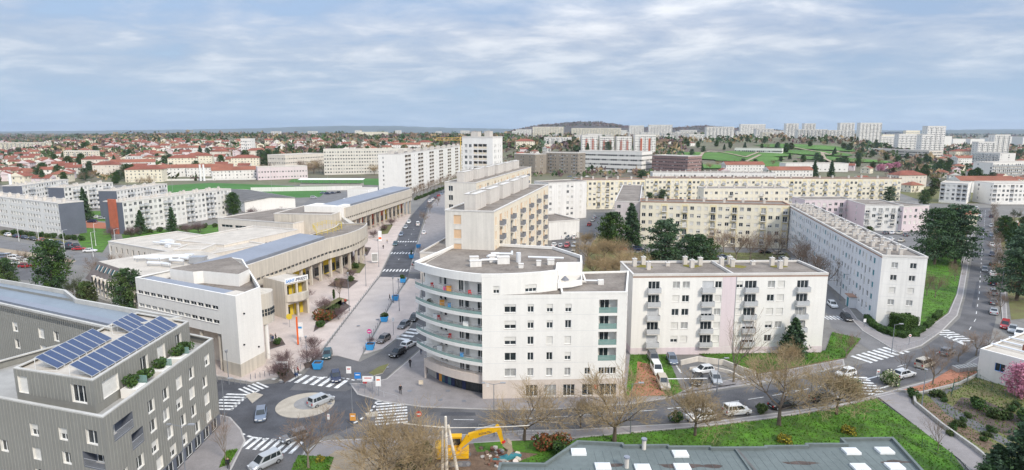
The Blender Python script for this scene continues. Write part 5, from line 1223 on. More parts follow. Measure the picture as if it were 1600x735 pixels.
# ------------------------------------------------------------------ trees and shrubs
def bare_meshes(seed, h, spread=.62, multi=1, twig='twig_gold', bark='bark', dens=5, low=.26):
    rng = random.Random(seed); T = MB(); C = MB()
    def grow(p, d, l, r, lev):
        segs = 3 if lev < 2 else 2 if lev < 4 else 1; q = p; dd = d.copy(); pts = [p]
        for i in range(segs):
            dd = (dd + Vector((rng.uniform(-1, 1), rng.uniform(-1, 1), rng.uniform(-.3, .7) if lev else 0)) * (.16 if lev else .05)).normalized()
            n = q + dd * (l / segs); r0 = r * (1 - .45 * i / segs); r1 = r * (1 - .45 * (i + 1) / segs)
            (T if lev < 3 else C).tube(q, n, r0, r1, 7 if lev == 0 else 5 if lev == 1 else 4 if lev == 2 else 3, bark if lev < 3 else twig, cap=False); q = n; pts.append(q)
        if lev >= 5: return
        k = (rng.randint(4, 6) if lev == 0 else dens + (rng.random() < .4) if lev < 4 else dens - 1)
        for j in range(k):
            f = 1.0 if j == 0 and lev else rng.uniform(.75, 1.0) if lev == 0 else rng.uniform(.25, 1.0)
            i = min(segs - 1, int(f * segs)); b0 = pts[i].lerp(pts[i + 1], f * segs - i)
            ax = dd.orthogonal().normalized(); ax.rotate(Matrix.Rotation(j * 2.4 + rng.uniform(-.5, .5), 3, dd))
            a = rng.uniform(.35, .85) * (spread / .62) if not (j == 0 and lev) else .15
            nd_ = (dd * math.cos(a) + ax * math.sin(a)); nd_.z += .12; nd_.normalize()
            grow(b0, nd_, l * (rng.uniform(.95, 1.5) if lev == 0 else rng.uniform(.52, .78)), max(.016, r * (.5 if lev else .48)), lev + 1)
    for m in range(multi):
        d = Vector((0, 0, 1)) if multi == 1 else Vector((math.cos(m * 2.2) * .45, math.sin(m * 2.2) * .45, 1)).normalized()
        grow(Vector((.15 * m, 0, -.1)), d, h * low, h * .022 / (1 if multi == 1 else 1.4), 0)
    zm = max(v[2] for v in C.v); k = h / zm
    for q in (T, C): q.v = [(x * k, y * k, z * k) for x, y, z in q.v]
    return T.mesh('trunk'), C.mesh('crown')
def leaf(C, p, s, rng, m, up=.0):
    a = Vector((rng.gauss(0, 1), rng.gauss(0, 1), rng.gauss(0, 1) * (1 - up))).normalized(); b = a.orthogonal().normalized(); b.rotate(Matrix.Rotation(rng.uniform(0, 6.3), 3, a)); c = a.cross(b)
    C.face([p - b * s, p + c * s * .55, p + b * s, p - c * s * .55], m)
def conifer_meshes(seed, h, shape='cone', rad=.26, m='needle_dark', m2='needle_blue', n=46, leafs=95, size=.42):
    rng = random.Random(seed); T = MB(); C = MB(); T.tube((0, 0, -.1), (0, 0, h * .5), h * .022, h * .014, 8, 'bark', cap=False); T.tube((0, 0, h * .5), (0, 0, h * .97), h * .014, .02, 6, 'bark', cap=False)
    for i in range(n):
        f = (i + rng.random()) / n; z = h * (.10 + .86 * f)
        if shape == 'cone': rr = h * rad * (1 - f) ** .8 + .25
        elif shape == 'round': rr = h * rad * math.sqrt(max(.03, 1 - (1.7 * f - .72) ** 2)) if f > .1 else h * rad * .7
        elif shape == 'cedar': rr = h * rad * (1.0 if f < .55 else 1.25 - 1.1 * (f - .32)) * rng.uniform(.55, 1.1)
        else: rr = h * rad * math.sin(math.pi * min(1, .12 + .88 * f)) ** .5 + .15
        az = i * 2.399 + rng.uniform(-.4, .4); rr *= rng.uniform(.75, 1.12); drop = -.18 if shape == 'cone' else .10 if shape == 'round' else .02 if shape == 'cedar' else .6
        e = Vector((math.cos(az) * rr, math.sin(az) * rr, z + drop * rr)); s0 = Vector((0, 0, z))
        T.tube(s0, e, max(.03, rr * .018), .015, 4, 'bark', cap=False)
        wd = rr * (.24 if shape != 'cedar' else .34) + .22; hh = (.16 if shape == 'cedar' else .3) * rr + .15; mm = m if rng.random() < .6 else m2
        for k in range(leafs):
            t = rng.random() ** .6; q = s0.lerp(e, t) + Vector((rng.gauss(0, wd * .42), rng.gauss(0, wd * .42), rng.gauss(0, hh * .38)))
            leaf(C, q, size * rng.uniform(.6, 1.2), rng, mm, .3)
    return T.mesh('trunk'), C.mesh('crown')
def bush_meshes(seed, rx, ry, rz, m, m2, n=900, size=.2, box=False, z0=.1):
    rng = random.Random(seed); T = MB(); C = MB()
    for k in range(5): a = k * 1.26; T.tube((0, 0, -.05), (math.cos(a) * rx * .5, math.sin(a) * ry * .5, rz * 1.2), .04, .015, 4, 'bark', cap=False)
    if box: C.box(-rx * .93, -ry * .93, .02, rx * .93, ry * .93, rz * 1.9, m)
    lumps = [(rng.uniform(-.6, .6), rng.uniform(-.6, .6), rng.uniform(.2, .8), rng.uniform(.35, .6)) for _ in range(9)]
    for k in range(n):
        if box:
            f = rng.randint(0, 4); x, y, z = rng.uniform(-1, 1), rng.uniform(-1, 1), rng.uniform(0, 1)
            if f == 0: z = 1
            elif f < 3: x = 1 if f == 1 else -1
            else: y = 1 if f == 3 else -1
            p = Vector((x * rx, y * ry, z * rz * 2)) + Vector((rng.gauss(0, .06), rng.gauss(0, .06), rng.gauss(0, .06)))
        else:
            lx, ly, lz, lr = lumps[k % 9]; v = Vector((rng.gauss(0, 1), rng.gauss(0, 1), rng.gauss(0, 1))).normalized() * lr * rng.uniform(.75, 1.05)
            p = Vector(((lx + v.x) * rx, (ly + v.y) * ry, max(.05, (lz + v.z)) * rz * 1.6))
        leaf(C, p, size * rng.uniform(.6, 1.3), rng, m if rng.random() < .65 else m2)
    return T.mesh('trunk'), C.mesh('crown')
VEG = {}
def veg(key, fn, *a, **k): VEG[key] = (fn(*a, **k), k.get('h', None))
def bt(key, *a, **k): VEG[key] = (bare_meshes(*a, **k), a[1])
def ct(key, *a, **k): VEG[key] = (conifer_meshes(*a, **k), a[1])
def bu(key, *a, **k): VEG[key] = (bush_meshes(*a, **k), 1.0)
for i in range(3): bt('gold%d' % i, 11 + i, 10.0, spread=.82, twig='twig_gold', bark='bark')
for i in range(2): bt('brown%d' % i, 31 + i, 10.0, spread=.68, twig='twig_brown', bark='bark_grey', dens=4)
for i in range(2): bt('plum%d' % i, 41 + i, 5.0, spread=.7, multi=4, twig='twig_plum', bark='bark', dens=3, low=.25)
bt('wide', 51, 9.0, spread=.85, multi=3, twig='twig_gold', bark='bark_grey', low=.24, dens=4)
bt('thin', 61, 10.0, spread=.42, twig='twig_brown', bark='bark_grey', dens=3, low=.4)
bt('budding', 71, 10.0, spread=.66, twig='needle_olive', bark='bark')
ct('pine0', 1, 14.0, 'round', .30, 'needle_dark', 'leaf_green', 44, 150, .30); ct('pine1', 2, 14.0, 'round', .36, 'needle_dark', 'leaf_mid', 42, 150, .30)
ct('spruce0', 3, 14.0, 'cone', .25, 'needle_dark', 'needle_blue', 60, 85, .34); ct('spruce1', 4, 14.0, 'cone', .20, 'needle_blue', 'needle_dark', 60, 80, .32)
ct('cedar0', 5, 15.0, 'cedar', .42, 'needle_dark', 'needle_blue', 44, 150, .30); ct('cedar1', 6, 15.0, 'cedar', .36, 'needle_blue', 'needle_dark', 42, 150, .30)
ct('cypress', 7, 12.0, 'col', .11, 'needle_dark', 'leaf_green', 70, 60, .25)
ct('olive', 8, 9.0, 'round', .40, 'needle_olive', 'leaf_mid', 40, 90, .32)
bu('bush0', 1, 1.2, 1.2, .9, 'leaf_green', 'needle_dark'); bu('bush1', 2, 1.3, 1.1, .8, 'leaf_mid', 'needle_olive'); bu('flower', 3, 1.6, 1.5, 1.0, 'leaf_mid', 'blossom_white', 1100, .2)
bu('russet', 4, 2.6, 1.6, 1.0, 'leaf_russet', 'leaf_green', 1400, .22); bu('yellow', 5, 1.4, 1.2, .7, 'leaf_yellow', 'leaf_mid'); bu('round_hedge', 6, 1.9, 1.6, 1.35, 'leaf_green', 'leaf_mid', 3200, .16, box=True)
bu('hedge', 7, 3.0, .55, .55, 'leaf_green', 'needle_dark', 1500, .15, box=True)
VEG['pinkblossom'] = (conifer_meshes(9, 7.0, 'round', .46, 'blossom_pink', 'blossom_pink', 40, 90, .22), 7.0)
COUNT = {}
def plant(key, x, y, h, name, label, cat='tree', group=None, z=0.0, rz=None, sxy=1.0):
    (tm, cm), h0 = VEG[key]; k = h / h0; r = random.Random(int(abs(x * 37 + y * 91)) + len(COUNT))
    o = thing(name, label, cat, (x, y, z), rz if rz is not None else r.uniform(0, 6.28), group, (k * sxy, k * sxy, k))
    if cat == 'tree': ob('trunk', tm, o)
    else: ob('stem', tm, o)
    ob('crown' if cat == 'tree' else 'foliage', cm, o); COUNT[len(COUNT)] = 1; return o
def pl(key, px, py, h, name, label, cat='tree', group=None, sxy=1.0, z=.1):
    x, y = G(px, py); return plant(key, x, y, h, name, label, cat, group, z, None, sxy)
gA = 'bare trees along the east road'
pl('gold0', 960, 692, 11.5, 'bare_tree', 'broad bare tree with dark limbs on the lawn in front of the curved house', group=gA, sxy=1.4)
pl('gold1', 1086, 682, 10.5, 'bare_tree', 'bare golden-twigged tree on the lawn beside the parked white cars', group=gA, sxy=1.2)
pl('gold2', 1217, 666, 11.5, 'bare_tree', 'bare tree on the lawn screening the middle of the white slab', group=gA, sxy=1.3)
pl('gold1', 1307, 649, 10.5, 'bare_tree', 'bare tree at the lawn edge next to the flowering shrub and crossing', group=gA, sxy=1.2)
pl('gold2', 819, 690, 9.0, 'bare_tree', 'young bare golden tree right of the yellow excavator', group=gA, sxy=1.3)
pl('gold0', 907, 668, 6.5, 'bare_tree', 'small bare tree in a square bed on the road edge', group=gA)
pl('brown0', 482, 733, 9.0, 'bare_tree', 'bare tree in the flower bed below the roundabout', group='bare trees by the roundabout')
pl('thin', 353, 724, 8.0, 'bare_tree', 'slim bare tree on the small green wedge beside the grey house', group='bare trees by the roundabout')
pl('wide', 596, 752, 12.5, 'bare_tree', 'wide golden multi-stemmed bare tree left of the white poles', group='bare trees by the roundabout')
pl('wide', 648, 756, 10.5, 'bare_tree', 'sprawling bare golden tree just behind the white poles', group='bare trees by the roundabout')
pl('thin', 1146, 598, 14.0, 'bare_tree', 'tall slim bare tree standing before the pink stripe of the white slab', group=gA, sxy=1.25)
pl('gold1', 1228, 582, 7.0, 'bare_tree', 'smaller bare tree on the lawn close to the white slab', group=gA)
pl('brown1', 1322, 560, 6.0, 'bare_tree', 'small bare tree at the right end of the white slab', group=gA)
pl('brown1', 1457, 602, 8.5, 'bare_tree', 'bare tree rising from the red gravel bed', group=gA)
pl('thin', 1413, 590, 6.0, 'bare_tree', 'thin sapling between the white cars on the bend', group=gA)
pl('brown0', 1525, 556, 6.0, 'bare_tree', 'bushy bare tree beside the avenue crossing', group=gA, sxy=1.4)
pl('brown1', 1497, 566, 5.0, 'bare_tree', 'low bare tree left of the white garden house', group=gA, sxy=1.3)
pl('brown1', 1590, 470, 7.0, 'bare_tree', 'bare tree over the parked cars at the right edge', group=gA, sxy=1.3)
pl('thin', 1465, 706, 5.5, 'bare_tree', 'small bare tree beside the park path at lower right', sxy=1.2)
pl('spruce0', 1239, 559, 8.5, 'conifer', 'green conifer growing in front of the white slab', sxy=1.35)
pl('brown0', 1448, 462, 7.5, 'bare_tree', 'left of two bare trees on the green strip beside the pale-blue slab'); pl('brown1', 1461, 466, 7.5, 'bare_tree', 'right of two bare trees on the green strip beside the pale-blue slab')
pl('brown1', 1492, 440, 6.5, 'bare_tree', 'bare tree near the kerb of the avenue, on the green strip')
pl('spruce1', 1590, 775, 10.5, 'conifer', 'dark conifer filling the bottom right corner', sxy=1.6)
pl('spruce0', 1552, 768, 6.5, 'conifer', 'smaller dark conifer at the lower right beside the corner one', sxy=1.5)
pl('pinkblossom', 1594, 622, 6.0, 'blossom_tree', 'pink blossoming tree beside the white garden house')
pl('round_hedge', 1411, 514, 1.15, 'clipped_bush', 'large clipped green bush at the foot of the pale-blue slab gable', 'bush')
for i, (px, py) in enumerate(((1352, 498), (1366, 512), (1382, 520), (1402, 526), (1424, 526), (1444, 516), (1458, 503))):
    a = G(px, py); nx = [(1366, 512), (1382, 520), (1402, 526), (1424, 526), (1444, 516), (1458, 503), (1470, 490)][i]; c = G(*nx)
    plant('hedge', a[0] + (c[0] - a[0]) / 2, a[1] + (c[1] - a[1]) / 2, 1.0, 'hedge', 'low clipped hedge round the pale-blue gable, %s length from the side street' % ORD[i], 'hedge', 'clipped hedge segments', .1, math.atan2(c[1] - a[1], c[0] - a[0]), 1.0)
for k, px, py, s_, lab in (('flower', 1327, 612, 1.25, 'white-flowering shrub beside the crossing and a walker'), ('flower', 1389, 600, 1.15, 'white-flowering shrub in front of the white estate car'), ('bush1', 1190, 645, .9, 'grey-green shrub between the white van and the dark car'), ('bush0', 1056, 661, .9, 'dark low shrub on the verge left of the white cars'),
    ('russet', 862, 702, 1.1, 'russet and green hedge bush at the corner of the green roof'), ('bush0', 880, 712, 1.2, 'dense green bush against the green roof edge'), ('bush0', 655, 728, 1.6, 'green mound of ivy behind the white poles'), ('bush1', 640, 738, 1.5, 'mossy green bush left of the white poles'),
    ('bush0', 1428, 622, .9, 'dark round shrub at the garden corner'), ('bush1', 1465, 622, .9, 'yellowish shrub on the garden slope'), ('bush0', 1530, 640, 1.1, 'dark green shrub in the terraced garden'), ('bush1', 1560, 655, 1.2, 'olive shrub lower in the terraced garden'), ('bush0', 1600, 660, 1.4, 'dark shrub at the right edge of the garden'), ('yellow', 1325, 678, .8, 'patch of yellow-flowering plants on the lawn'), ('yellow', 1225, 692, .8, 'yellow daffodils along the green roof edge'), ('yellow', 500, 722, .5, 'yellow flowers in the corner bed')):
    pl(k, px, py, s_, 'shrub', lab, 'shrub', z=.15)
# left side
pl('pine0', 84, 458, 15.5, 'pine_tree', 'tall dark pine towering beside the left avenue'); pl('pine1', 12, 458, 10.0, 'pine_tree', 'dark pine cut by the left picture edge'); pl('pine1', 202, 490, 11.5, 'pine_tree', 'dark pine at the left end of the white civic building')
pl('brown0', 40, 420, 7, 'bare_tree', 'bare tree on the sandy median at the far left', group='median trees'); pl('brown1', 105, 432, 7, 'bare_tree', 'bare tree right behind the tall dark pine', group='median trees'); pl('brown0', 150, 440, 8, 'bare_tree', 'bare tree before the mansard building', group='median trees'); pl('brown1', 180, 425, 7, 'bare_tree', 'bare tree by the low beige wing', group='median trees'); pl('brown1', 5, 432, 8, 'bare_tree', 'bare tree at the left edge by the car park', group='median trees')
pl('olive', 138, 478, 6.5, 'bushy_tree', 'olive-green bushy tree beside the mansard building'); pl('budding', 120, 470, 7.5, 'bare_tree', 'thin budding tree right of the tall dark pine')
for px, py, h, k, lab in ((221, 366, 11, 'spruce0', 'dark spruce before the red-shafted white slab'), (270, 364, 12, 'spruce1', 'second spruce before the middle of the red-shafted slab'), (366, 338, 13, 'pine0', 'dark broad conifer at the right end of the red-shafted slab'), (134, 345, 17, 'spruce1', 'tall pointed conifer between the white slabs on the left'), (398, 345, 8, 'plum0', 'leafless bush-like tree beside the sports hall')):
    pl(k, px, py, h, 'conifer' if k[0] in 'sp' and k != 'plum0' else 'bare_tree', lab)
for i, (px, py) in enumerate(((290, 368), (312, 364), (175, 372), (205, 372), (420, 345), (440, 340))): pl('plum%d' % (i % 2), px, py, 6, 'bare_tree', 'leafless plum-brown tree by the left slabs, %s one planted there' % ORD[i], group='bare trees by the left slabs')
# plaza planting
for i, (px, py, h) in enumerate(((441, 592, 4.6), (484, 571, 4.2), (492, 548, 3.6), (446, 572, 3.4), (528, 500, 3.6), (505, 487, 4.0), (476, 470, 3.8), (533, 452, 3.6), (548, 436, 3.8), (552, 412, 3.6), (566, 398, 3.6), (585, 372, 4), (600, 362, 4), (612, 352, 4))):
    pl('plum%d' % (i % 2), px, py, h, 'multi_stem_tree', 'small leafless multi-stemmed plaza tree, %s from the roundabout' % ORD[i], group='small plaza trees', sxy=1.15)
pl('thin', 531, 470, 8, 'bare_tree', 'slim pale sapling in the plaza planting bed'); pl('brown1', 488, 395, 9, 'bare_tree', 'bare tree standing in the yard of the concrete complex')
for i, (px, py) in enumerate(((668, 418), (664, 350), (672, 334), (684, 322))): pl('brown%d' % (i % 2), px, py, 7.5 - i * .3, 'bare_tree', 'bare street tree beside the cream blocks, %s from the junction' % ORD[i], group='bare street trees')
for i in range(14):
    f = i / 13; pl('brown%d' % (i % 2), 640 + 72 * f, 312 - 28 * f, 9, 'bare_tree', 'bare tree in the row under the long striped slab, %s up the street' % ORD[i], group='bare trees under the striped slab')
# courtyard
for i, (px, py, h) in enumerate(((928, 436, 9.5), (952, 444, 10.5), (978, 440, 10), (918, 412, 9.5), (944, 408, 10), (968, 412, 9), (990, 428, 9), (914, 388, 8))): pl('gold%d' % (i % 3), px, py, h, 'bare_tree', 'golden bare tree in the courtyard thicket, %s' % ('front left', 'front middle', 'front right', 'left of its middle', 'at its centre', 'right of its centre', 'nearest the white slab roof', 'at its back')[i], group='golden courtyard trees', sxy=1.3)
for px, py, h, k, lab in ((1038, 428, 18, 'cedar1', 'tall blue cedar standing behind the white slab'), (1080, 430, 13.5, 'cedar0', 'broad dark cedar right of the tall blue one'), (1098, 428, 12, 'pine1', 'bright green pine behind the white slab roof'), (955, 392, 15, 'pine0', 'dark evergreen left of the mauve-grey slab end'), (985, 388, 18, 'spruce1', 'slender spruce before the mauve-grey slab end'), (1020, 430, 8, 'spruce0', 'low dark conifer at the left end of the cedars'), (1132, 432, 5, 'pine1', 'low green evergreen near the courtyard cars')):
    pl(k, px, py, h, 'evergreen_tree', lab, sxy=1.25)
for i, (px, py, h) in enumerate(((1118, 405, 11), (1150, 408, 12), (1172, 408, 11), (1215, 408, 12), (1130, 395, 10), (1195, 400, 10), (1268, 442, 12), (1285, 455, 12), (1262, 415, 11), (1248, 420, 10))): pl('brown%d' % (i % 2), px, py, h, 'bare_tree', 'bare brown courtyard tree, %s from the tall cedars' % ORD[i], group='brown courtyard trees', sxy=1.25)
for px, py, h, k, lab in ((1035, 318, 9, 'cedar0', 'spreading cedar between the two cream courtyard slabs'), (1062, 315, 12, 'cedar1', 'ragged cedar rising between the cream courtyard slabs'), (1015, 318, 7, 'pine1', 'round evergreen between the cream slabs'), (1003, 292, 14, 'cedar0', 'cedar behind the yellow-striped slab'), (1200, 290, 13, 'cedar1', 'cedar breaking the roofline of the very long cream slab'), (1388, 322, 12, 'cedar0', 'spreading cedar behind the pink block'), (1443, 322, 10, 'pine1', 'round dark evergreen beside the white corner block'), (1357, 372, 5, 'olive', 'small clipped golden-green evergreen at the pink block')):
    pl(k, px, py, h, 'evergreen_tree', lab)
for i, (px, py, k) in enumerate(((1462, 352, 'brown0'), (1478, 345, 'olive'), (1490, 360, 'brown1'), (1503, 345, 'brown0'), (1510, 372, 'budding'), (1588, 372, 'brown1'), (1600, 360, 'olive'), (1575, 355, 'brown0'), (1585, 345, 'budding'), (1600, 345, 'brown1'), (1480, 312, 'brown0'), (1455, 308, 'olive'), (1430, 305, 'brown1'))): pl(k, px, py, 6.5, 'garden_tree', '%s tree in the gardens by the avenue, %s counted from the cedars' % ('bare' if k[:2] == 'br' else 'olive-green' if k == 'olive' else 'budding', ORD[i]), group='garden trees by the avenue')
pl('pinkblossom', 1318, 345, 6, 'blossom_tree', 'plum-pink blossoming tree beside the pink blocks')
# right-hand evergreens
for px, py, h, k, lab in ((1460, 414, 20, 'cedar0', 'huge dark cedar left of the avenue, nearest the pale-blue slab'), (1492, 412, 21, 'cedar1', 'huge dark cedar closest to the avenue'), (1475, 400, 18, 'cedar0', 'dark cedar in the middle of the avenue group'), (1588, 470, 18, 'cedar1', 'dark cedar filling the right edge'), (1598, 430, 17, 'cedar0', 'second dark cedar at the right edge'), (1578, 402, 13, 'cypress', 'narrow cypress by the right-hand house'), (1567, 378, 11, 'pine0', 'dark evergreen beside the right-hand house'), (1600, 395, 10, 'pine1', 'dark round evergreen behind the cypress')):
    pl(k, px, py, h, 'evergreen_tree', lab)
for i in range(15):
    f = i / 14; pl('brown%d' % (i % 2), 1562 - 10 * f, 490 - 158 * f ** .7, 6.5, 'bare_tree', 'bare street tree among the parked avenue cars, %s from the crossing' % ORD[i], group='bare avenue trees')

# ------------------------------------------------------------------ the town beyond: houses, blocks, trees
def house_proto(key, w_, d, h, wm, rm, hip, nf):
    r = MB(); wl = MB(); acc = MB(); rng = random.Random(hash_(key)); e = .5; rh = w_ * .24 if w_ < d else d * .24
    fz = [h / nf * f for f in range(nf)]
    for s_, ((fx, fy), u) in SIDES.items():
        wd = w_ if s_ in 'fb' else d; n = max(2, int(wd / 3.2))
        facade(None, wl, (fx * w_ - w_ / 2, fy * d - d / 2), u, wd, -3.0, h, [(wd * (i + .5) / n, z + .8, 1.1, 1.3, 'w') for i in range(n) for z in fz], 0, wm, rng, acc)
    X, Y = w_ / 2 + e, d / 2 + e; z0 = h - .1; z1 = h + rh
    if w_ >= d: A, B = (-X + (Y if hip else 0), 0, z1), (X - (Y if hip else 0), 0, z1)
    else: A, B = (0, -Y + (X if hip else 0), z1), (0, Y - (X if hip else 0), z1)
    c = [(-X, -Y, z0), (X, -Y, z0), (X, Y, z0), (-X, Y, z0)]
    if w_ >= d: r.face([c[0], c[1], B, A], rm); r.face([c[2], c[3], A, B], rm); r.face([c[1], c[2], B], rm if hip else wm); r.face([c[3], c[0], A], rm if hip else wm)
    else: r.face([c[1], c[2], B, A], rm); r.face([c[3], c[0], A, B], rm); r.face([c[0], c[1], A], rm if hip else wm); r.face([c[2], c[3], B], rm if hip else wm)
    r.face(c[::-1], wm)
    ch = MB(); ch.box(-.4, -.3, z1 - 1.0, .4, .3, z1 + .8, 'chimney')
    return wl.mesh('wall'), r.mesh('roof'), acc.mesh('windows'), ch.mesh('chimney')
HP = {}
for i, (k, a) in enumerate((('cream gabled red-roofed house', (9, 11, 5.5, 'cream_wall', 'tile_red', 0, 2)), ('white gabled red-roofed house', (10, 9, 5.2, 'white_wall', 'tile_red', 0, 2)), ('cream hip-roofed house', (11, 10, 5.6, 'cream_wall', 'tile_orange', 1, 2)), ('beige brown-roofed bungalow', (12, 9, 3.2, 'beige_wall', 'tile_brown', 0, 1)), ('white hip-roofed house', (11, 9, 5.4, 'white_wall', 'tile_brown', 1, 2)), ('pinkish red-roofed house', (9, 12, 5.6, 'pale_pink', 'tile_red', 0, 2)), ('cream apartment house of four storeys under a hipped red roof', (30, 14, 11.5, 'cream_wall', 'tile_red', 1, 4)), ('long white apartment house under a red tile roof', (42, 13, 9.0, 'white_wall_b', 'tile_orange', 0, 3)), ('beige apartment house under a hipped red roof', (24, 14, 10, 'beige_wall', 'tile_red', 1, 3)))):
    HP[i] = (k, house_proto(k, *a), a)
def house(i, x, y, rz, where, z=None, s=1.0, group=None, uniq=None):
    k, (wl, r, wi, ch), a = HP[i]
    o = thing('house' if i < 6 else 'apartment_house', uniq or (k + ' ' + where), 'house' if i < 6 else 'apartment building', (x, y, terr(x, y) - .2 if z is None else z), rz, group or ('houses ' + where), s)
    ob('wall', wl, o); ro = ob('roof', r, o); ob('windows', wi, o, kind='stuff')
    if i < 6: ob('chimney', ch, ro)
    return o
rng = random.Random(77); used = [q for q in BUILT if q[1] > 330]
def zone(px, py):
    Z = ((40, 'at the left edge'), (100, 'above the farthest slab'), (160, 'below the cream stepped block'), (230, 'behind the red-shafted slab'), (300, 'left of the twin white masts'), (370, 'above the twin white masts'), (450, 'by the big evergreens'), (540, 'above the grey long building'), (640, 'near the cream skyline house'), (725, 'left of the white tower'), (800, 'behind the white tower'), (905, 'above the taupe house'), (1030, 'above the school'), (1100, 'left of the park'), (1230, 'in the left part of the park'), (1330, 'right of the park pavilion'), (1440, 'by the hillside school'), (1500, 'along the hill road'), (1550, 'beyond the avenue shops'), (9999, 'at the right edge'))
    return [t for x, t in Z if px < x][0] + (', skyline' if py < 229 else ', high up' if py < 238 else ', halfway down' if py < 250 else ', low down' if py < 266 else ', nearest')
KIND = {'pine0': 'dark pine', 'pine1': 'mid-green pine', 'spruce0': 'pointed spruce', 'spruce1': 'pointed spruce', 'cedar0': 'spreading cedar', 'cedar1': 'bluish cedar', 'olive': 'olive-green bushy tree', 'brown0': 'bare brown tree', 'brown1': 'bare grey-brown tree', 'gold0': 'bare golden tree', 'thin': 'slim bare tree'}
def free(x, y, d):
    for ux, uy, ud in used:
        if (ux - x) ** 2 + (uy - y) ** 2 < ((d + ud) * .5) ** 2: return False
    return True
# larger tiled apartment houses that can be told apart
for px, py, i, rz, lab in ((170, 272, 8, .3, 'cream block with red roof standing alone between the villas on the left'), (210, 266, 7, .5, 'white-fronted block with red roof behind the left villas'), (287, 262, 6, .4, 'large cream block with a broad red roof above the playing field'), (312, 258, 6, .3, 'second large red-roofed block above the playing field'), (275, 276, 7, .4, 'long red-roofed row behind the slate-gabled slabs'), (330, 275, 7, .35, 'long red-roofed row left of the twin white masts'), (370, 280, 7, .5, 'cream red-roofed row right of the twin white masts'), (230, 284, 6, .2, 'red-roofed block just behind the slate-gabled slabs'), (385, 262, 6, .3, 'red-roofed block near the clubhouse'), (345, 248, 8, .2, 'red-roofed block high above the playing field'), (300, 240, 7, .2, 'long red roof near the skyline on the left'), (400, 246, 8, .4, 'beige red-roofed block left of the dark trees'), (150, 262, 8, .3, 'red-roofed block among the left villas'), (636, 235, 7, .15, 'long red-roofed row behind the striped slab'), (665, 232, 8, .1, 'red-roofed block right of the cream skyline house'), (1424, 300, 2, .2, 'red-roofed house beside the white corner block'), (1415, 292, 8, .1, 'brick-red hipped roof house behind the very long slab'), (1497, 350, 2, .3, 'house with a bright orange hip roof before the avenue'), (1585, 376, 4, .2, 'white house with a brown hip roof at the right edge'), (1598, 410, 3, .3, 'low beige house behind the right-hand cedars'), (1533, 300, 7, .0, 'shop row with a red tile roof closing the avenue'), (1512, 257, 7, .1, 'red-roofed terrace beyond the avenue'), (1500, 247, 6, .1, 'red-roofed block beyond the avenue'), (1345, 288, 1, .2, 'red-roofed house behind the very long slab, centre right'), (1230, 280, 7, .05, 'red-roofed row between the park and the very long slab'), (1160, 270, 7, .05, 'brown-roofed terrace below the park hill'), (1590, 298, 2, .1, 'orange-roofed house beyond the right-edge white block'), (820, 232, 6, .1, 'red-roofed cream house right of the white tower'), (812, 246, 1, .2, 'small red-roofed house right of the white tower')):
    x, y, z = GT(px, py); house(i, x, y, rz, '', z - .2, 1.0, 'tiled houses that stand out', lab); used.append((x, y, HP[i][2][0] + 6))
n = 0; tries = 0
while n < 270 and tries < 14000:
    tries += 1; px = rng.uniform(-60, 640); py = 224 + 88 * rng.random() ** 1.5
    if 440 < px and py > 242: continue
    if px > 255 and 268 < py: continue
    if py > 268 + 22 * (1 if px < 120 else .2): continue
    x, y, z = GT(px, py)
    if y > 2600 or not free(x, y, 17): continue
    i = rng.choice((0, 0, 1, 1, 2, 2, 3, 4, 5, 5)); used.append((x, y, 17)); n += 1
    where = 'among the villas at the far left' if px < 130 else 'on the red-roofed hillside left of centre' if py < 245 else 'in the villa quarter behind the slate-gabled slabs' if px < 300 else 'beyond the playing fields'
    house(i, x, y, rng.choice((.2, .25, 1.77, 1.8, .5, 2.0)) + rng.uniform(-.1, .1), zone(px, py), z - .2, rng.uniform(1.1, 1.4), 'houses ' + where)
n = 0; tries = 0
while n < 85 and tries < 6000:
    tries += 1; px = rng.uniform(630, 1640); py = rng.uniform(222, 300)
    ok = (630 < px < 725 and 220 < py < 236) or (1470 < px < 1640 and 224 < py < 300) or (800 < px < 860 and 228 < py < 250) or (1080 < px < 1420 and 266 < py < 276) or (850 < px < 1080 and 218 < py < 232)
    if not ok: continue
    x, y, z = GT(px, py)
    if not free(x, y, 17): continue
    used.append((x, y, 17)); n += 1; house(rng.choice((0, 1, 2, 4, 5)), x, y, rng.uniform(0, 3.1), zone(px, py), z - .2, 1.0, 'houses in the quarter beyond the avenue' if px > 1400 else 'houses between the slabs and the park' if px > 1000 else 'houses around the foot of the white tower')
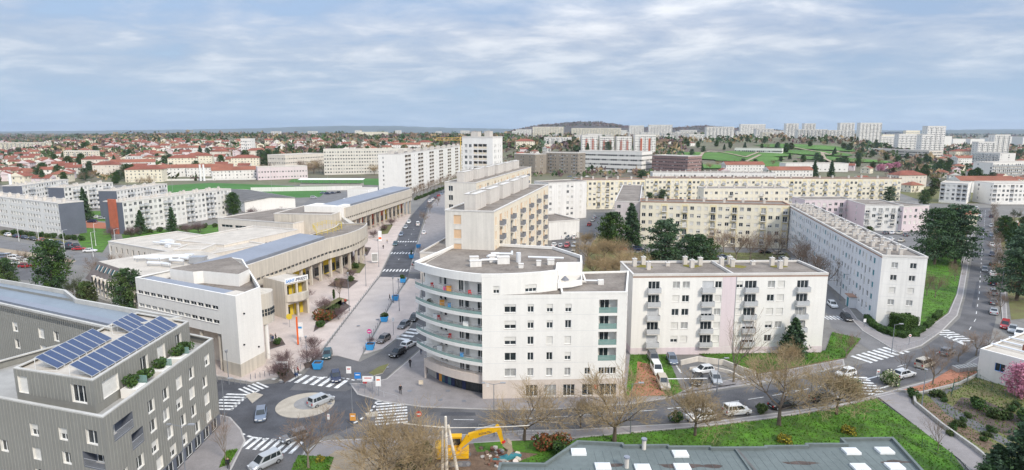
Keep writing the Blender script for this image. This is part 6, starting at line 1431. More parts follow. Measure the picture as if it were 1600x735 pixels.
# far blocks and towers
def far(lab, px0, px1, ytop, d, nf, wm='white_wall', dep=14, pat='wwd', cat='apartment building', name='far_apartment_block', group='white blocks on the horizon', **k):
    a = at_dist(px0, d); c = at_dist(px1, d); z = min(terr(*a), terr(*c)) - 2; H = CAM_H - (ytop - HZ) / FPX * d - z; W = plen(a, c); fh = (H - 3.5) / nf
    t, _, _ = block(name, lab, a, c, dep, H, {'f': rows(W, nf, 3, fh, pat, 1.6, 1.5), 'l': rows(dep, nf, 3, fh, '.w', 1.4, 1.4), 'r': rows(dep, nf, 3, fh, '.w', 1.4, 1.4)}, wm, 0, cat, group, parapet=.8, roof='roof_pale', z=z, probs=[('open', 4), ('cur', 3)], **k); used.append(((a[0] + c[0]) / 2, d, W)); return t
for r_ in (('white tower, leftmost of the pair above the park', 1222, 1241, 194, 1500, 15), ('white tower, right one of the pair above the park', 1250, 1267, 194, 1520, 15), ('long white slab below the tower pair, left half', 1241, 1286, 203, 1350, 11), ('long white slab below the tower pair, right half', 1287, 1328, 204, 1352, 11), ('white tower behind the right end of the long slab', 1305, 1327, 193, 1480, 15), ('broad white tower right of the long slab', 1336, 1369, 193, 1380, 15), ('low white block right of the broad tower', 1370, 1393, 213, 1400, 6), ('grey block with dark balconies between the towers', 1397, 1433, 210, 1150, 8), ('tall grey-white tower over the hillside school', 1440, 1468, 198, 1050, 14), ('dark-balconied block at the foot of the tall grey-white tower', 1433, 1448, 211, 1020, 10), ('tower at the far right skyline', 1545, 1569, 211, 1000, 12), ('grey slab left of the far-right tower', 1521, 1546, 222, 980, 8),
    ('white slab on the skyline right of the wooded hill', 981, 1003, 197, 1900, 12), ('wide white slab right of the wooded hill', 1011, 1047, 196, 1700, 13), ('white block beside the wide slab', 1060, 1085, 204, 1700, 9), ('bright white block above the park, left', 1100, 1142, 199, 1400, 10), ('white slab on the skyline over the park', 1152, 1190, 195, 1800, 12), ('grey tower next to the skyline slab', 1176, 1203, 202, 1500, 9), ('white stepped block left of the park towers', 1203, 1221, 205, 1600, 8), ('cream block below the wooded hill, left', 832, 880, 199, 1900, 10), ('cream block below the wooded hill, right', 892, 968, 201, 1750, 9), ('pale block behind the white tower', 806, 830, 203, 1800, 7), ('grey row of flats above the park edge', 1030, 1090, 208, 1500, 7), ('white terraces right of the tower', 850, 892, 215, 1050, 5)):
    far(*r_, wm='white_wall_b' if 'grey' in r_[0] else 'cream_wall' if 'cream' in r_[0] else 'white_wall')
for i, (p0, p1, yt) in enumerate(((908, 932, 212), (936, 958, 214), (962, 985, 214), (990, 1022, 211))):
    t = far('white block striped with red stair shafts, number %s from the left' % ('one', 'two', 'three', 'four')[i], p0, p1, yt, 900, 7, group='red-striped blocks')
    b = MB(); W = (p1 - p0) / FPX * 900
    for f in (.3, .7): b.box(W * f - 1.4, -.6, 3, W * f + 1.4, -.01, (CAM_H - (yt - HZ) / FPX * 900) - t.location.z - 5, 'brick_red')
    b.build('red_shafts', t)
for r_ in (('pale slab row at the far left, below the horizon', 8, 80, 223, 1150, 7), ('cream stepped block right of the far-left slab row', 105, 150, 236, 800, 5), ('white square house on the left hillside', 381, 397, 217, 900, 5), ('white slab among dark trees left of centre', 200, 215, 245, 700, 5)):
    far(*r_, wm='cream_wall' if 'cream' in r_[0] or 'slab row' in r_[0] else 'white_wall', group='pale blocks on the left')
for i in range(16):
    px = 420 + i * 62 + rng.uniform(-20, 20); d = rng.uniform(2300, 2700); far('tiny pale block on the distant skyline', px, px + rng.uniform(8, 16), 205.5 + rng.uniform(-1.5, 2), d, 6, rng.choice(('white_wall', 'cream_wall', 'white_wall_b')), group='tiny skyline blocks')
BK = 0
for i in range(34):
    px = 800 + i * 19.5 + rng.uniform(-6, 6); d = rng.uniform(1150, 2000); yt = rng.uniform(203, 213); nm = rng.choice(('white_wall', 'white_wall', 'cream_wall', 'white_wall_b')); x, y = at_dist(px, d)
    if 1085 < px < 1330 and d < 1350: d += 500; x, y = at_dist(px, d)
    if not free(x, y, 20): continue
    far('%s %s block %s' % ('small' if yt > 209 else 'mid-rise', {'white_wall': 'white', 'cream_wall': 'cream', 'white_wall_b': 'pale grey'}[nm], zone(px, 232)), px, px + rng.uniform(10, 26), yt, d, 6 if yt < 208 else 4, nm, group='blocks filling the horizon belt')
for i in range(9):
    px = 1400 + i * 27; far('low pale warehouse on the plain at the far right', px, px + rng.uniform(14, 30), 212.5 + rng.uniform(0, 5), rng.uniform(1700, 2300), 1, rng.choice(('white_wall', 'roof_zinc', 'white_wall_b')), 40, 'w....', 'warehouse', 'warehouse', 'warehouses on the plain')
# park on the hill
b = MB()
def blob(cx, cy, r, m, dz, n=20):
    P = [(cx + r * math.cos(k * 6.283 / n) * (1 + .18 * math.sin(3 * k)), cy + r * .9 * math.sin(k * 6.283 / n)) for k in range(n)]
    for k in range(n): a = P[k]; c = P[(k + 1) % n]; bb = MB(); b.face([(cx, cy, terr(cx, cy) + dz), (*a, terr(*a) + dz), (*c, terr(*c) + dz)], m)
for px, py, r in ((1120, 245, 60), (1150, 248, 60), (1180, 242, 50), (1200, 258, 40), (1270, 240, 55), (1240, 230, 60), (1305, 250, 45), (1290, 232, 55), (1370, 254, 30), (1100, 262, 30)):
    x, y, z = GT(px, py); blob(x, y, r, 'lawn_park', 1.2 + .05 * (px % 7))
mat('lawn_park', (.085, .185, .03), var=.35, scale=.02, fine=.3); b.build('park_lawn', kind='structure')
b = MB()
for path in (((1092, 250), (1098, 241), (1110, 238), (1140, 242), (1165, 248), (1185, 240)), ((1150, 262), (1172, 252), (1188, 244)), ((1240, 232), (1270, 238), (1284, 240), (1288, 250), (1300, 256)), ((1284, 240), (1296, 244), (1310, 238))):
    for p, q in zip(path, path[1:]):
        for k in range(6):
            a = GT(p[0] + (q[0] - p[0]) * k / 6, p[1] + (q[1] - p[1]) * k / 6); c = GT(p[0] + (q[0] - p[0]) * (k + 1) / 6, p[1] + (q[1] - p[1]) * (k + 1) / 6); d = Vector((c[0] - a[0], c[1] - a[1])); 
            if d.length < .1: continue
            d.normalize(); o_ = Vector((-d.y, d.x)) * 2.2; b.face([(a[0] - o_.x, a[1] - o_.y, a[2] + 2.0), (c[0] - o_.x, c[1] - o_.y, c[2] + 2.0), (c[0] + o_.x, c[1] + o_.y, c[2] + 2.0), (a[0] + o_.x, a[1] + o_.y, a[2] + 2.0)], 'sand')
b.build('park_path', kind='structure')
# single trees that show between the houses
def scatter(n, box, keys, hh, name, label, group, dmin=12, cond=None):
    k = 0; tr = 0
    while k < n and tr < n * 40:
        tr += 1; px = rng.uniform(box[0], box[2]); py = rng.uniform(box[1], box[3])
        if cond and not cond(px, py): continue
        x, y, z = GT(px, py)
        if y > 3000 or not free(x, y, dmin): continue
        used.append((x, y, dmin * .6)); k += 1; ky = rng.choice(keys); hh_ = rng.uniform(*hh); plant(ky, x, y, hh_, name, ('tall ' if hh_ > hh[0] * .35 + hh[1] * .65 else 'short ' if hh_ < hh[0] * .65 + hh[1] * .35 else '') + KIND[ky] + ' ' + zone(px, py), 'tree', group, z - .1, None, rng.uniform(.95, 1.25))
ever = ('pine0', 'pine1', 'spruce0', 'cedar0', 'cedar1', 'olive'); bare_ = ('brown0', 'brown1', 'gold0', 'thin')
for px, py, h, k, lab in ((420, 262, 22, 'pine0', 'big dark evergreen on the hillside left of centre'), (408, 260, 20, 'cedar0', 'big dark cedar beside the hillside evergreens'), (434, 258, 18, 'pine1', 'rounded dark evergreen of the hillside group'), (505, 252, 18, 'cedar0', 'dark tree mass left of the grey long building'), (492, 256, 15, 'pine1', 'round dark tree before the grey long building'), (346, 262, 15, 'pine0', 'dark tree beside the red-roofed blocks'), (68, 290, 14, 'spruce0', 'dark conifer among the left villas'), (92, 282, 14, 'pine1', 'round evergreen behind the left slabs'), (128, 262, 17, 'pine0', 'dark evergreen on the left, before the cream block'), (1272, 278, 17, 'spruce0', 'left of two dark spruces before the white hall'), (1298, 279, 18, 'spruce1', 'right of two dark spruces before the white hall'), (1228, 240, 16, 'pine0', 'dark tree on top of the park'), (918, 243, 18, 'spruce0', 'pointed conifer before the school'), (950, 243, 20, 'cedar0', 'broad cedar before the school'), (1095, 268, 12, 'spruce0', 'conifer at the foot of the park'), (1320, 262, 13, 'pine1', 'dark thicket tree at the right end of the park'), (1340, 262, 12, 'pine0', 'dark thicket tree beside the park'), (1525, 290, 15, 'pine0', 'dark evergreen beyond the avenue shops'), (1480, 272, 13, 'pine0', 'dark evergreen by the hill road'), (1468, 268, 13, 'pine1', 'second dark evergreen by the hill road')):
    x, y, z = GT(px, py); plant(k, x, y, h, 'evergreen_tree', lab, 'tree', None, z)
for px, py in ((1376, 268), (1388, 266), (1400, 264)): x, y, z = GT(px, py); plant('pinkblossom', x, y, 8, 'blossom_tree', 'pink blossoming tree in the row below the hillside school', 'tree', 'pink trees below the hillside school', z, None, 1.4)
scatter(85, (-40, 226, 640, 300), ever, (8, 15), 'evergreen_tree', 'dark evergreen between the tiled villas on the left', 'evergreens among the left villas', 10, lambda x, y: not (250 < x and y > 268) and not (x < 250 and y > 290))
scatter(90, (-40, 230, 720, 300), bare_, (8, 13), 'bare_tree', 'bare tree between the tiled villas on the left', 'bare trees among the left villas', 9, lambda x, y: not (250 < x < 480 and y > 272) and not (x < 250 and y > 296) and not (480 < x and y > 272))
scatter(40, (470, 255, 600, 275), ('brown0', 'brown1', 'gold0'), (10, 14), 'bare_tree', 'bare tree in the belt before the grey long building', 'bare trees before the grey long building', 6)
scatter(70, (1070, 236, 1480, 275), ever[:4] + bare_[:3] + ('olive',), (6, 12), 'park_tree', 'tree or thicket on the slopes of the green park', 'park trees', 8, lambda x, y: not (1100 < x < 1210 and 236 < y < 258) and not (1235 < x < 1300 and y < 252) and not (x < 1350 and y > 266))
scatter(45, (1430, 240, 1620, 300), ever + bare_, (7, 12), 'tree', 'tree between the buildings beyond the avenue', 'trees beyond the avenue', 9)
scatter(55, (800, 212, 1230, 236), ever + bare_, (9, 14), 'tree', 'tree between the white blocks on the horizon', 'trees between the horizon blocks', 10)
scatter(30, (1230, 218, 1440, 236), ever + bare_, (9, 14), 'tree', 'tree at the foot of the park towers', 'trees at the towers', 10)
# the wooded town fringe that reads as one mass
b = MB(); rr = random.Random(5)
def clump(x, y, z, s, m):
    n = 7; r0 = Vector((x, y, z))
    for k in range(n):
        p = r0 + Vector((rr.gauss(0, s * .45), rr.gauss(0, s * .45), s * rr.uniform(.15, .9))); leaf(b, p, s * rr.uniform(.3, .55), rr, m, .3)
ms = ('needle_blue', 'needle_olive', 'twig_brown', 'twig_brown', 'twig_gold', 'leaf_mid', 'twig_plum', 'needle_dark')
k = 0
while k < 6600:
    d = (900 + 2500 * rr.random() ** .8) if k < 4800 else rr.uniform(560, 1200); a = rr.uniform(-.92, .92); x = a * d; y = d
    if (.28 < a < .56 and d < 1150) or (d < 900 and (-.5 < a < .62) and not (-.05 < a < .3 and d > 600)): continue
    if not free(x, y, 8): continue
    clump(x, y, terr(x, y), rr.uniform(6, 11) if d > 900 else rr.uniform(3.5, 7), rr.choice(ms)); k += 1
for k in range(2600):                                        # plain at the far right and left
    d = rr.uniform(2800, 9000); a = rr.uniform(-.92, .92); clump(a * d, d, terr(a * d, d) - 1, rr.uniform(9, 22), rr.choice(ms))
b.build('distant_woodland', label='distant trees merging into a belt below the skyline', cat='woodland', kind='stuff')
# wooded hill and the blue hills on the horizon
def ridge(name, d, prof, m, depth, lab=None):
    bb = MB(); xs = []
    for i in range(len(prof) - 1):
        for k in range(8): f = k / 8; xs.append((prof[i][0] + (prof[i + 1][0] - prof[i][0]) * f, prof[i][1] + (prof[i + 1][1] - prof[i][1]) * f))
    pts = [(at_dist(px, d)[0], CAM_H + (HZ - py) / FPX * d + rr.uniform(-1, 1) * d * .0004) for px, py in xs]
    for (x0, z0), (x1, z1) in zip(pts, pts[1:]):
        bb.face([(x0, d - depth, -20), (x1, d - depth, -20), (x1, d - depth * .4, z1 * .7), (x0, d - depth * .4, z0 * .7)], m); bb.face([(x0, d - depth * .4, z0 * .7), (x1, d - depth * .4, z1 * .7), (x1, d, z1), (x0, d, z0)], m); bb.face([(x0, d, z0), (x1, d, z1), (x1, d + depth, -20), (x0, d + depth, -20)], m)
    return bb.build(name, kind='structure', smooth=True)
mat('far_wood', (.085, .075, .065), var=.35, scale=.01, fine=.06); mat('far_hill', (.09, .11, .09), var=.25, scale=.001, fine=.006)
hill = [(790, 206), (830, 198), (850, 195.5), (880, 192.5), (905, 191), (930, 191.5), (950, 193), (970, 197), (1000, 199), (1040, 200), (1080, 198), (1100, 197), (1130, 200), (1180, 202), (1230, 205)]
ridge('wooded_hill', 4300, hill, 'far_wood', 700)
b = MB(); ms = ('twig_plum', 'twig_brown', 'needle_olive', 'twig_plum')
for i in range(len(hill) - 1):
    for k in range(60):
        f = rr.random(); px = hill[i][0] + (hill[i + 1][0] - hill[i][0]) * f; py = hill[i][1] + (hill[i + 1][1] - hill[i][1]) * f; g = rr.random(); z1 = CAM_H + (HZ - py) / FPX * 4300; y = 4300 - 280 * g; clump((px - 800) / FPX * 4300, y, z1 * (1 - .3 * g) - 6, rr.uniform(9, 15), rr.choice(ms))
b.build('hill_woodland', label='bare woodland covering the long low hill on the skyline', cat='woodland', kind='stuff')
ridge('blue_hills', 16000, [(-200, 206), (0, 206), (100, 205), (260, 203), (380, 201.5), (460, 199), (540, 197), (620, 197.5), (700, 200), (800, 202), (1000, 203), (1250, 203.5), (1400, 204), (1500, 203), (1560, 202), (1650, 203), (1800, 205)], 'far_hill', 2500)
ridge('blue_hills', 11000, [(1380, 206), (1450, 204.5), (1520, 203.5), (1600, 204), (1700, 205)], 'far_hill', 1200)

# ------------------------------------------------------------------ grass blades on the near lawns
def inside(p, poly):
    r = False; j = len(poly) - 1
    for i in range(len(poly)):
        a, c = poly[i], poly[j]
        if (a[1] > p[1]) != (c[1] > p[1]) and p[0] < (c[0] - a[0]) * (p[1] - a[1]) / (c[1] - a[1]) + a[0]: r = not r
        j = i
    return r
mat('blade_a', (.09, .205, .018), var=.4, scale=.4, fine=3); mat('blade_b', (.12, .17, .04), var=.4, scale=.4, fine=3); mat('blade_dry', (.22, .19, .08), var=.3, scale=.4, fine=3)
b = MB(); gr = random.Random(6)
for pts, n, z in (([(780, 735), (905, 685), (1000, 677), (1100, 668), (1200, 656), (1290, 642), (1370, 623), (1420, 660), (1480, 700), (1540, 780), (780, 790)], 9000, .15), ([(1090, 553), (1150, 551), (1290, 549), (1300, 520), (1345, 530), (1320, 560), (1240, 575), (1180, 585), (1130, 570)], 2600, .14), ([(1380, 512), (1438, 504), (1440, 420), (1450, 380), (1500, 375), (1502, 420), (1494, 460), (1480, 490), (1454, 508), (1425, 524)], 3000, .1), ([(985, 552), (1040, 552), (1048, 570), (1066, 612), (1052, 620), (978, 620)], 900, .13), ([(1424, 611), (1500, 590), (1540, 572), (1600, 600), (1650, 640), (1650, 740), (1600, 740), (1470, 668), (1427, 632)], 3500, .14), ([(456, 735), (466, 713), (522, 716), (512, 745)], 400, .17), ([(342, 733), (354, 706), (372, 704), (358, 728)], 250, .16), ([(905, 438), (925, 380), (955, 345), (962, 395), (1230, 395), (1240, 412), (990, 420), (960, 440)], 2500, .02)):
    P = GP(pts); x0, x1 = min(p[0] for p in P), max(p[0] for p in P); y0, y1 = min(p[1] for p in P), max(p[1] for p in P); k = 0; dry = pts[0] in ((1424, 611), (905, 438))
    while k < n:
        p = (gr.uniform(x0, x1), gr.uniform(y0, y1))
        if not inside(p, P): continue
        k += 1; h = gr.uniform(.10, .28); m = gr.choice(('blade_a', 'blade_dry', 'blade_b') if dry else ('blade_a', 'blade_a', 'blade_a', 'blade_b'))
        for _ in range(2):
            a = gr.uniform(0, 6.28); w_ = gr.uniform(.05, .13); dx, dy = math.cos(a) * w_, math.sin(a) * w_; b.face([(p[0] - dx, p[1] - dy, z - .02), (p[0] + dx, p[1] + dy, z - .02), (p[0] + gr.gauss(0, .08), p[1] + gr.gauss(0, .08), z + h)], m)
b.build('grass', label='short green grass blades on the lawns', cat='grass', kind='stuff')
# ------------------------------------------------------------------ vehicles
PAINT = {'white': (.74, .74, .73), 'black': (.018, .018, .02), 'silver': (.42, .44, .46), 'grey': (.16, .165, .175), 'navy': (.02, .03, .075), 'blue_grey': (.17, .21, .28), 'red': (.35, .025, .03), 'beige': (.50, .45, .37), 'teal': (.03, .09, .11), 'brown': (.20, .17, .15)}
for k, c in PAINT.items(): mat('paint_' + k, c, rough=.25, var=.05, spec=.6, metal=.15 if k not in ('white', 'red') else 0)
def car_geo(kind, paint):
    L_, Wd, H, hood, cab0, cab1, ws, rs = {'hatch': (4.0, 1.75, 1.48, .86, .98, 3.98, .75, .45), 'sedan': (4.5, 1.78, 1.46, .86, 1.15, 4.0, .8, .75), 'mpv': (4.35, 1.8, 1.72, .98, .78, 4.33, .8, .22), 'estate': (4.6, 1.8, 1.5, .88, 1.15, 4.55, .85, .5), 'van': (4.4, 1.82, 1.85, 1.05, .8, 4.38, .7, .1), 'suv': (4.6, 1.86, 1.75, 1.02, 1.2, 4.58, .7, .35)}[kind]
    p = 'paint_' + paint; w2 = Wd / 2; B = MB(); z0 = .22; zb = hood
    st = [(0, zb * .55, .86), (.10, zb * .78, .93), (.45, zb * .93, .98), (cab0, zb, 1.0), (L_ * .55, zb + .03, 1.0), (L_ - .35, zb + .05, .99), (L_ - .06, zb * .98, .94), (L_, zb * .6, .9)]
    rings = []
    for x, z, f in st: y = w2 * f; rings.append([(x, -y * .9, z0), (x, -y, z0 + .22), (x, -y * .985, z - .10), (x, -y * .90, z), (x, y * .90, z), (x, y * .985, z - .10), (x, y, z0 + .22), (x, y * .9, z0)])
    vs = [v for r in rings for v in r]; fs = []
    for i in range(len(rings) - 1):
        for j in range(8): fs.append((i * 8 + j, (i + 1) * 8 + j, (i + 1) * 8 + (j + 1) % 8, i * 8 + (j + 1) % 8))
    fs += [tuple(range(8)), tuple(range((len(rings) - 1) * 8, len(rings) * 8))[::-1]]; B.faces(vs, fs, p)
    yb, yt = w2 * .90, w2 * .74; c0, c1 = cab0, cab1 - .04; t0, t1 = c0 + ws, c1 - rs; zb2 = zb - .02
    lo = [(c0, -yb, zb2), (c1, -yb, zb2), (c1, yb, zb2), (c0, yb, zb2)]; hi_ = [(t0, -yt, H), (t1, -yt, H), (t1, yt, H), (t0, yt, H)]
    B.faces(lo + hi_, [(0, 1, 5, 4), (1, 2, 6, 5), (2, 3, 7, 6), (3, 0, 4, 7), (4, 5, 6, 7)], p)
    for x in (.55, L_ - 1.0): B.box(x, -w2 * 1.003, z0 + .02, x + .55, w2 * 1.003, z0 + .2, 'tyre')
    def pan(q, f0, f1, g0, g1, off):                          # glass panel on a cabin face q (4 corners: lo a, lo b, hi b, hi a)
        a, b_, c, d = [Vector(v) for v in q]; n = (b_ - a).cross(d - a).normalized() * off
        f = lambda s_, t: (a.lerp(b_, s_)).lerp(d.lerp(c, s_), t) + n
        m = MB(); m.face([f(f0, g0), f(f1, g0), f(f1, g1), f(f0, g1)], 'glass'); return m
    parts = [('body', B)]
    parts.append(('windscreen', pan((lo[3], lo[0], hi_[0], hi_[3]), .06, .94, .08, .95, .012))); parts.append(('rear_window', pan((lo[1], lo[2], hi_[2], hi_[1]), .08, .92, .25, .92, .012)))
    for q in ((lo[0], lo[1], hi_[1], hi_[0]), (lo[2], lo[3], hi_[3], hi_[2])):
        for f0, f1 in ((.09, .44), (.47, .74), (.77, .93)):
            if q[0] == lo[2]: f0, f1 = 1 - f1, 1 - f0
            parts.append(('side_window', pan(q, f0, f1, .14, .90, .012)))
    for y in (-w2 * .72, w2 * .72):
        m = MB(); m.box(-.015, y - .17, zb * .60, .2, y + .17, zb * .76, 'headlight'); parts.append(('headlight', m))
        m = MB(); m.box(L_ - .12, y - .13, zb * .62, L_ + .012, y + .13, zb * .95, 'tail'); parts.append(('tail_light', m))
    m = MB(); m.box(-.02, -.26, .38, .0, .26, .50, 'plate'); m.box(L_ + .001, -.26, .45, L_ + .02, .26, .57, 'plate'); parts.append(('number_plate', m))
    for x in (.82, L_ - .80):
        for y in (-w2 + .09, w2 - .09):
            s_ = 1 if y > 0 else -1; m = MB(); m.tube((x, y - .09, .31), (x, y + .09, .31), .31, n=14, m='tyre'); r = MB(); r.tube((x, y + s_ * .05, .31), (x, y + s_ * .10, .31), .19, n=10, m='rim'); parts.append(('wheel', m)); parts.append(('rim', r))
    for _, m in parts: m.v = [(x - L_ / 2, y, z) for x, y, z in (tuple(v) for v in m.v)]   # the front looks along -x
    return parts
CARS = {}
def car(kind, paint, x, y, head, label, near=True, group=None, z=.03):
    key = (kind, paint, near)
    if key not in CARS:
        ps = car_geo(kind, paint)
        if near: CARS[key] = [(n, m.mesh(n)) for n, m in ps]
        else:
            J = MB()
            for _, m in ps:
                i0 = len(J.v); J.v += m.v; mm = [J.mi(q) for q in m.names]; J.f += [tuple(i0 + j for j in f) for f in m.f]; J.m += [mm[k] for k in m.m]
            CARS[key] = J.mesh('parked_car')
    rz = head + math.pi
    if not near: return ob('parked_car', CARS[key], None, (x, y, z), rz, label, 'car', group)
    t = thing('car', label, 'car', (x, y, z), rz, group); last = None
    for n, me in CARS[key]:
        if n == 'rim': ob('rim', me, last)
        else: last = ob(n, me, t)
    return t
def carp(kind, paint, pa, pb, label, near=True, group=None, z=.03):     # pa rear, pb front: picture points on the ground
    a = G(*pa); c = G(*pb); return car(kind, paint, (a[0] + c[0]) / 2, (a[1] + c[1]) / 2, math.atan2(c[1] - a[1], c[0] - a[0]), label, near, group, z)
gm = 'cars moving or parked near the roundabout'
for r_ in (('mpv', 'silver', (488, 637), (515, 626), 'silver people carrier driving round the roundabout island'), ('hatch', 'blue_grey', (409, 645), (407, 661), 'blue-grey hatchback on the left of the roundabout'), ('hatch', 'grey', (476, 683), (446, 692), 'dark hatchback under the bare tree on the zebra crossing'), ('mpv', 'silver', (432, 720), (398, 736), 'silver car leaving at the bottom of the frame'), ('hatch', 'navy', (524, 586), (526, 601), 'navy car coming over the zebra crossing'), ('hatch', 'teal', (514, 550), (509, 566), 'dark blue car waiting behind the zebra crossing'), ('hatch', 'black', (634, 549), (609, 562), 'black car in the side street by the curved house'), ('hatch', 'white', (626, 549), (650, 536), 'white hatchback in the side street by the curved house'), ('hatch', 'brown', (610, 527), (588, 541), 'grey-brown car parked at the edge of the square'), ('hatch', 'grey', (640, 506), (622, 518), 'dark grey car parked higher up the side street'), ('hatch', 'black', (652, 495), (642, 506), 'dark car half hidden by the curved balconies')):
    carp(*r_, group=gm)
gp = 'cars on the east road'
for r_ in (('estate', 'white', (1115, 653), (1075, 658), 'white car parked under the bare tree on the east road'), ('mpv', 'white', (1130, 649), (1172, 645), 'white people carrier parked on the east road'), ('sedan', 'black', (1200, 640), (1243, 634), 'black saloon parked left of the black off-roader'), ('suv', 'black', (1267, 629), (1304, 624), 'black off-roader parked beside the walker'), ('hatch', 'white', (1336, 584), (1306, 591), 'white car driving through the bend'), ('estate', 'white', (1396, 593), (1428, 585), 'white estate car parked on the bend'), ('van', 'beige', (1428, 579), (1460, 568), 'grey-beige van parked beyond the white estate'), ('hatch', 'grey', (1468, 560), (1490, 548), 'dark car parked behind the bare trees of the bend'), ('hatch', 'white', (1294, 474), (1307, 485), 'white hatchback parked beside the pale-blue slab'), ('hatch', 'black', (1315, 495), (1330, 505), 'black car parked near the pale-blue slab corner')):
    carp(*r_, group=gp)
gc = 'cars in the parking court of the white slab'
for r_ in (('suv', 'grey', (1018, 560), (1024, 571), 'dark pick-up-like car nearest the white slab'), ('hatch', 'blue_grey', (1047, 561), (1053, 572), 'silver-blue hatchback nose-in near the ramp'), ('van', 'white', (1022, 575), (1030, 590), 'white van in the parking court'), ('suv', 'beige', (1032, 596), (1040, 612), 'beige car at the court entrance'), ('hatch', 'white', (1112, 582), (1086, 585), 'white car parked below the ramp wall'), ('hatch', 'black', (1092, 592), (1086, 607), 'dark car by the height barrier'), ('hatch', 'silver', (1114, 590), (1122, 604), 'silver car right of the height barrier')):
    carp(*r_, group=gc, z=.11)
cc = ['white', 'silver', 'grey', 'black', 'navy', 'red', 'blue_grey', 'beige', 'white', 'silver']; kk = ['hatch', 'mpv', 'sedan', 'hatch', 'estate']; cr = random.Random(31)
def lot(cells, head, label, group, dx=0):
    for i, (px, py) in enumerate(cells):
        c = cr.choice(cc); x, y = G(px, py); car(cr.choice(kk), c, x, y, head + cr.uniform(-.06, .06) + (math.pi if cr.random() < .4 else 0), '%s car %s, %s in its row' % (c.replace('_', '-'), label, ORD[i]), False, group)
lot([(866, 373), (876, 373), (887, 373), (898, 373)], 1.35, 'in the back row of the courtyard car park', 'courtyard car park'); lot([(866, 385), (876, 386), (886, 386), (897, 386)], 1.35, 'in the middle row of the courtyard car park', 'courtyard car park'); lot([(862, 398), (873, 398), (884, 398), (896, 398)], 1.35, 'in the front row of the courtyard car park', 'courtyard car park')
lot([(921, 353), (926, 346), (929, 341)], 1.3, 'along the lane beside the mauve-grey slab', 'lane cars')
lot([(971, 392), (997, 392)], 0, 'behind the golden courtyard trees', 'courtyard cars'); lot([(1090, 404), (1105, 404), (1130, 404), (1195, 396), (1217, 398), (1224, 407), (1238, 412)], .1, 'below the cream courtyard slab', 'courtyard cars')
lot([(1384, 366), (1394, 366), (1405, 366), (1416, 369), (1392, 376), (1408, 378)], .8, 'in the car park behind the pale-blue slab', 'residents car park')
lot([(1552 - i * .35, 490 - i * 15) for i in range(11)], .95, 'parked along the right kerb of the avenue', 'avenue parked cars')
for r_ in (('hatch', 'grey', (1537, 420), (1539, 428), 'dark car driving down the avenue'), ('hatch', 'black', (1535, 359), (1536, 365), 'dark car further up the avenue'), ('hatch', 'white', (1531, 342), (1531, 338), 'white car high on the avenue'), ('van', 'white', (1525, 330), (1525, 326), 'white van at the top of the avenue')): carp(*r_, near=False, group='avenue traffic')
for r_ in (('hatch', 'teal', (622, 377), (613, 390), 'teal car parked at the left kerb of the main street'), ('estate', 'blue_grey', (630, 364), (624, 373), 'blue-grey car second at the left kerb'), ('hatch', 'silver', (636, 354), (632, 360), 'silver car third at the left kerb'), ('hatch', 'white', (641, 346), (637, 352), 'white car farthest at the left kerb'), ('van', 'white', (652, 356), (654, 349), 'white van driving up the main street'), ('hatch', 'white', (661, 370), (664, 362), 'white car at the right kerb of the main street'), ('hatch', 'grey', (645, 419), (652, 410), 'dark car turning at the junction'), ('hatch', 'black', (664, 410), (672, 404), 'black car under the street tree')): carp(*r_, near=False, group='main street cars')
lot([(672 + i * 4.6, 316 - i * 2.9) for i in range(9)], 1.45, 'parked in the upper main street', 'upper street cars')
lot([(12 + i * 13.5, 369 + i * 2.2) for i in range(9)], -.55, 'parked in front of the long slab on the left', 'left avenue parked cars')
lot([(108, 390), (124, 391), (141, 394), (4, 404), (14, 402), (24, 406), (6, 412), (18, 414), (30, 412), (42, 418), (36, 408)], .2, 'in the car park at the left edge', 'left car park')
lot([(138, 343), (152, 341), (160, 343), (144, 348), (212, 395), (225, 397)], .1, 'between the slate-gabled slabs', 'slab car park')
lot([(505, 303), (512, 304), (520, 303), (528, 302), (541, 312), (548, 310), (556, 312), (562, 314), (490, 310), (574, 306)], .3, 'in the stadium car park', 'stadium car park')
lot([(890 + i * 9, 277 + (i % 3) * 2) for i in range(9)], .2, 'in the car park of the taupe house', 'far car park')
lot([(1570, 512), (1582, 518), (1592, 525)], .8, 'in the corner car park at the right edge', 'right edge car park')
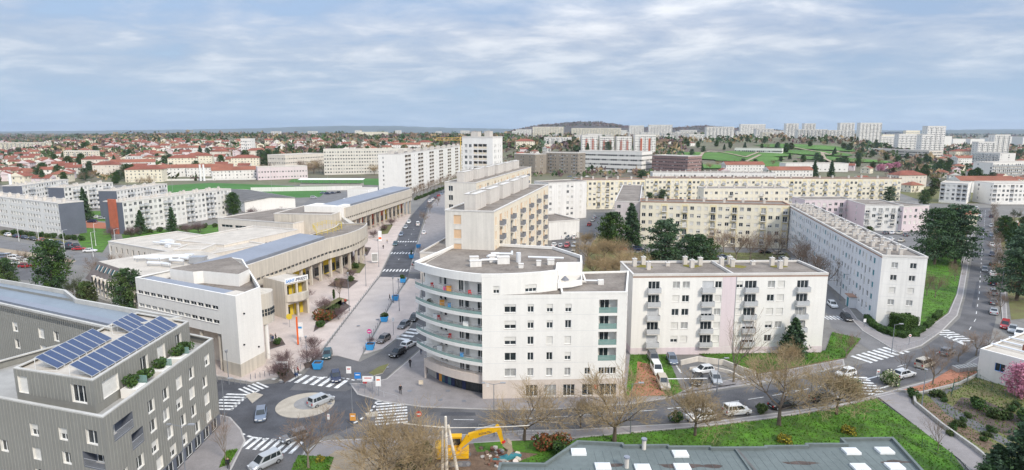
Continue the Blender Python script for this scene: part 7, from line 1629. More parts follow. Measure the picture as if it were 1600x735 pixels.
# ------------------------------------------------------------------ excavator, poles, rubble
def excavator():
    x, y = G(709, 722); t = thing('excavator', 'yellow tracked excavator with its boom raised over the rubble heap', 'excavator', (x, y, .1), .06)
    mat('digger_yellow', (.72, .40, .012), rough=.45, var=.12, scale=1, fine=5); Yl = 'digger_yellow'
    for s_ in (-1, 1):
        b = MB(); P = [(-2.0 + .42 * math.cos(a), .45 + .42 * math.sin(a)) for a in [R(90 + 30 * k) for k in range(7)]] + [(2.0 + .42 * math.cos(a), .45 + .42 * math.sin(a)) for a in [R(-90 + 30 * k) for k in range(7)]]
        n = len(P); v0 = [(px_, s_ * 1.25 - .3, pz) for px_, pz in P]; v1 = [(px_, s_ * 1.25 + .3, pz) for px_, pz in P]
        b.faces(v0 + v1, [(i, (i + 1) % n, n + (i + 1) % n, n + i) for i in range(n)], 'earth'); b.faces(v0, [tuple(range(n))[::-1]], 'rail_dark'); b.faces(v1, [tuple(range(n))], 'rail_dark'); tr = b.build('track', t)
        for wx in (-2, -1, 0, 1, 2): w_ = MB(); w_.tube((wx, s_ * 1.25 - .33, .42), (wx, s_ * 1.25 + .33, .42), .26, n=10, m='steel'); w_.build('roller', tr)
    b = MB(); b.tube((0, 0, .7), (0, 0, 1.05), .8, n=16, m='rail_dark'); b.box(-1.0, -.95, .4, 1.0, .95, .75, 'rail_dark'); b.build('undercarriage', t)
    b = MB(); b.prism([(-2.5, -.9), (-2.2, -1.3), (2.0, -1.3), (2.1, -1.1), (2.1, 1.1), (2.0, 1.3), (-2.2, 1.3), (-2.5, .9)], 1.06, 1.75, Yl); b.prism([(-2.5, -.85), (-2.2, -1.25), (-.9, -1.25), (-.9, 1.25), (-2.2, 1.25), (-2.5, .85)], 1.752, 2.6, Yl); b.box(-.9, -1.2, 1.752, .4, -.35, 2.2, Yl); b.build('body', t)
    b = MB(); b.prism([(-.4, .3), (1.1, .3), (1.1, 1.25), (-.4, 1.25)], 1.756, 3.3, Yl); b.box(-.45, .25, 3.302, 1.15, 1.3, 3.42, Yl); c = b.build('cab', t); g = MB(); g.box(-.2, .27, 2.2, .95, .299, 3.15, 'glass'); g.box(1.101, .4, 2.1, 1.13, 1.15, 3.2, 'glass'); g.build('cab_window', c)
    def beam(name, pts, hs, wd, m):
        b = MB()
        for (p, q), (h0, h1) in zip(zip(pts, pts[1:]), zip(hs, hs[1:])):
            d = Vector((q[0] - p[0], 0, q[1] - p[1])).normalized(); n = Vector((-d.z, 0, d.x)); A = Vector((p[0], 0, p[1])); B_ = Vector((q[0], 0, q[1])); v = []
            for yy in (-wd, wd): v += [A - n * h0 + Vector((0, yy, 0)), B_ - n * h1 + Vector((0, yy, 0)), B_ + n * h1 + Vector((0, yy, 0)), A + n * h0 + Vector((0, yy, 0))]
            b.faces(v, [(0, 1, 2, 3), (7, 6, 5, 4), (0, 4, 5, 1), (1, 5, 6, 2), (2, 6, 7, 3), (3, 7, 4, 0)], m)
        o = b.build(name, t); o.location = (0, -.35, 0); return o
    bo = beam('boom', [(.8, 1.9), (2.2, 3.75), (3.9, 4.35), (5.9, 4.75)], [.32, .48, .40, .28], .24, Yl)
    beam('arm', [(5.9, 5.35), (6.25, 4.6), (6.75, 2.7)], [.22, .34, .2], .2, Yl); beam('hydraulic_ram', [(1.2, 2.2), (2.9, 3.6)], [.09, .09], .33, 'steel'); beam('hydraulic_ram', [(3.0, 4.75), (5.8, 5.4)], [.08, .08], .1, 'steel'); beam('hydraulic_ram', [(6.3, 4.9), (7.1, 3.1)], [.07, .07], .1, 'steel')
    beam('bucket_link', [(6.65, 3.0), (7.15, 2.7)], [.18, .16], .22, 'red')
    b = MB(); P = [(6.7, 2.6), (7.4, 3.1), (8.0, 2.6), (8.1, 1.7), (7.5, 1.1), (7.3, 1.5), (7.5, 2.0), (7.1, 2.2)]; n = len(P); v0 = [(p[0], -.95, p[1]) for p in P]; v1 = [(p[0], .25, p[1]) for p in P]; b.faces(v0 + v1, [(i, (i + 1) % n, n + (i + 1) % n, n + i) for i in range(n)] + [tuple(range(n)), tuple(range(n, 2 * n))[::-1]], 'sand'); b.build('bucket', t)
    c = bpy.data.curves.new('lettering', 'FONT'); c.body = 'KOMATSU'; c.size = .42; c.extrude = .01; to = bpy.data.objects.new('tmp', c); COL.objects.link(to); bpy.context.view_layer.update()
    me = bpy.data.meshes.new_from_object(to.evaluated_get(bpy.context.evaluated_depsgraph_get())); bpy.data.objects.remove(to); me.materials.clear(); me.materials.append(M('letter_navy'))
    q = ob('lettering', me, bo, (3.5, -.256, 4.05)); q.rotation_euler = (R(90), -.2, 0); q.scale = (.9, 1, 1)
excavator()
mat('pole_white', (.70, .64, .55), var=.2, scale=1, fine=6)
x, y = G(697, 745); px_ = []
for i, (dx, dz0, tx, h, lab) in enumerate(((.1, 0, .1, 8.4, 'tall whitish timber pole carrying the crossing cables'), (-.5, 0, -.35, 6.8, 'left bracing pole leaning on the tall timber pole'), (1.5, 0, .35, 6.9, 'right bracing pole leaning on the tall timber pole'))):
    b = MB(); b.tube((dx, 0, 0), (tx, 0 if i == 0 else .1, h), .24, .16, 8, 'pole_white'); b.build('timber_pole', loc=(x, y + .25 * i, .1), label=lab, cat='pole', group='timber poles')
b = MB()
def cable(b, p, q, sag, r, m, n=10):
    p = Vector(p); q = Vector(q); pr = p
    for i in range(1, n + 1): f = i / n; c = p.lerp(q, f) - Vector((0, 0, sag * 4 * f * (1 - f))); b.tube(pr, c, r, n=4, m=m, cap=False); pr = c
cable(b, (x - 5.5, y + .6, 7.25), (x, y, 6.95), .05, .07, 'pole_white'); cable(b, (x, y, 6.95), (x + 11, y + .8, 6.85), .12, .05, 'pole_white'); b.build('overhead_cable', label='pale cable bundle strung from the timber pole across the road', cat='cable')
rr2 = random.Random(17)
for i in range(60):
    px, py = rr2.uniform(745, 812), rr2.uniform(702, 733); x, y = G(px, py); s_ = rr2.uniform(.15, .6); b = MB(); k = rr2.choice(('concrete_grey', 'plinth_stone', 'tile_brown', 'earth', 'earth', 'concrete')); cn = {'concrete_grey': 'grey concrete', 'plinth_stone': 'pinkish stone', 'tile_brown': 'broken brown brick', 'earth': 'dark earth', 'concrete': 'dusty beige concrete'}[k]
    P = [(math.cos(a) * s_ * rr2.uniform(.6, 1), math.sin(a) * s_ * rr2.uniform(.6, 1)) for a in [j * 1.05 for j in range(6)]]; b.prism(P, 0, s_ * rr2.uniform(.3, .8), k)
    o = b.build('rubble_block', loc=(x, y, .12), label='%s %s rubble chunk %s the excavator arm' % ('big' if s_ > .42 else 'middling' if s_ > .28 else 'small', cn, 'left of' if px < 768 else 'below' if px < 792 else 'right of'), cat='rubble', group='rubble from the demolition'); o.rotation_euler = (rr2.uniform(-.3, .3), rr2.uniform(-.3, .3), rr2.uniform(0, 6))
b = MB(); P = [G(px, py) for px, py in ((770, 722), (800, 712), (815, 715), (790, 722))]; b.prism(P, .12, .5, 'glass_green' if 0 else 'teal_sheet' if 0 else 'shutter_teal'); b.build('crumpled_sheet', label='crumpled teal sheet lying in the rubble', cat='debris')
for i, (px, py) in enumerate(((748, 684), (768, 683), (790, 682), (812, 681), (835, 680), (858, 681), (880, 682))):
    a = G(px, py); c = G(px + 20, py - .5); b = MB(); w_ = plen(a, c) - .15
    b.tube((0, 0, .1), (0, 0, 2.0), .03, n=5, m='steel'); b.tube((w_, 0, .1), (w_, 0, 2.0), .03, n=5, m='steel'); b.tube((0, 0, 2.0), (w_, 0, 2.0), .03, n=5, m='steel'); b.tube((0, 0, .2), (w_, 0, .2), .03, n=5, m='steel')
    for k in range(1, 12): b.tube((w_ * k / 12, 0, .2), (w_ * k / 12, 0, 2.0), .008, n=3, m='steel', cap=False)
    b.box(-.3, -.15, 0, .3, .15, .12, 'concrete_grey'); b.build('site_fence_panel', loc=(*a, .12), rz=math.atan2(c[1] - a[1], c[0] - a[0]), label='grey wire site-fence panel beside the road, %s from the excavator' % ORD[i], cat='fence', group='site fence panels')
# ------------------------------------------------------------------ green-roofed building at the bottom, white garden house at the right
def green_roof():
    H = 4.0; t = thing('green_roofed_building', 'low building with a big grey-green felt roof and white rooflights along the bottom', 'building', (8.7, 75.1)); lc = lambda p: (p[0] - 8.7, p[1] - 75.1)
    ol = [lc(p) for p in ((8.7, 75.3), (14.7, 74.7), (14.8, 74.2), (20.6, 74.3), (20.7, 73.9), (26, 73.9), (26.1, 73.6), (33, 73.7), (33.1, 74.0), (38.6, 74.1), (38.7, 74.6), (44, 74.6), (44.1, 76.0), (51.4, 76.2), (50.0, 67.5), (49.5, 60), (-2.6, 60), (-1.6, 69.9), (4.0, 69.7))]
    b = MB(); b.prism(inset(ol, -.0), 0, H - .4, 'beige_wall', bot=False); b.build('wall', t)
    b = MB(); b.prism(ol, H - .4, H, 'roof_green'); ro = b.build('roof', t); b = MB(); b.ring(ol, .35, H + .002, H + .38, 'roof_green'); b.build('parapet', ro)
    b = MB(); b.face([(*lc((30.2, 60.5)), H + .25), (*lc((30.5, 60.5)), H + .25), (*lc((29.4, 73.4)), H + .25), (*lc((29.1, 73.4)), H + .25)], 'roof_dark'); b.box(20.3, -14.6, H, 20.6, -1.4, H + .24, 'roof_green'); b.build('roof_seam', ro)
    b = MB()
    for k in range(46): x_ = -8 + k * 1.1; b.box(x_, -14.5, H + .001, x_ + .05, -1.9 if x_ > 1 else -6.0, H + .012, 'roof_seam')
    b.build('membrane_joints', ro, kind='stuff')
    for px, py in ((904, 708), (1063, 711), (1330, 707), (1382, 706), (942, 731), (1004, 733), (1066, 732), (1344, 732), (1398, 731)):
        p = lc(G(px, py, H)); b = MB(); b.box(-.95, -.7, 0, .95, .7, .3, 'white'); b.faces([(-.9, -.65, .302), (.9, -.65, .302), (.9, .65, .302), (-.9, .65, .302), (-.6, -.35, .42), (.6, -.35, .42), (.6, .35, .42), (-.6, .35, .42)], [(0, 1, 5, 4), (1, 2, 6, 5), (2, 3, 7, 6), (3, 0, 4, 7), (4, 5, 6, 7)], 'curtain_white'); ob('rooflight', b.mesh('rooflight'), ro, (*p, H))
    for px, py in ((979, 731), (1006, 702)):
        p = lc(G(px, py, H)); b = MB(); b.tube((0, 0, 0), (0, 0, 1.3), .28, n=10, m='chimney'); b.tube((0, 0, 1.31), (0, 0, 1.5), .38, n=10, m='roof_zinc'); ob('roof_vent', b.mesh('roof_vent'), ro, (*p, H))
    for px, py, r in ((1060, 728, 2.2), (960, 727, 1.3), (1115, 729, 1.5), (1250, 724, 1.8), (1400, 722, 1.6)):
        p = lc(G(px, py, H)); b = MB(); b.sheet([(p[0] + r * math.cos(a * .52) * rr2.uniform(.7, 1.5), p[1] + r * .3 * math.sin(a * .52) * rr2.uniform(.6, 1.2)) for a in range(12)], H + .006 + .001 * r, 'mulch'); b.build('dirt_stain', ro)
mat('curtain_white', (.70, .72, .74), rough=.4, var=.05)
green_roof()
def garden_house():
    a = (85.8, 106.3); c = (101.5, 115.6); W = plen(a, c); t, W, D = block('garden_house', 'small white flat-roofed house with a blue-framed window at the right edge', (95.5, 93.5), (85.8, 106.3), 1, 1, {}, 'white_wall', 1, 'house') if 0 else (thing('garden_house', 'small white flat-roofed house with a blue-framed window at the right edge', 'house', a), 0, 0)
    b = MB(); d = Vector((c[0] - a[0], c[1] - a[1])).normalized(); H = 5.6; q = Vector((d.y, -d.x)) * 13
    P = [(0, 0), (q.x, q.y), (q.x + d.x * 18, q.y + d.y * 18), (d.x * 18, d.y * 18)]
    fr = (q.normalized().x, q.normalized().y); rng = random.Random(2)
    facade(t, b, P[0], fr, 13, 0, H, [(3.3, 2.4, 1.5, 1.5, 'w', 'open')], 1, 'white_wall', rng, frame='blue')
    for i in (1, 2, 3): A = P[i]; B_ = P[(i + 1) % 4]; l = plen(A, B_); wall_plane(b, A, ((B_[0] - A[0]) / l, (B_[1] - A[1]) / l), l, 0, H, [], 'white_wall')
    b.build('wall', t); b = MB(); b.prism(inset(P, .1), H - .5, H - .2, 'roof_pale'); ro = b.build('roof', t); b = MB(); b.ring(P, .3, H + .002, H + .12, 'white_wall'); b.build('parapet', ro)
    b = MB()
    for k in range(3): f = .25 + .2 * k; A = Vector(P[0]).lerp(Vector(P[3]), f); B_ = Vector(P[1]).lerp(Vector(P[2]), f); b.tube((*A, H + .2), (*(A.lerp(B_, .7)), H + .2), .18, n=8, m='duct')
    b.build('roof_pipe', ro); A = Vector(P[0]).lerp(Vector(P[2]), .35); b = MB(); b.box(A.x - .35, A.y - .35, H - .2, A.x + .35, A.y + .35, H + 1.0, 'tile_orange'); b.build('orange_chimney', ro)
garden_house()
def fence(label, pts, h, m, step=2.4, z=.14, px=True, mesh=True, group=None):
    P = [G(*p) for p in pts] if px else pts; o = P[0]; t = thing('fence', label, 'fence', (o[0], o[1], z), 0, group); b = MB()
    for a, c in zip(P, P[1:]):
        l = plen(a, c); n = max(1, int(l / step)); A = Vector((a[0] - o[0], a[1] - o[1])); C = Vector((c[0] - o[0], c[1] - o[1]))
        for i in range(n + (c == P[-1])):
            p = A.lerp(C, i / n); q = MB(); q.tube((0, 0, 0), (0, 0, h), .035, n=5, m=m); ob('post', q.mesh('post') if i == 0 and a == P[0] else POST.setdefault((h, m), q.mesh('post')), t, (p.x, p.y, 0))
        for zz in ((.1, h * .5, h - .05) if mesh else (h - .05,)): b.tube((*A, zz), (*C, zz), .018, n=4, m=m, cap=False)
        if mesh:
            for i in range(int(l / .35)): p = A.lerp(C, i / int(l / .35)); b.tube((p.x, p.y, .1), (p.x, p.y, h - .05), .007, n=3, m=m, cap=False)
    b.build('wires', t); return t
POST = {}
mat('fence_green', (.04, .10, .075), rough=.5, var=.1)
fence('green wire fence climbing the garden terraces', [(1486, 622), (1490, 606), (1530, 600), (1570, 625), (1600, 648)], 1.6, 'fence_green'); fence('green wire fence in front of the white garden house', [(1497, 600), (1540, 590), (1600, 612), (1640, 630)], 1.7, 'fence_green'); fence('low wire fence at the bottom of the lawn', [(1440, 700), (1485, 722), (1530, 760)], 1.2, 'fence_green')
fence('grey railing around the crossing pavement on the bend', [(1374, 540), (1400, 549), (1440, 538), (1460, 526)], 1.0, 'rail_grey', 1.8, .12, True, False)
fence('grey railing at the corner of the side street', [(563, 598), (578, 612), (600, 622), (622, 628)], 1.0, 'rail_grey', 1.6, .12, True, False)
# retaining walls and ramp
def lowwall(label, pts, h, th, m, z=0.0, name='retaining_wall'):
    P = [G(*p) for p in pts]; o = P[0]; b = MB(); band(b, [(x - o[0], y - o[1]) for x, y in P], [(x - o[0], y - o[1]) for x, y in offset(P, th)], 0, h, m); return b.build(name, loc=(o[0], o[1], z), label=label, cat='wall')
lowwall('long curved retaining wall along the park path', [(1424, 616), (1428, 633), (1470, 668), (1520, 704), (1570, 745)], .7, .35, 'concrete_grey'); lowwall('concrete wall above the red gravel bed', [(1402, 614), (1440, 618), (1500, 603), (1530, 588)], .6, .3, 'concrete_grey')
lowwall('pale parapet wall of the parking ramp', [(1064, 572), (1090, 566), (1130, 571), (1160, 583), (1180, 589)], 1.1, .3, 'beige_wall'); lowwall('second pale wall along the parking ramp', [(1078, 580), (1110, 578), (1140, 585), (1160, 596)], .7, .3, 'beige_wall')
b = MB()
for k in range(7): x, y = G(1493 + k * 5.2, 581 - k * .6); b.box(x - .25, y - .8, .1, x + .25, y + .8, .9, 'concrete_grey')
o_ = b.v[0]; b.v = [(x - o_[0], y - o_[1], z) for x, y, z in b.v]; b.build('bicycle_stand', loc=(o_[0], o_[1], .05), label='row of concrete bicycle stands beside the garden house', cat='bicycle stand')
# ------------------------------------------------------------------ street furniture
def lamp(px, py, h, label, arm=1, m='pole_grey', head='steel', rz=0.0, group='street lamps'):
    x, y = G(px, py); t = thing('street_lamp', label, 'street lamp', (x, y, .1), rz, group)
    b = MB(); b.tube((0, 0, 0), (0, 0, .8), .11, n=8, m=m); b.tube((0, 0, .8), (0, 0, h), .08, .05, 8, m); b.build('pole', t)
    for s_ in ((1,) if arm == 1 else (1, -1) if arm == 2 else ()):
        b = MB(); b.tube((0, 0, h - .1), (s_ * 1.2, 0, h + .15), .035, n=5, m=m); b.build('arm', t); b = MB(); b.prism([(s_ * 1.1 - .15, -.16), (s_ * 1.1 + .65 * s_, -.16), (s_ * 1.1 + .65 * s_, .16), (s_ * 1.1 - .15, .16)], h + .1, h + .24, head); b.build('lamp_head', t)
    if arm == 0: b = MB(); b.tube((0, 0, h), (0, 0, h + .5), .16, .28, 8, head); b.build('lamp_head', t)
for r_ in ((546, 487, 9.5, 'tall grey lamp post on the plaza, nearest of the left row', 0), (572, 448, 9.0, 'tall grey lamp post on the plaza, second of the left row', 0), (592, 418, 9.0, 'tall grey lamp post on the plaza, third of the left row', 0), (615, 474, 6.5, 'dark lamp mast beside the blue planter box', 0), (624, 487, 8.0, 'dark lamp mast on the square nearest the curved house', 0), (772, 682, 8.2, 'lamp post standing in front of the curved house', 2), (985, 677, 7.8, 'lamp post at the lawn edge right of the broad bare tree', 1), (1265, 642, 6.5, 'lamp post beside the black off-roader', 1), (551, 656, 6.4, 'slim lamp post at the roundabout edge', 1), (292, 762, 8.4, 'double-armed lamp post in front of the grey house shops', 2), (358, 602, 6.0, 'lamp post by the civic building corner', 0), (352, 660, 7.0, 'lamp post on the pavement beside the grey house', 1), (480, 568, 5.0, 'short lamp post with a white box on the plaza edge', 0), (1440, 636, 6.0, 'thin lamp post in the terraced garden', 0), (1393, 552, 6.0, 'lamp post beside the hedge pavement', 1), (1312, 470, 7.0, 'lamp post in front of the pale-blue slab', 1), (1566, 420, 8, 'lamp post on the right pavement of the avenue', 1), (1562, 470, 8, 'lower lamp post on the right pavement of the avenue', 1), (1120, 613, 6, 'thin lamp post at the parking court', 1)): lamp(*r_)
for i, (px, py, h) in enumerate(((102, 398, 9), (146, 402, 9), (182, 396, 9), (62, 385, 9), (150, 385, 9), (175, 420, 8), (30, 378, 9))): lamp(px, py, h, 'pale lamp post along the left avenue, %s' % ('nearest the tall pine', 'below the slate gable', 'before the white signs', 'by the parked cars', 'behind the tall pine', 'by the civic wing', 'at the left edge')[i], 1, 'white', group='left avenue lamps')
for i, (px, py, h) in enumerate(((270, 300, 22), (425, 303, 22), (461, 288, 24), (566, 288, 24), (512, 282, 22))): lamp(px, py, h, 'tall stadium floodlight mast, %s from the left' % ORD[i], 2, 'steel', group='floodlight masts')
for i, px in enumerate((314, 319.5)):
    x, y, z = GT(px, 283); b = MB(); b.tube((0, 0, 0), (0, 0, 15), .9, .8, 10, 'white'); b.tube((0, 0, 15.01), (0, 0, 15.6), .6, n=10, m='red'); b.build('white_mast', loc=(x, y, z), label='white mast, %s of the twin pair behind the playing field' % ('left' if i == 0 else 'right'), cat='mast')
def bollards(pa, pb, n, label):
    a = G(*pa); c = G(*pb); b = MB(); b.tube((0, 0, 0), (0, 0, .95), .06, n=6, m='rail_dark'); b.tube((0, 0, .951), (0, 0, 1.1), .065, .04, 6, 'steel'); me = b.mesh('bollard')
    for i in range(n): f = i / (n - 1); ob('bollard', me, None, (a[0] + (c[0] - a[0]) * f, a[1] + (c[1] - a[1]) * f, .12), 0, label, 'bollard', label.split(' in ')[-1])
bollards((508, 547), (590, 437), 30, 'slim dark bollard in the left row along the paved street'); bollards((568, 550), (614, 470), 18, 'slim dark bollard in the right row along the paved street'); bollards((616, 466), (636, 436), 9, 'slim dark bollard in the upper right row along the square'); bollards((392, 594), (470, 578), 12, 'slim dark bollard in the row at the crossing kerb'); bollards((340, 598), (385, 604), 6, 'slim dark bollard in the row before the white civic building')
def planter(px, py, s, plant_key, label, h=1.6):
    x, y = G(px, py); t = thing('planter', label, 'planter', (x, y, .12), 0, 'blue planters'); b = MB()
    lo = [(-.65, -.65), (.65, -.65), (.65, .65), (-.65, .65)]; hi_ = [(-.85, -.85), (.85, -.85), (.85, .85), (-.85, .85)]
    for i in range(4): j = (i + 1) % 4; b.face([(*lo[i], .05), (*lo[j], .05), (*hi_[j], 1.2), (*hi_[i], 1.2)], 'sky_blue')
    b.ring(hi_, .1, 1.2, 1.28, 'sky_blue'); b.face([(x_, y_, 1.1) for x_, y_ in inset(hi_, .05)], 'mulch'); b.build('tub', t)
    if plant_key: (tm, cm), h0 = VEG[plant_key]; k = h / h0; o = ob('plant', cm, t, (0, 0, 1.05), 0, scale=(k, k, k))
for px, py, k, lab in ((601, 503, 'bush1', 'blue planter with a leafy plant in the middle of the square'), (618, 470, None, 'empty blue planter box beside the dark lamp mast'), (630, 442, 'bush0', 'blue planter with a plant near the junction'), (643, 404, 'cypress', 'blue planter with a palm-like plant across the junction'), (579, 547, 'plum0', 'blue planter with a bare shrub by the bollards'), (654, 388, None, 'blue planter by the street tree'), (497, 577, None, 'pale blue planter beside the plaza trees')): planter(px, py, 1, k, lab, .75 if k and k.startswith('bush') else 2.0)
def sign(px, py, h, shape, m, label, w_=.9, hh=.9, m2=None, z=.12, legs=1, face=0.0):
    x, y = G(px, py); t = thing('road_sign' if shape != 'board' else 'sign_board', label, 'sign', (x, y, z), face); b = MB()
    for k in range(legs): b.tube(((k - (legs - 1) / 2) * w_ * .7, 0, 0), ((k - (legs - 1) / 2) * w_ * .7, 0, h), .05, n=6, m='pole_grey')
    b.build('post', t); b = MB()
    if shape == 'round': b.tube((0, -.06, h - .1), (0, -.1, h - .1), w_ / 2, n=18, m=m)
    else: b.box(-w_ / 2, -.10, h - hh, w_ / 2, -.06, h, m)
    pl_ = b.build('panel', t)
    if m2: b = MB(); b.box(-w_ * .33, -.112, h - hh * .42 if shape != 'round' else h - .2, w_ * .33, -.102, h - hh * .28 if shape != 'round' else h, m2); b.build('sign_bar', pl_)
for r_ in ((442, 590, 3.0, 'board', 'white', 'white direction board on two posts at the plaza corner', 2.2, 1.3, 'letter_navy', .12, 2), (546, 600, 3.2, 'board', 'white', 'white sign with a red mark at the tip of the pavement', .9, 1.3, 'red'), (560, 612, 3.4, 'board', 'blue', 'square blue road sign on the corner pavement', 1.1, 1.1, 'white'), (576, 616, 3.2, 'board', 'white', 'white direction board with red edge at the corner', 1.9, 1.0, 'red', .12, 2), (592, 620, 3.6, 'board', 'white', 'narrow white and orange banner sign at the corner', .9, 1.8, 'orange'), (571, 606, 1.8, 'board', 'red', 'low red information box at the corner', .7, 1.1), (655, 672, 2.6, 'round', 'red', 'round red no-entry sign below the crossing', .95, .9, 'white'), (578, 542, 3.4, 'round', 'pink', 'round pink sign on a post at the square', 1.0, 1.0, 'white'), (615, 524, 4.0, 'board', 'white', 'white post sign by the parked grey-brown car', .6, .9), (514, 663, 1.6, 'board', 'white', 'small red and white marker post on the roundabout edge', .35, .9, 'red'), (552, 664, 1.8, 'board', 'orange_panel', 'orange marker sign at the crossing point', .9, 1.2, 'white'), (1371, 592, 1.7, 'board', 'white', 'red and white marker on the bend island', .6, 1.2, 'red'), (1350, 512, 2.0, 'board', 'white', 'small white sign at the side street corner', .6, .8), (453, 512, 2.6, 'round', 'yellow_paint', 'round yellow sign outside the entrance tower', 1.4, 1.4), (470, 534, 4.2, 'board', 'white', 'pale blue and white banner on the plaza', 1.3, 3.2, 'sky_blue'), (658, 605, 1.2, 'board', 'wood_pale', 'small pale pavement board outside the curved house', .8, .8), (622, 545, 2.8, 'board', 'white', 'white parking sign by the side street', .5, .7), (1420, 540, 2.2, 'round', 'white', 'round sign beside the hedge pavement', .6, .6, 'red')): sign(*r_)
x, y = G(466, 540); b = MB(); b.box(-.14, -.14, 0, .14, .14, 6.2, 'orange'); b.box(-.2, -.2, .0, .2, .2, .15, 'rail_dark'); b.build('red_totem', loc=(x, y, .12), label='tall slim red totem post on the plaza', cat='totem')
x, y = G(586, 412); t = thing('advertising_panel', 'white advertising panel at the plaza edge of the main street', 'advertising panel', (x, y, .12), .3); b = MB(); b.box(-1.1, -.2, .5, 1.1, .2, 3.6, 'white'); b.box(-.5, -.12, 0, .5, .12, .5, 'steel'); b.build('case', t); b = MB(); b.box(-.9, -.215, .8, .9, -.202, 3.3, 'curtain'); b.build('poster', t)
x, y = G(594, 378); t = thing('information_column', 'white and orange information column further up the plaza', 'advertising panel', (x, y, .12)); b = MB(); b.box(-.7, -.15, .1, .7, .15, 4.4, 'white'); b.build('case', t); b = MB(); b.box(-.6, -.165, 1.0, .6, -.152, 1.8, 'orange'); b.build('poster', t)
# height barrier of the parking court
x, y = G(1042, 613); x2, y2 = G(1104, 612); t = thing('height_barrier', 'white height barrier across the parking court entrance', 'barrier', (x, y, .1), math.atan2(y2 - y, x2 - x)); l = plen((x, y), (x2, y2)); b = MB(); b.tube((0, 0, 0), (0, 0, 2.4), .08, n=6, m='steel'); b.tube((l, 0, 0), (l, 0, 2.4), .08, n=6, m='steel'); b.build('post', t); b = MB(); b.tube((0, 0, 2.35), (l, 0, 2.35), .08, n=6, m='white'); b.build('bar', t)
# planting beds on the plaza with their shrubs
for i, (pts, m) in enumerate((([(490, 520), (520, 500), (548, 480), (533, 470), (497, 492)], 'mulch'), ([(495, 484), (530, 466), (545, 470), (520, 488)], 'lawn_dry'), ([(512, 448), (545, 452), (560, 440), (530, 436)], 'mulch'), ([(540, 428), (562, 428), (572, 414), (552, 410)], 'lawn_dry'), ([(555, 400), (574, 400), (580, 388), (562, 386)], 'mulch'), ([(425, 575), (445, 600), (462, 590), (448, 570)], 'mulch'), ([(420, 548), (446, 540), (440, 530), (414, 538)], 'mulch'), ([(478, 578), (494, 574), (490, 566), (474, 570)], 'mulch'), ([(590, 368), (606, 366), (614, 352), (600, 352)], 'lawn_dry'))):
    slab('planting_bed', pts, .24, m, True, 'rail_dark')
for px, py, s_, k, lab in ((508, 500, 1.2, 'russet', 'russet shrub patch in the largest plaza bed'), (524, 488, 1.2, 'bush1', 'green shrub patch in the largest plaza bed'), (500, 512, .9, 'bush0', 'low green shrub at the near end of the plaza bed'), (530, 446, 1.1, 'bush0', 'green shrub in the second plaza bed'), (548, 440, 1.0, 'bush1', 'olive shrub in the second plaza bed'), (558, 420, 1.0, 'bush0', 'dark shrub in the third plaza bed'), (568, 394, 1.0, 'bush1', 'shrub in the fourth plaza bed'), (600, 360, 1.2, 'bush0', 'shrub at the far plaza bed'), (440, 588, .9, 'bush0', 'low shrub around the nearest plaza tree'), (432, 540, .8, 'bush0', 'dark shrub before the rounded oriel'), (522, 470, 1.0, 'cypress', 'small upright evergreen in the plaza bed')): pl(k, px, py, s_ if k != 'cypress' else 3.0, 'shrub', lab, 'shrub', z=.2)
for i in range(16): f = i / 15; pl('bush0' if i % 2 else 'bush1', 650 + 62 * f, 313 - 25 * f, 1.3, 'shrub', 'fresh green shrub at the foot of the long striped slab, %s up the street' % ORD[i], 'shrub', 'green shrubs under the striped slab')
for i in range(12): pl('bush0' if i % 3 else 'bush1', 8 + i * 11, 366 + i * .9, 1.2, 'shrub', 'dark shrub at the foot of the long left slab, %s from the left edge' % ORD[i], 'shrub', 'shrubs at the left slab')
for i in range(10): pl('bush0' if i % 2 else 'bush1', 200 + i * 17, 367 - i * 1.5, 1.2, 'shrub', 'green shrub at the foot of the red-shafted slab, %s from its red shaft' % ORD[i], 'shrub', 'shrubs at the red-shafted slab')
for i in range(14): pl(('bush0', 'bush1')[i % 2], 1475 + (i * 37) % 118, 630 + (i * 23) % 62, .45 + .08 * (i % 4), 'shrub', 'low wild shrub on the terraced garden slope, %s from the bottom' % ORD[sorted(range(14), key=lambda q: -((q * 23) % 62)).index(i)], 'shrub', 'garden slope shrubs')
# terrace plants on the grey house, roof garden furniture
for i, (x, y) in enumerate(((-46.5, 70.6), (-46.5, 73.0), (-46.6, 76.1), (-46.6, 80.6), (-46.7, 83.0))): plant('bush0', x, y, .8, 'potted_bush', 'round green bush on the grey house terrace, number %s from the front' % ('one', 'two', 'three', 'four', 'five')[i], 'bush', 'terrace bushes', 14.1)
bx = random.Random(44); arcF = offset(arc3((-17.6, 107.2), (-11.0, 100.3), (-5.0, 97.25), 18), 1.0); k = 0
ITEMS = [('blue bin', 'sky_blue', .5, .5, .9), ('white cabinet', 'white', .9, .4, 1.0), ('wooden cupboard', 'orange_panel', .8, .5, 1.2), ('green pot plant', None, 0, 0, 0), ('grey table', 'rail_grey', 1.0, .6, .7), ('red chair', 'red', .5, .5, .8), ('dark drying rack', 'rail_dark', 1.2, .5, .9), ('pink box', 'pink', .7, .3, .9)]
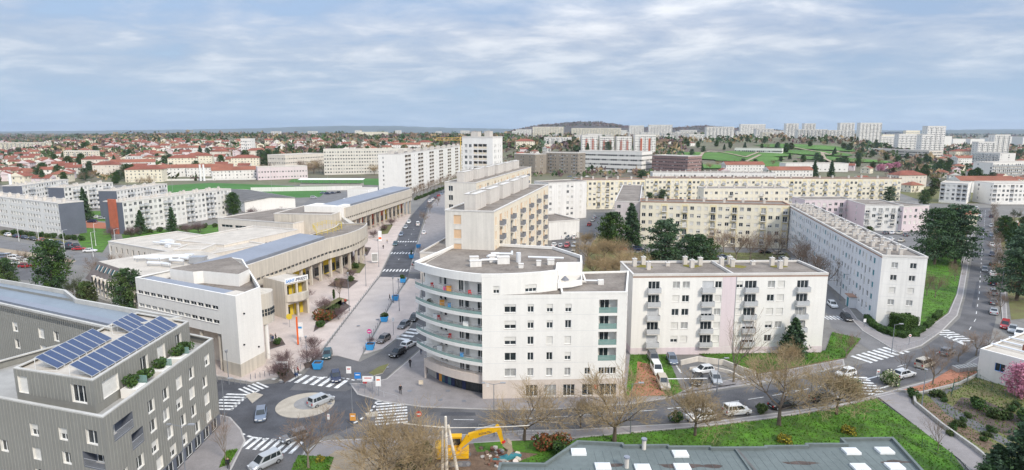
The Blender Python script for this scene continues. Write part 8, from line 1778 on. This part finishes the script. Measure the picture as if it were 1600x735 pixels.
for fl in range(1, 6):
    for j in range(4):
        nm, m, sx, sy, sz = ITEMS[bx.randrange(len(ITEMS))]; p = arcF[4 + j * 3 + bx.randint(0, 2)]; z = 3.7 + 2.8 * fl; fls = ('first', 'second', 'third', 'fourth', 'top')[fl - 1]; pos = ('far left', 'left middle', 'right middle', 'right')[j]
        lab = '%s on the %s of the %s curved balcony' % (nm, pos, fls)
        if m is None: plant('bush1', p[0], p[1], .45, 'potted_plant', lab, 'plant', 'balcony things', z); continue
        b = MB()
        if 'table' in nm or 'chair' in nm or 'rack' in nm:
            b.box(-sx / 2, -sy / 2, sz * .6, sx / 2, sy / 2, sz * .68, m)
            for ax in (-1, 1):
                for ay in (-1, 1): b.box(ax * (sx / 2 - .04) - .03, ay * (sy / 2 - .04) - .03, 0, ax * (sx / 2 - .04) + .03, ay * (sy / 2 - .04) + .03, sz * .599, m)
            if 'chair' in nm: b.box(-sx / 2, sy / 2 - .06, sz * .681, sx / 2, sy / 2, sz * 1.15, m)
        else: b.box(-sx / 2, -sy / 2, .04, sx / 2, sy / 2, sz, m); b.box(-sx / 2 - .02, -sy / 2 - .02, sz + .002, sx / 2 + .02, sy / 2 + .02, sz + .05, 'rail_grey')
        b.build(nm.replace(' ', '_'), loc=(p[0], p[1], z), rz=bx.uniform(-.5, .5), label=lab, cat=nm.split()[-1], group='balcony things')
b = MB(); b.tube((0, 0, 0), (0, 0, 1.6), .04, n=5, m='steel'); b.tube((0, 0, 1.2), (0, 0, 1.9), .75, .1, 10, 'rail_dark'); b.build('closed_parasol', loc=(9.2, 102.6, 18.35), label='dark covered parasol on the roof terrace of the curved house', cat='parasol')
# stadium stand, yellow crane
pA = G(468, 291); pB = G(566, 291); t = thing('stadium_stand', 'low white-roofed stand along the football pitch', 'stand', (*pA, 0), math.atan2(pB[1] - pA[1], pB[0] - pA[0])); W_ = plen(pA, pB)
for k in range(4): b = MB(); b.box(0, k * 1.2, 0, W_, k * 1.2 + 1.2, .5 + .5 * k, 'concrete_grey'); b.build('tier', t)
b = MB(); b.face([(-1, -1, 5.2), (W_ + 1, -1, 5.2), (W_ + 1, 7, 5.9), (-1, 7, 5.9)], 'white'); b.build('canopy', t); b = MB()
for k in range(12): b.tube((W_ * k / 11, 5, 0), (W_ * k / 11, 5, 5.7), .12, n=5, m='steel')
b.build('stand_posts', t)
def low_wall_far(pa, pb, h, lab, m='white_wall_b'):
    a = G(*pa); c = G(*pb); b = MB(); b.box(0, 0, 0, plen(a, c), .3, h, m); b.build('boundary_wall', loc=(*a, 0), rz=math.atan2(c[1] - a[1], c[0] - a[0]), label=lab, cat='wall')
low_wall_far((392, 300), (566, 297), 3.2, 'long pale boundary wall in front of the playing field'); low_wall_far((255, 283), (400, 281), 1.6, 'white boundary wall behind the left playing field')
x, y = at_dist(723, 330); t = thing('tower_crane', 'yellow crane mast with a jib beside the white tower', 'crane', (x, y, 0)); b = MB()
mat('crane_yellow', (.75, .50, .10), rough=.5, var=.1)
for ax in (-.9, .9):
    for ay in (-.9, .9): b.tube((ax, ay, 0), (ax, ay, 42), .14, n=4, m='crane_yellow')
for k in range(20): z = 2 * k; s_ = 1 if k % 2 else -1; b.tube((-.9 * s_, -.9, z), (.9 * s_, -.9, z + 2), .08, n=4, m='crane_yellow', cap=False); b.tube((-.9, .9 * s_, z), (-.9, -.9 * s_, z + 2), .08, n=4, m='crane_yellow', cap=False)
b.build('mast', t); b = MB()
for zz in (40.2, 41.4): b.tube((-14, 0, zz), (3, 0, zz), .14, n=4, m='crane_yellow')
for k in range(8): b.tube((-14 + k * 2, 0, 40.2), (-13 + k * 2, 0, 41.4), .08, n=4, m='crane_yellow', cap=False)
b.build('jib', t)
# ------------------------------------------------------------------ people
def person_mesh(seed, top, legs, stride=.35, arm=.3, hair='black'):
    me = bpy.data.meshes.new('body'); s_ = stride
    V = [(0, 0, .95), (0, 0, 1.15), (0, 0, 1.40), (0, 0, 1.50), (0, 0, 1.60), (0, -.02, 1.70),
         (.10, 0, .90), (.11, -s_ * .35, .50), (.11, -s_ * .55 + .06, .08), (.11, -s_ * .55 - .10, .04), (-.10, 0, .90), (-.11, s_ * .25, .50), (-.11, s_ * .75, .12), (-.11, s_ * .75 - .14, .05),
         (.20, 0, 1.38), (.25, arm * .4, 1.10), (.24, arm * .3 - .10, .86), (.24, arm * .3 - .12, .78), (-.20, 0, 1.38), (-.25, -arm * .3, 1.10), (-.24, -arm * .5 - .08, .88), (-.24, -arm * .55 - .10, .80)]
    E = [(0, 1), (1, 2), (2, 3), (3, 4), (4, 5), (0, 6), (6, 7), (7, 8), (8, 9), (0, 10), (10, 11), (11, 12), (12, 13), (2, 14), (14, 15), (15, 16), (16, 17), (2, 18), (18, 19), (19, 20), (20, 21)]
    rad = [.16, .15, .17, .06, .10, .085, .10, .075, .05, .045, .10, .075, .05, .045, .08, .058, .042, .035, .08, .058, .042, .035]
    me.from_pydata(V, E, []); o = bpy.data.objects.new('tmp', me); COL.objects.link(o); o.modifiers.new('s', 'SKIN'); o.modifiers.new('d', 'SUBSURF').levels = 1
    for i, v in enumerate(me.skin_vertices[0].data): v.radius = (rad[i], rad[i] * (.72 if i in (1, 2) else 1)); v.use_root = (i == 0)
    bpy.context.view_layer.update(); r = bpy.data.meshes.new_from_object(o.evaluated_get(bpy.context.evaluated_depsgraph_get())); bpy.data.objects.remove(o)
    r.materials.clear()
    for m in (top, legs, 'skin', hair, 'black'): r.materials.append(M(m))
    for p in r.polygons:
        c = p.center; z = c.z; k = 0
        if z < .14: k = 4
        elif z < .93 and abs(c.x) < .19: k = 1
        elif z > 1.66 or (z > 1.56 and c.y > .02): k = 3
        elif z > 1.47 or (z < .87 and abs(c.x) >= .19): k = 2
        p.material_index = k; p.use_smooth = True
    return r
for nm, c in (('coat_black', (.02, .02, .024)), ('coat_navy', (.03, .05, .12)), ('coat_red', (.35, .05, .05)), ('coat_grey', (.2, .2, .21)), ('jeans', (.05, .075, .14)), ('coat_beige', (.42, .34, .25))): mat(nm, c, rough=.85, var=.1, scale=3)
PM = [person_mesh(1, 'coat_black', 'black', .35), person_mesh(2, 'coat_navy', 'jeans', .45, .4), person_mesh(3, 'coat_red', 'black', .3), person_mesh(4, 'coat_grey', 'jeans', .15, .15), person_mesh(5, 'coat_beige', 'jeans', .4, .35, 'wood_brown')]
for px, py, i, rz, lab, z in ((466, 586, 2, 2.0, 'person in a dark red coat crossing the zebra', .03), (461, 588, 3, 2.0, 'person in grey walking beside the pram on the zebra', .03), (626, 617, 0, .2, 'person in black walking on the corner pavement', .12), (641, 575, 0, 3.0, 'person in black outside the curved house', .12), (658, 555, 3, .5, 'person in grey close under the curved balconies', .12), (536, 478, 4, .4, 'left of two people walking on the plaza', .12), (540, 477, 2, .4, 'right of two people walking on the plaza, in red', .12), (609, 470, 0, 1.5, 'person in black on the square by the blue box', .12), (424, 534, 3, .3, 'person in grey in the group under the oriel', .12), (427, 536, 1, 1.0, 'person in navy in the group under the oriel', .12), (431, 533, 0, 2.0, 'person in black in the group under the oriel', .12), (599, 390, 0, .2, 'person walking far up the plaza', .12), (660, 682, 1, .8, 'person in navy walking behind the bare golden tree', .12), (1335, 626, 1, 1.9, 'person in dark blue walking along the lawn', .12), (605, 381, 4, .2, 'person in beige far up the plaza', .12), (357, 735, 0, .4, 'person in black beside the green wedge', .12)):
    x, y = G(px, py); ob('person', PM[i], None, (x, y, z), rz, lab, 'person', 'people walking', scale=1.02)
x, y = G(464, 590); t = thing('pram', 'dark pram pushed over the zebra crossing', 'pram', (x, y, .03), 2.0); b = MB(); b.prism([(-.35, -.22), (.35, -.22), (.35, .22), (-.35, .22)], .45, .75, 'coat_navy'); b.build('basket', t); b = MB(); b.tube((-.3, 0, .6), (-.65, 0, 1.0), .02, n=5, m='steel'); b.build('handle', t)
for ax in (-.3, .3):
    for ay in (-.2, .2): b = MB(); b.tube((ax, ay - .02, .14), (ax, ay + .02, .14), .14, n=10, m='tyre'); b.build('wheel', t)
# ------------------------------------------------------------------ look-alikes told apart by their place
dup = {}
for o in COL.objects:
    if o.parent is None and 'label' in o and o.get('kind') is None: dup.setdefault(o['label'], []).append(o)
for lab, os_ in dup.items():
    if len(os_) < 2 or len(os_) > 30 or len(lab.split()) > 12: continue
    os_.sort(key=lambda o: o.location.x / max(1, o.location.y))
    for i, o in enumerate(os_): o['label'] = lab + (', leftmost of them' if i == 0 else ', rightmost of them' if i == len(os_) - 1 else ', %s from left' % ORD[i])
# ------------------------------------------------------------------ the hazy air
b = MB(); b.box(-21000, -60, -40, 21000, 19500, 260, 'terrain'); hz = b.build('haze', label='thin blue haze over the distance', cat='haze', kind='stuff')
hm = bpy.data.materials.new('haze_air'); hm.use_nodes = True; hn = hm.node_tree.nodes
for n_ in list(hn):
    if n_.type != 'OUTPUT_MATERIAL': hn.remove(n_)
pv = hn.new('ShaderNodeVolumePrincipled'); pv.inputs['Color'].default_value = (.72, .84, 1.0, 1); pv.inputs['Density'].default_value = 4.5e-5; pv.inputs['Anisotropy'].default_value = .2
hm.node_tree.links.new(pv.outputs[0], [n_ for n_ in hn if n_.type == 'OUTPUT_MATERIAL'][0].inputs['Volume']); hz.data.materials.clear(); hz.data.materials.append(hm)
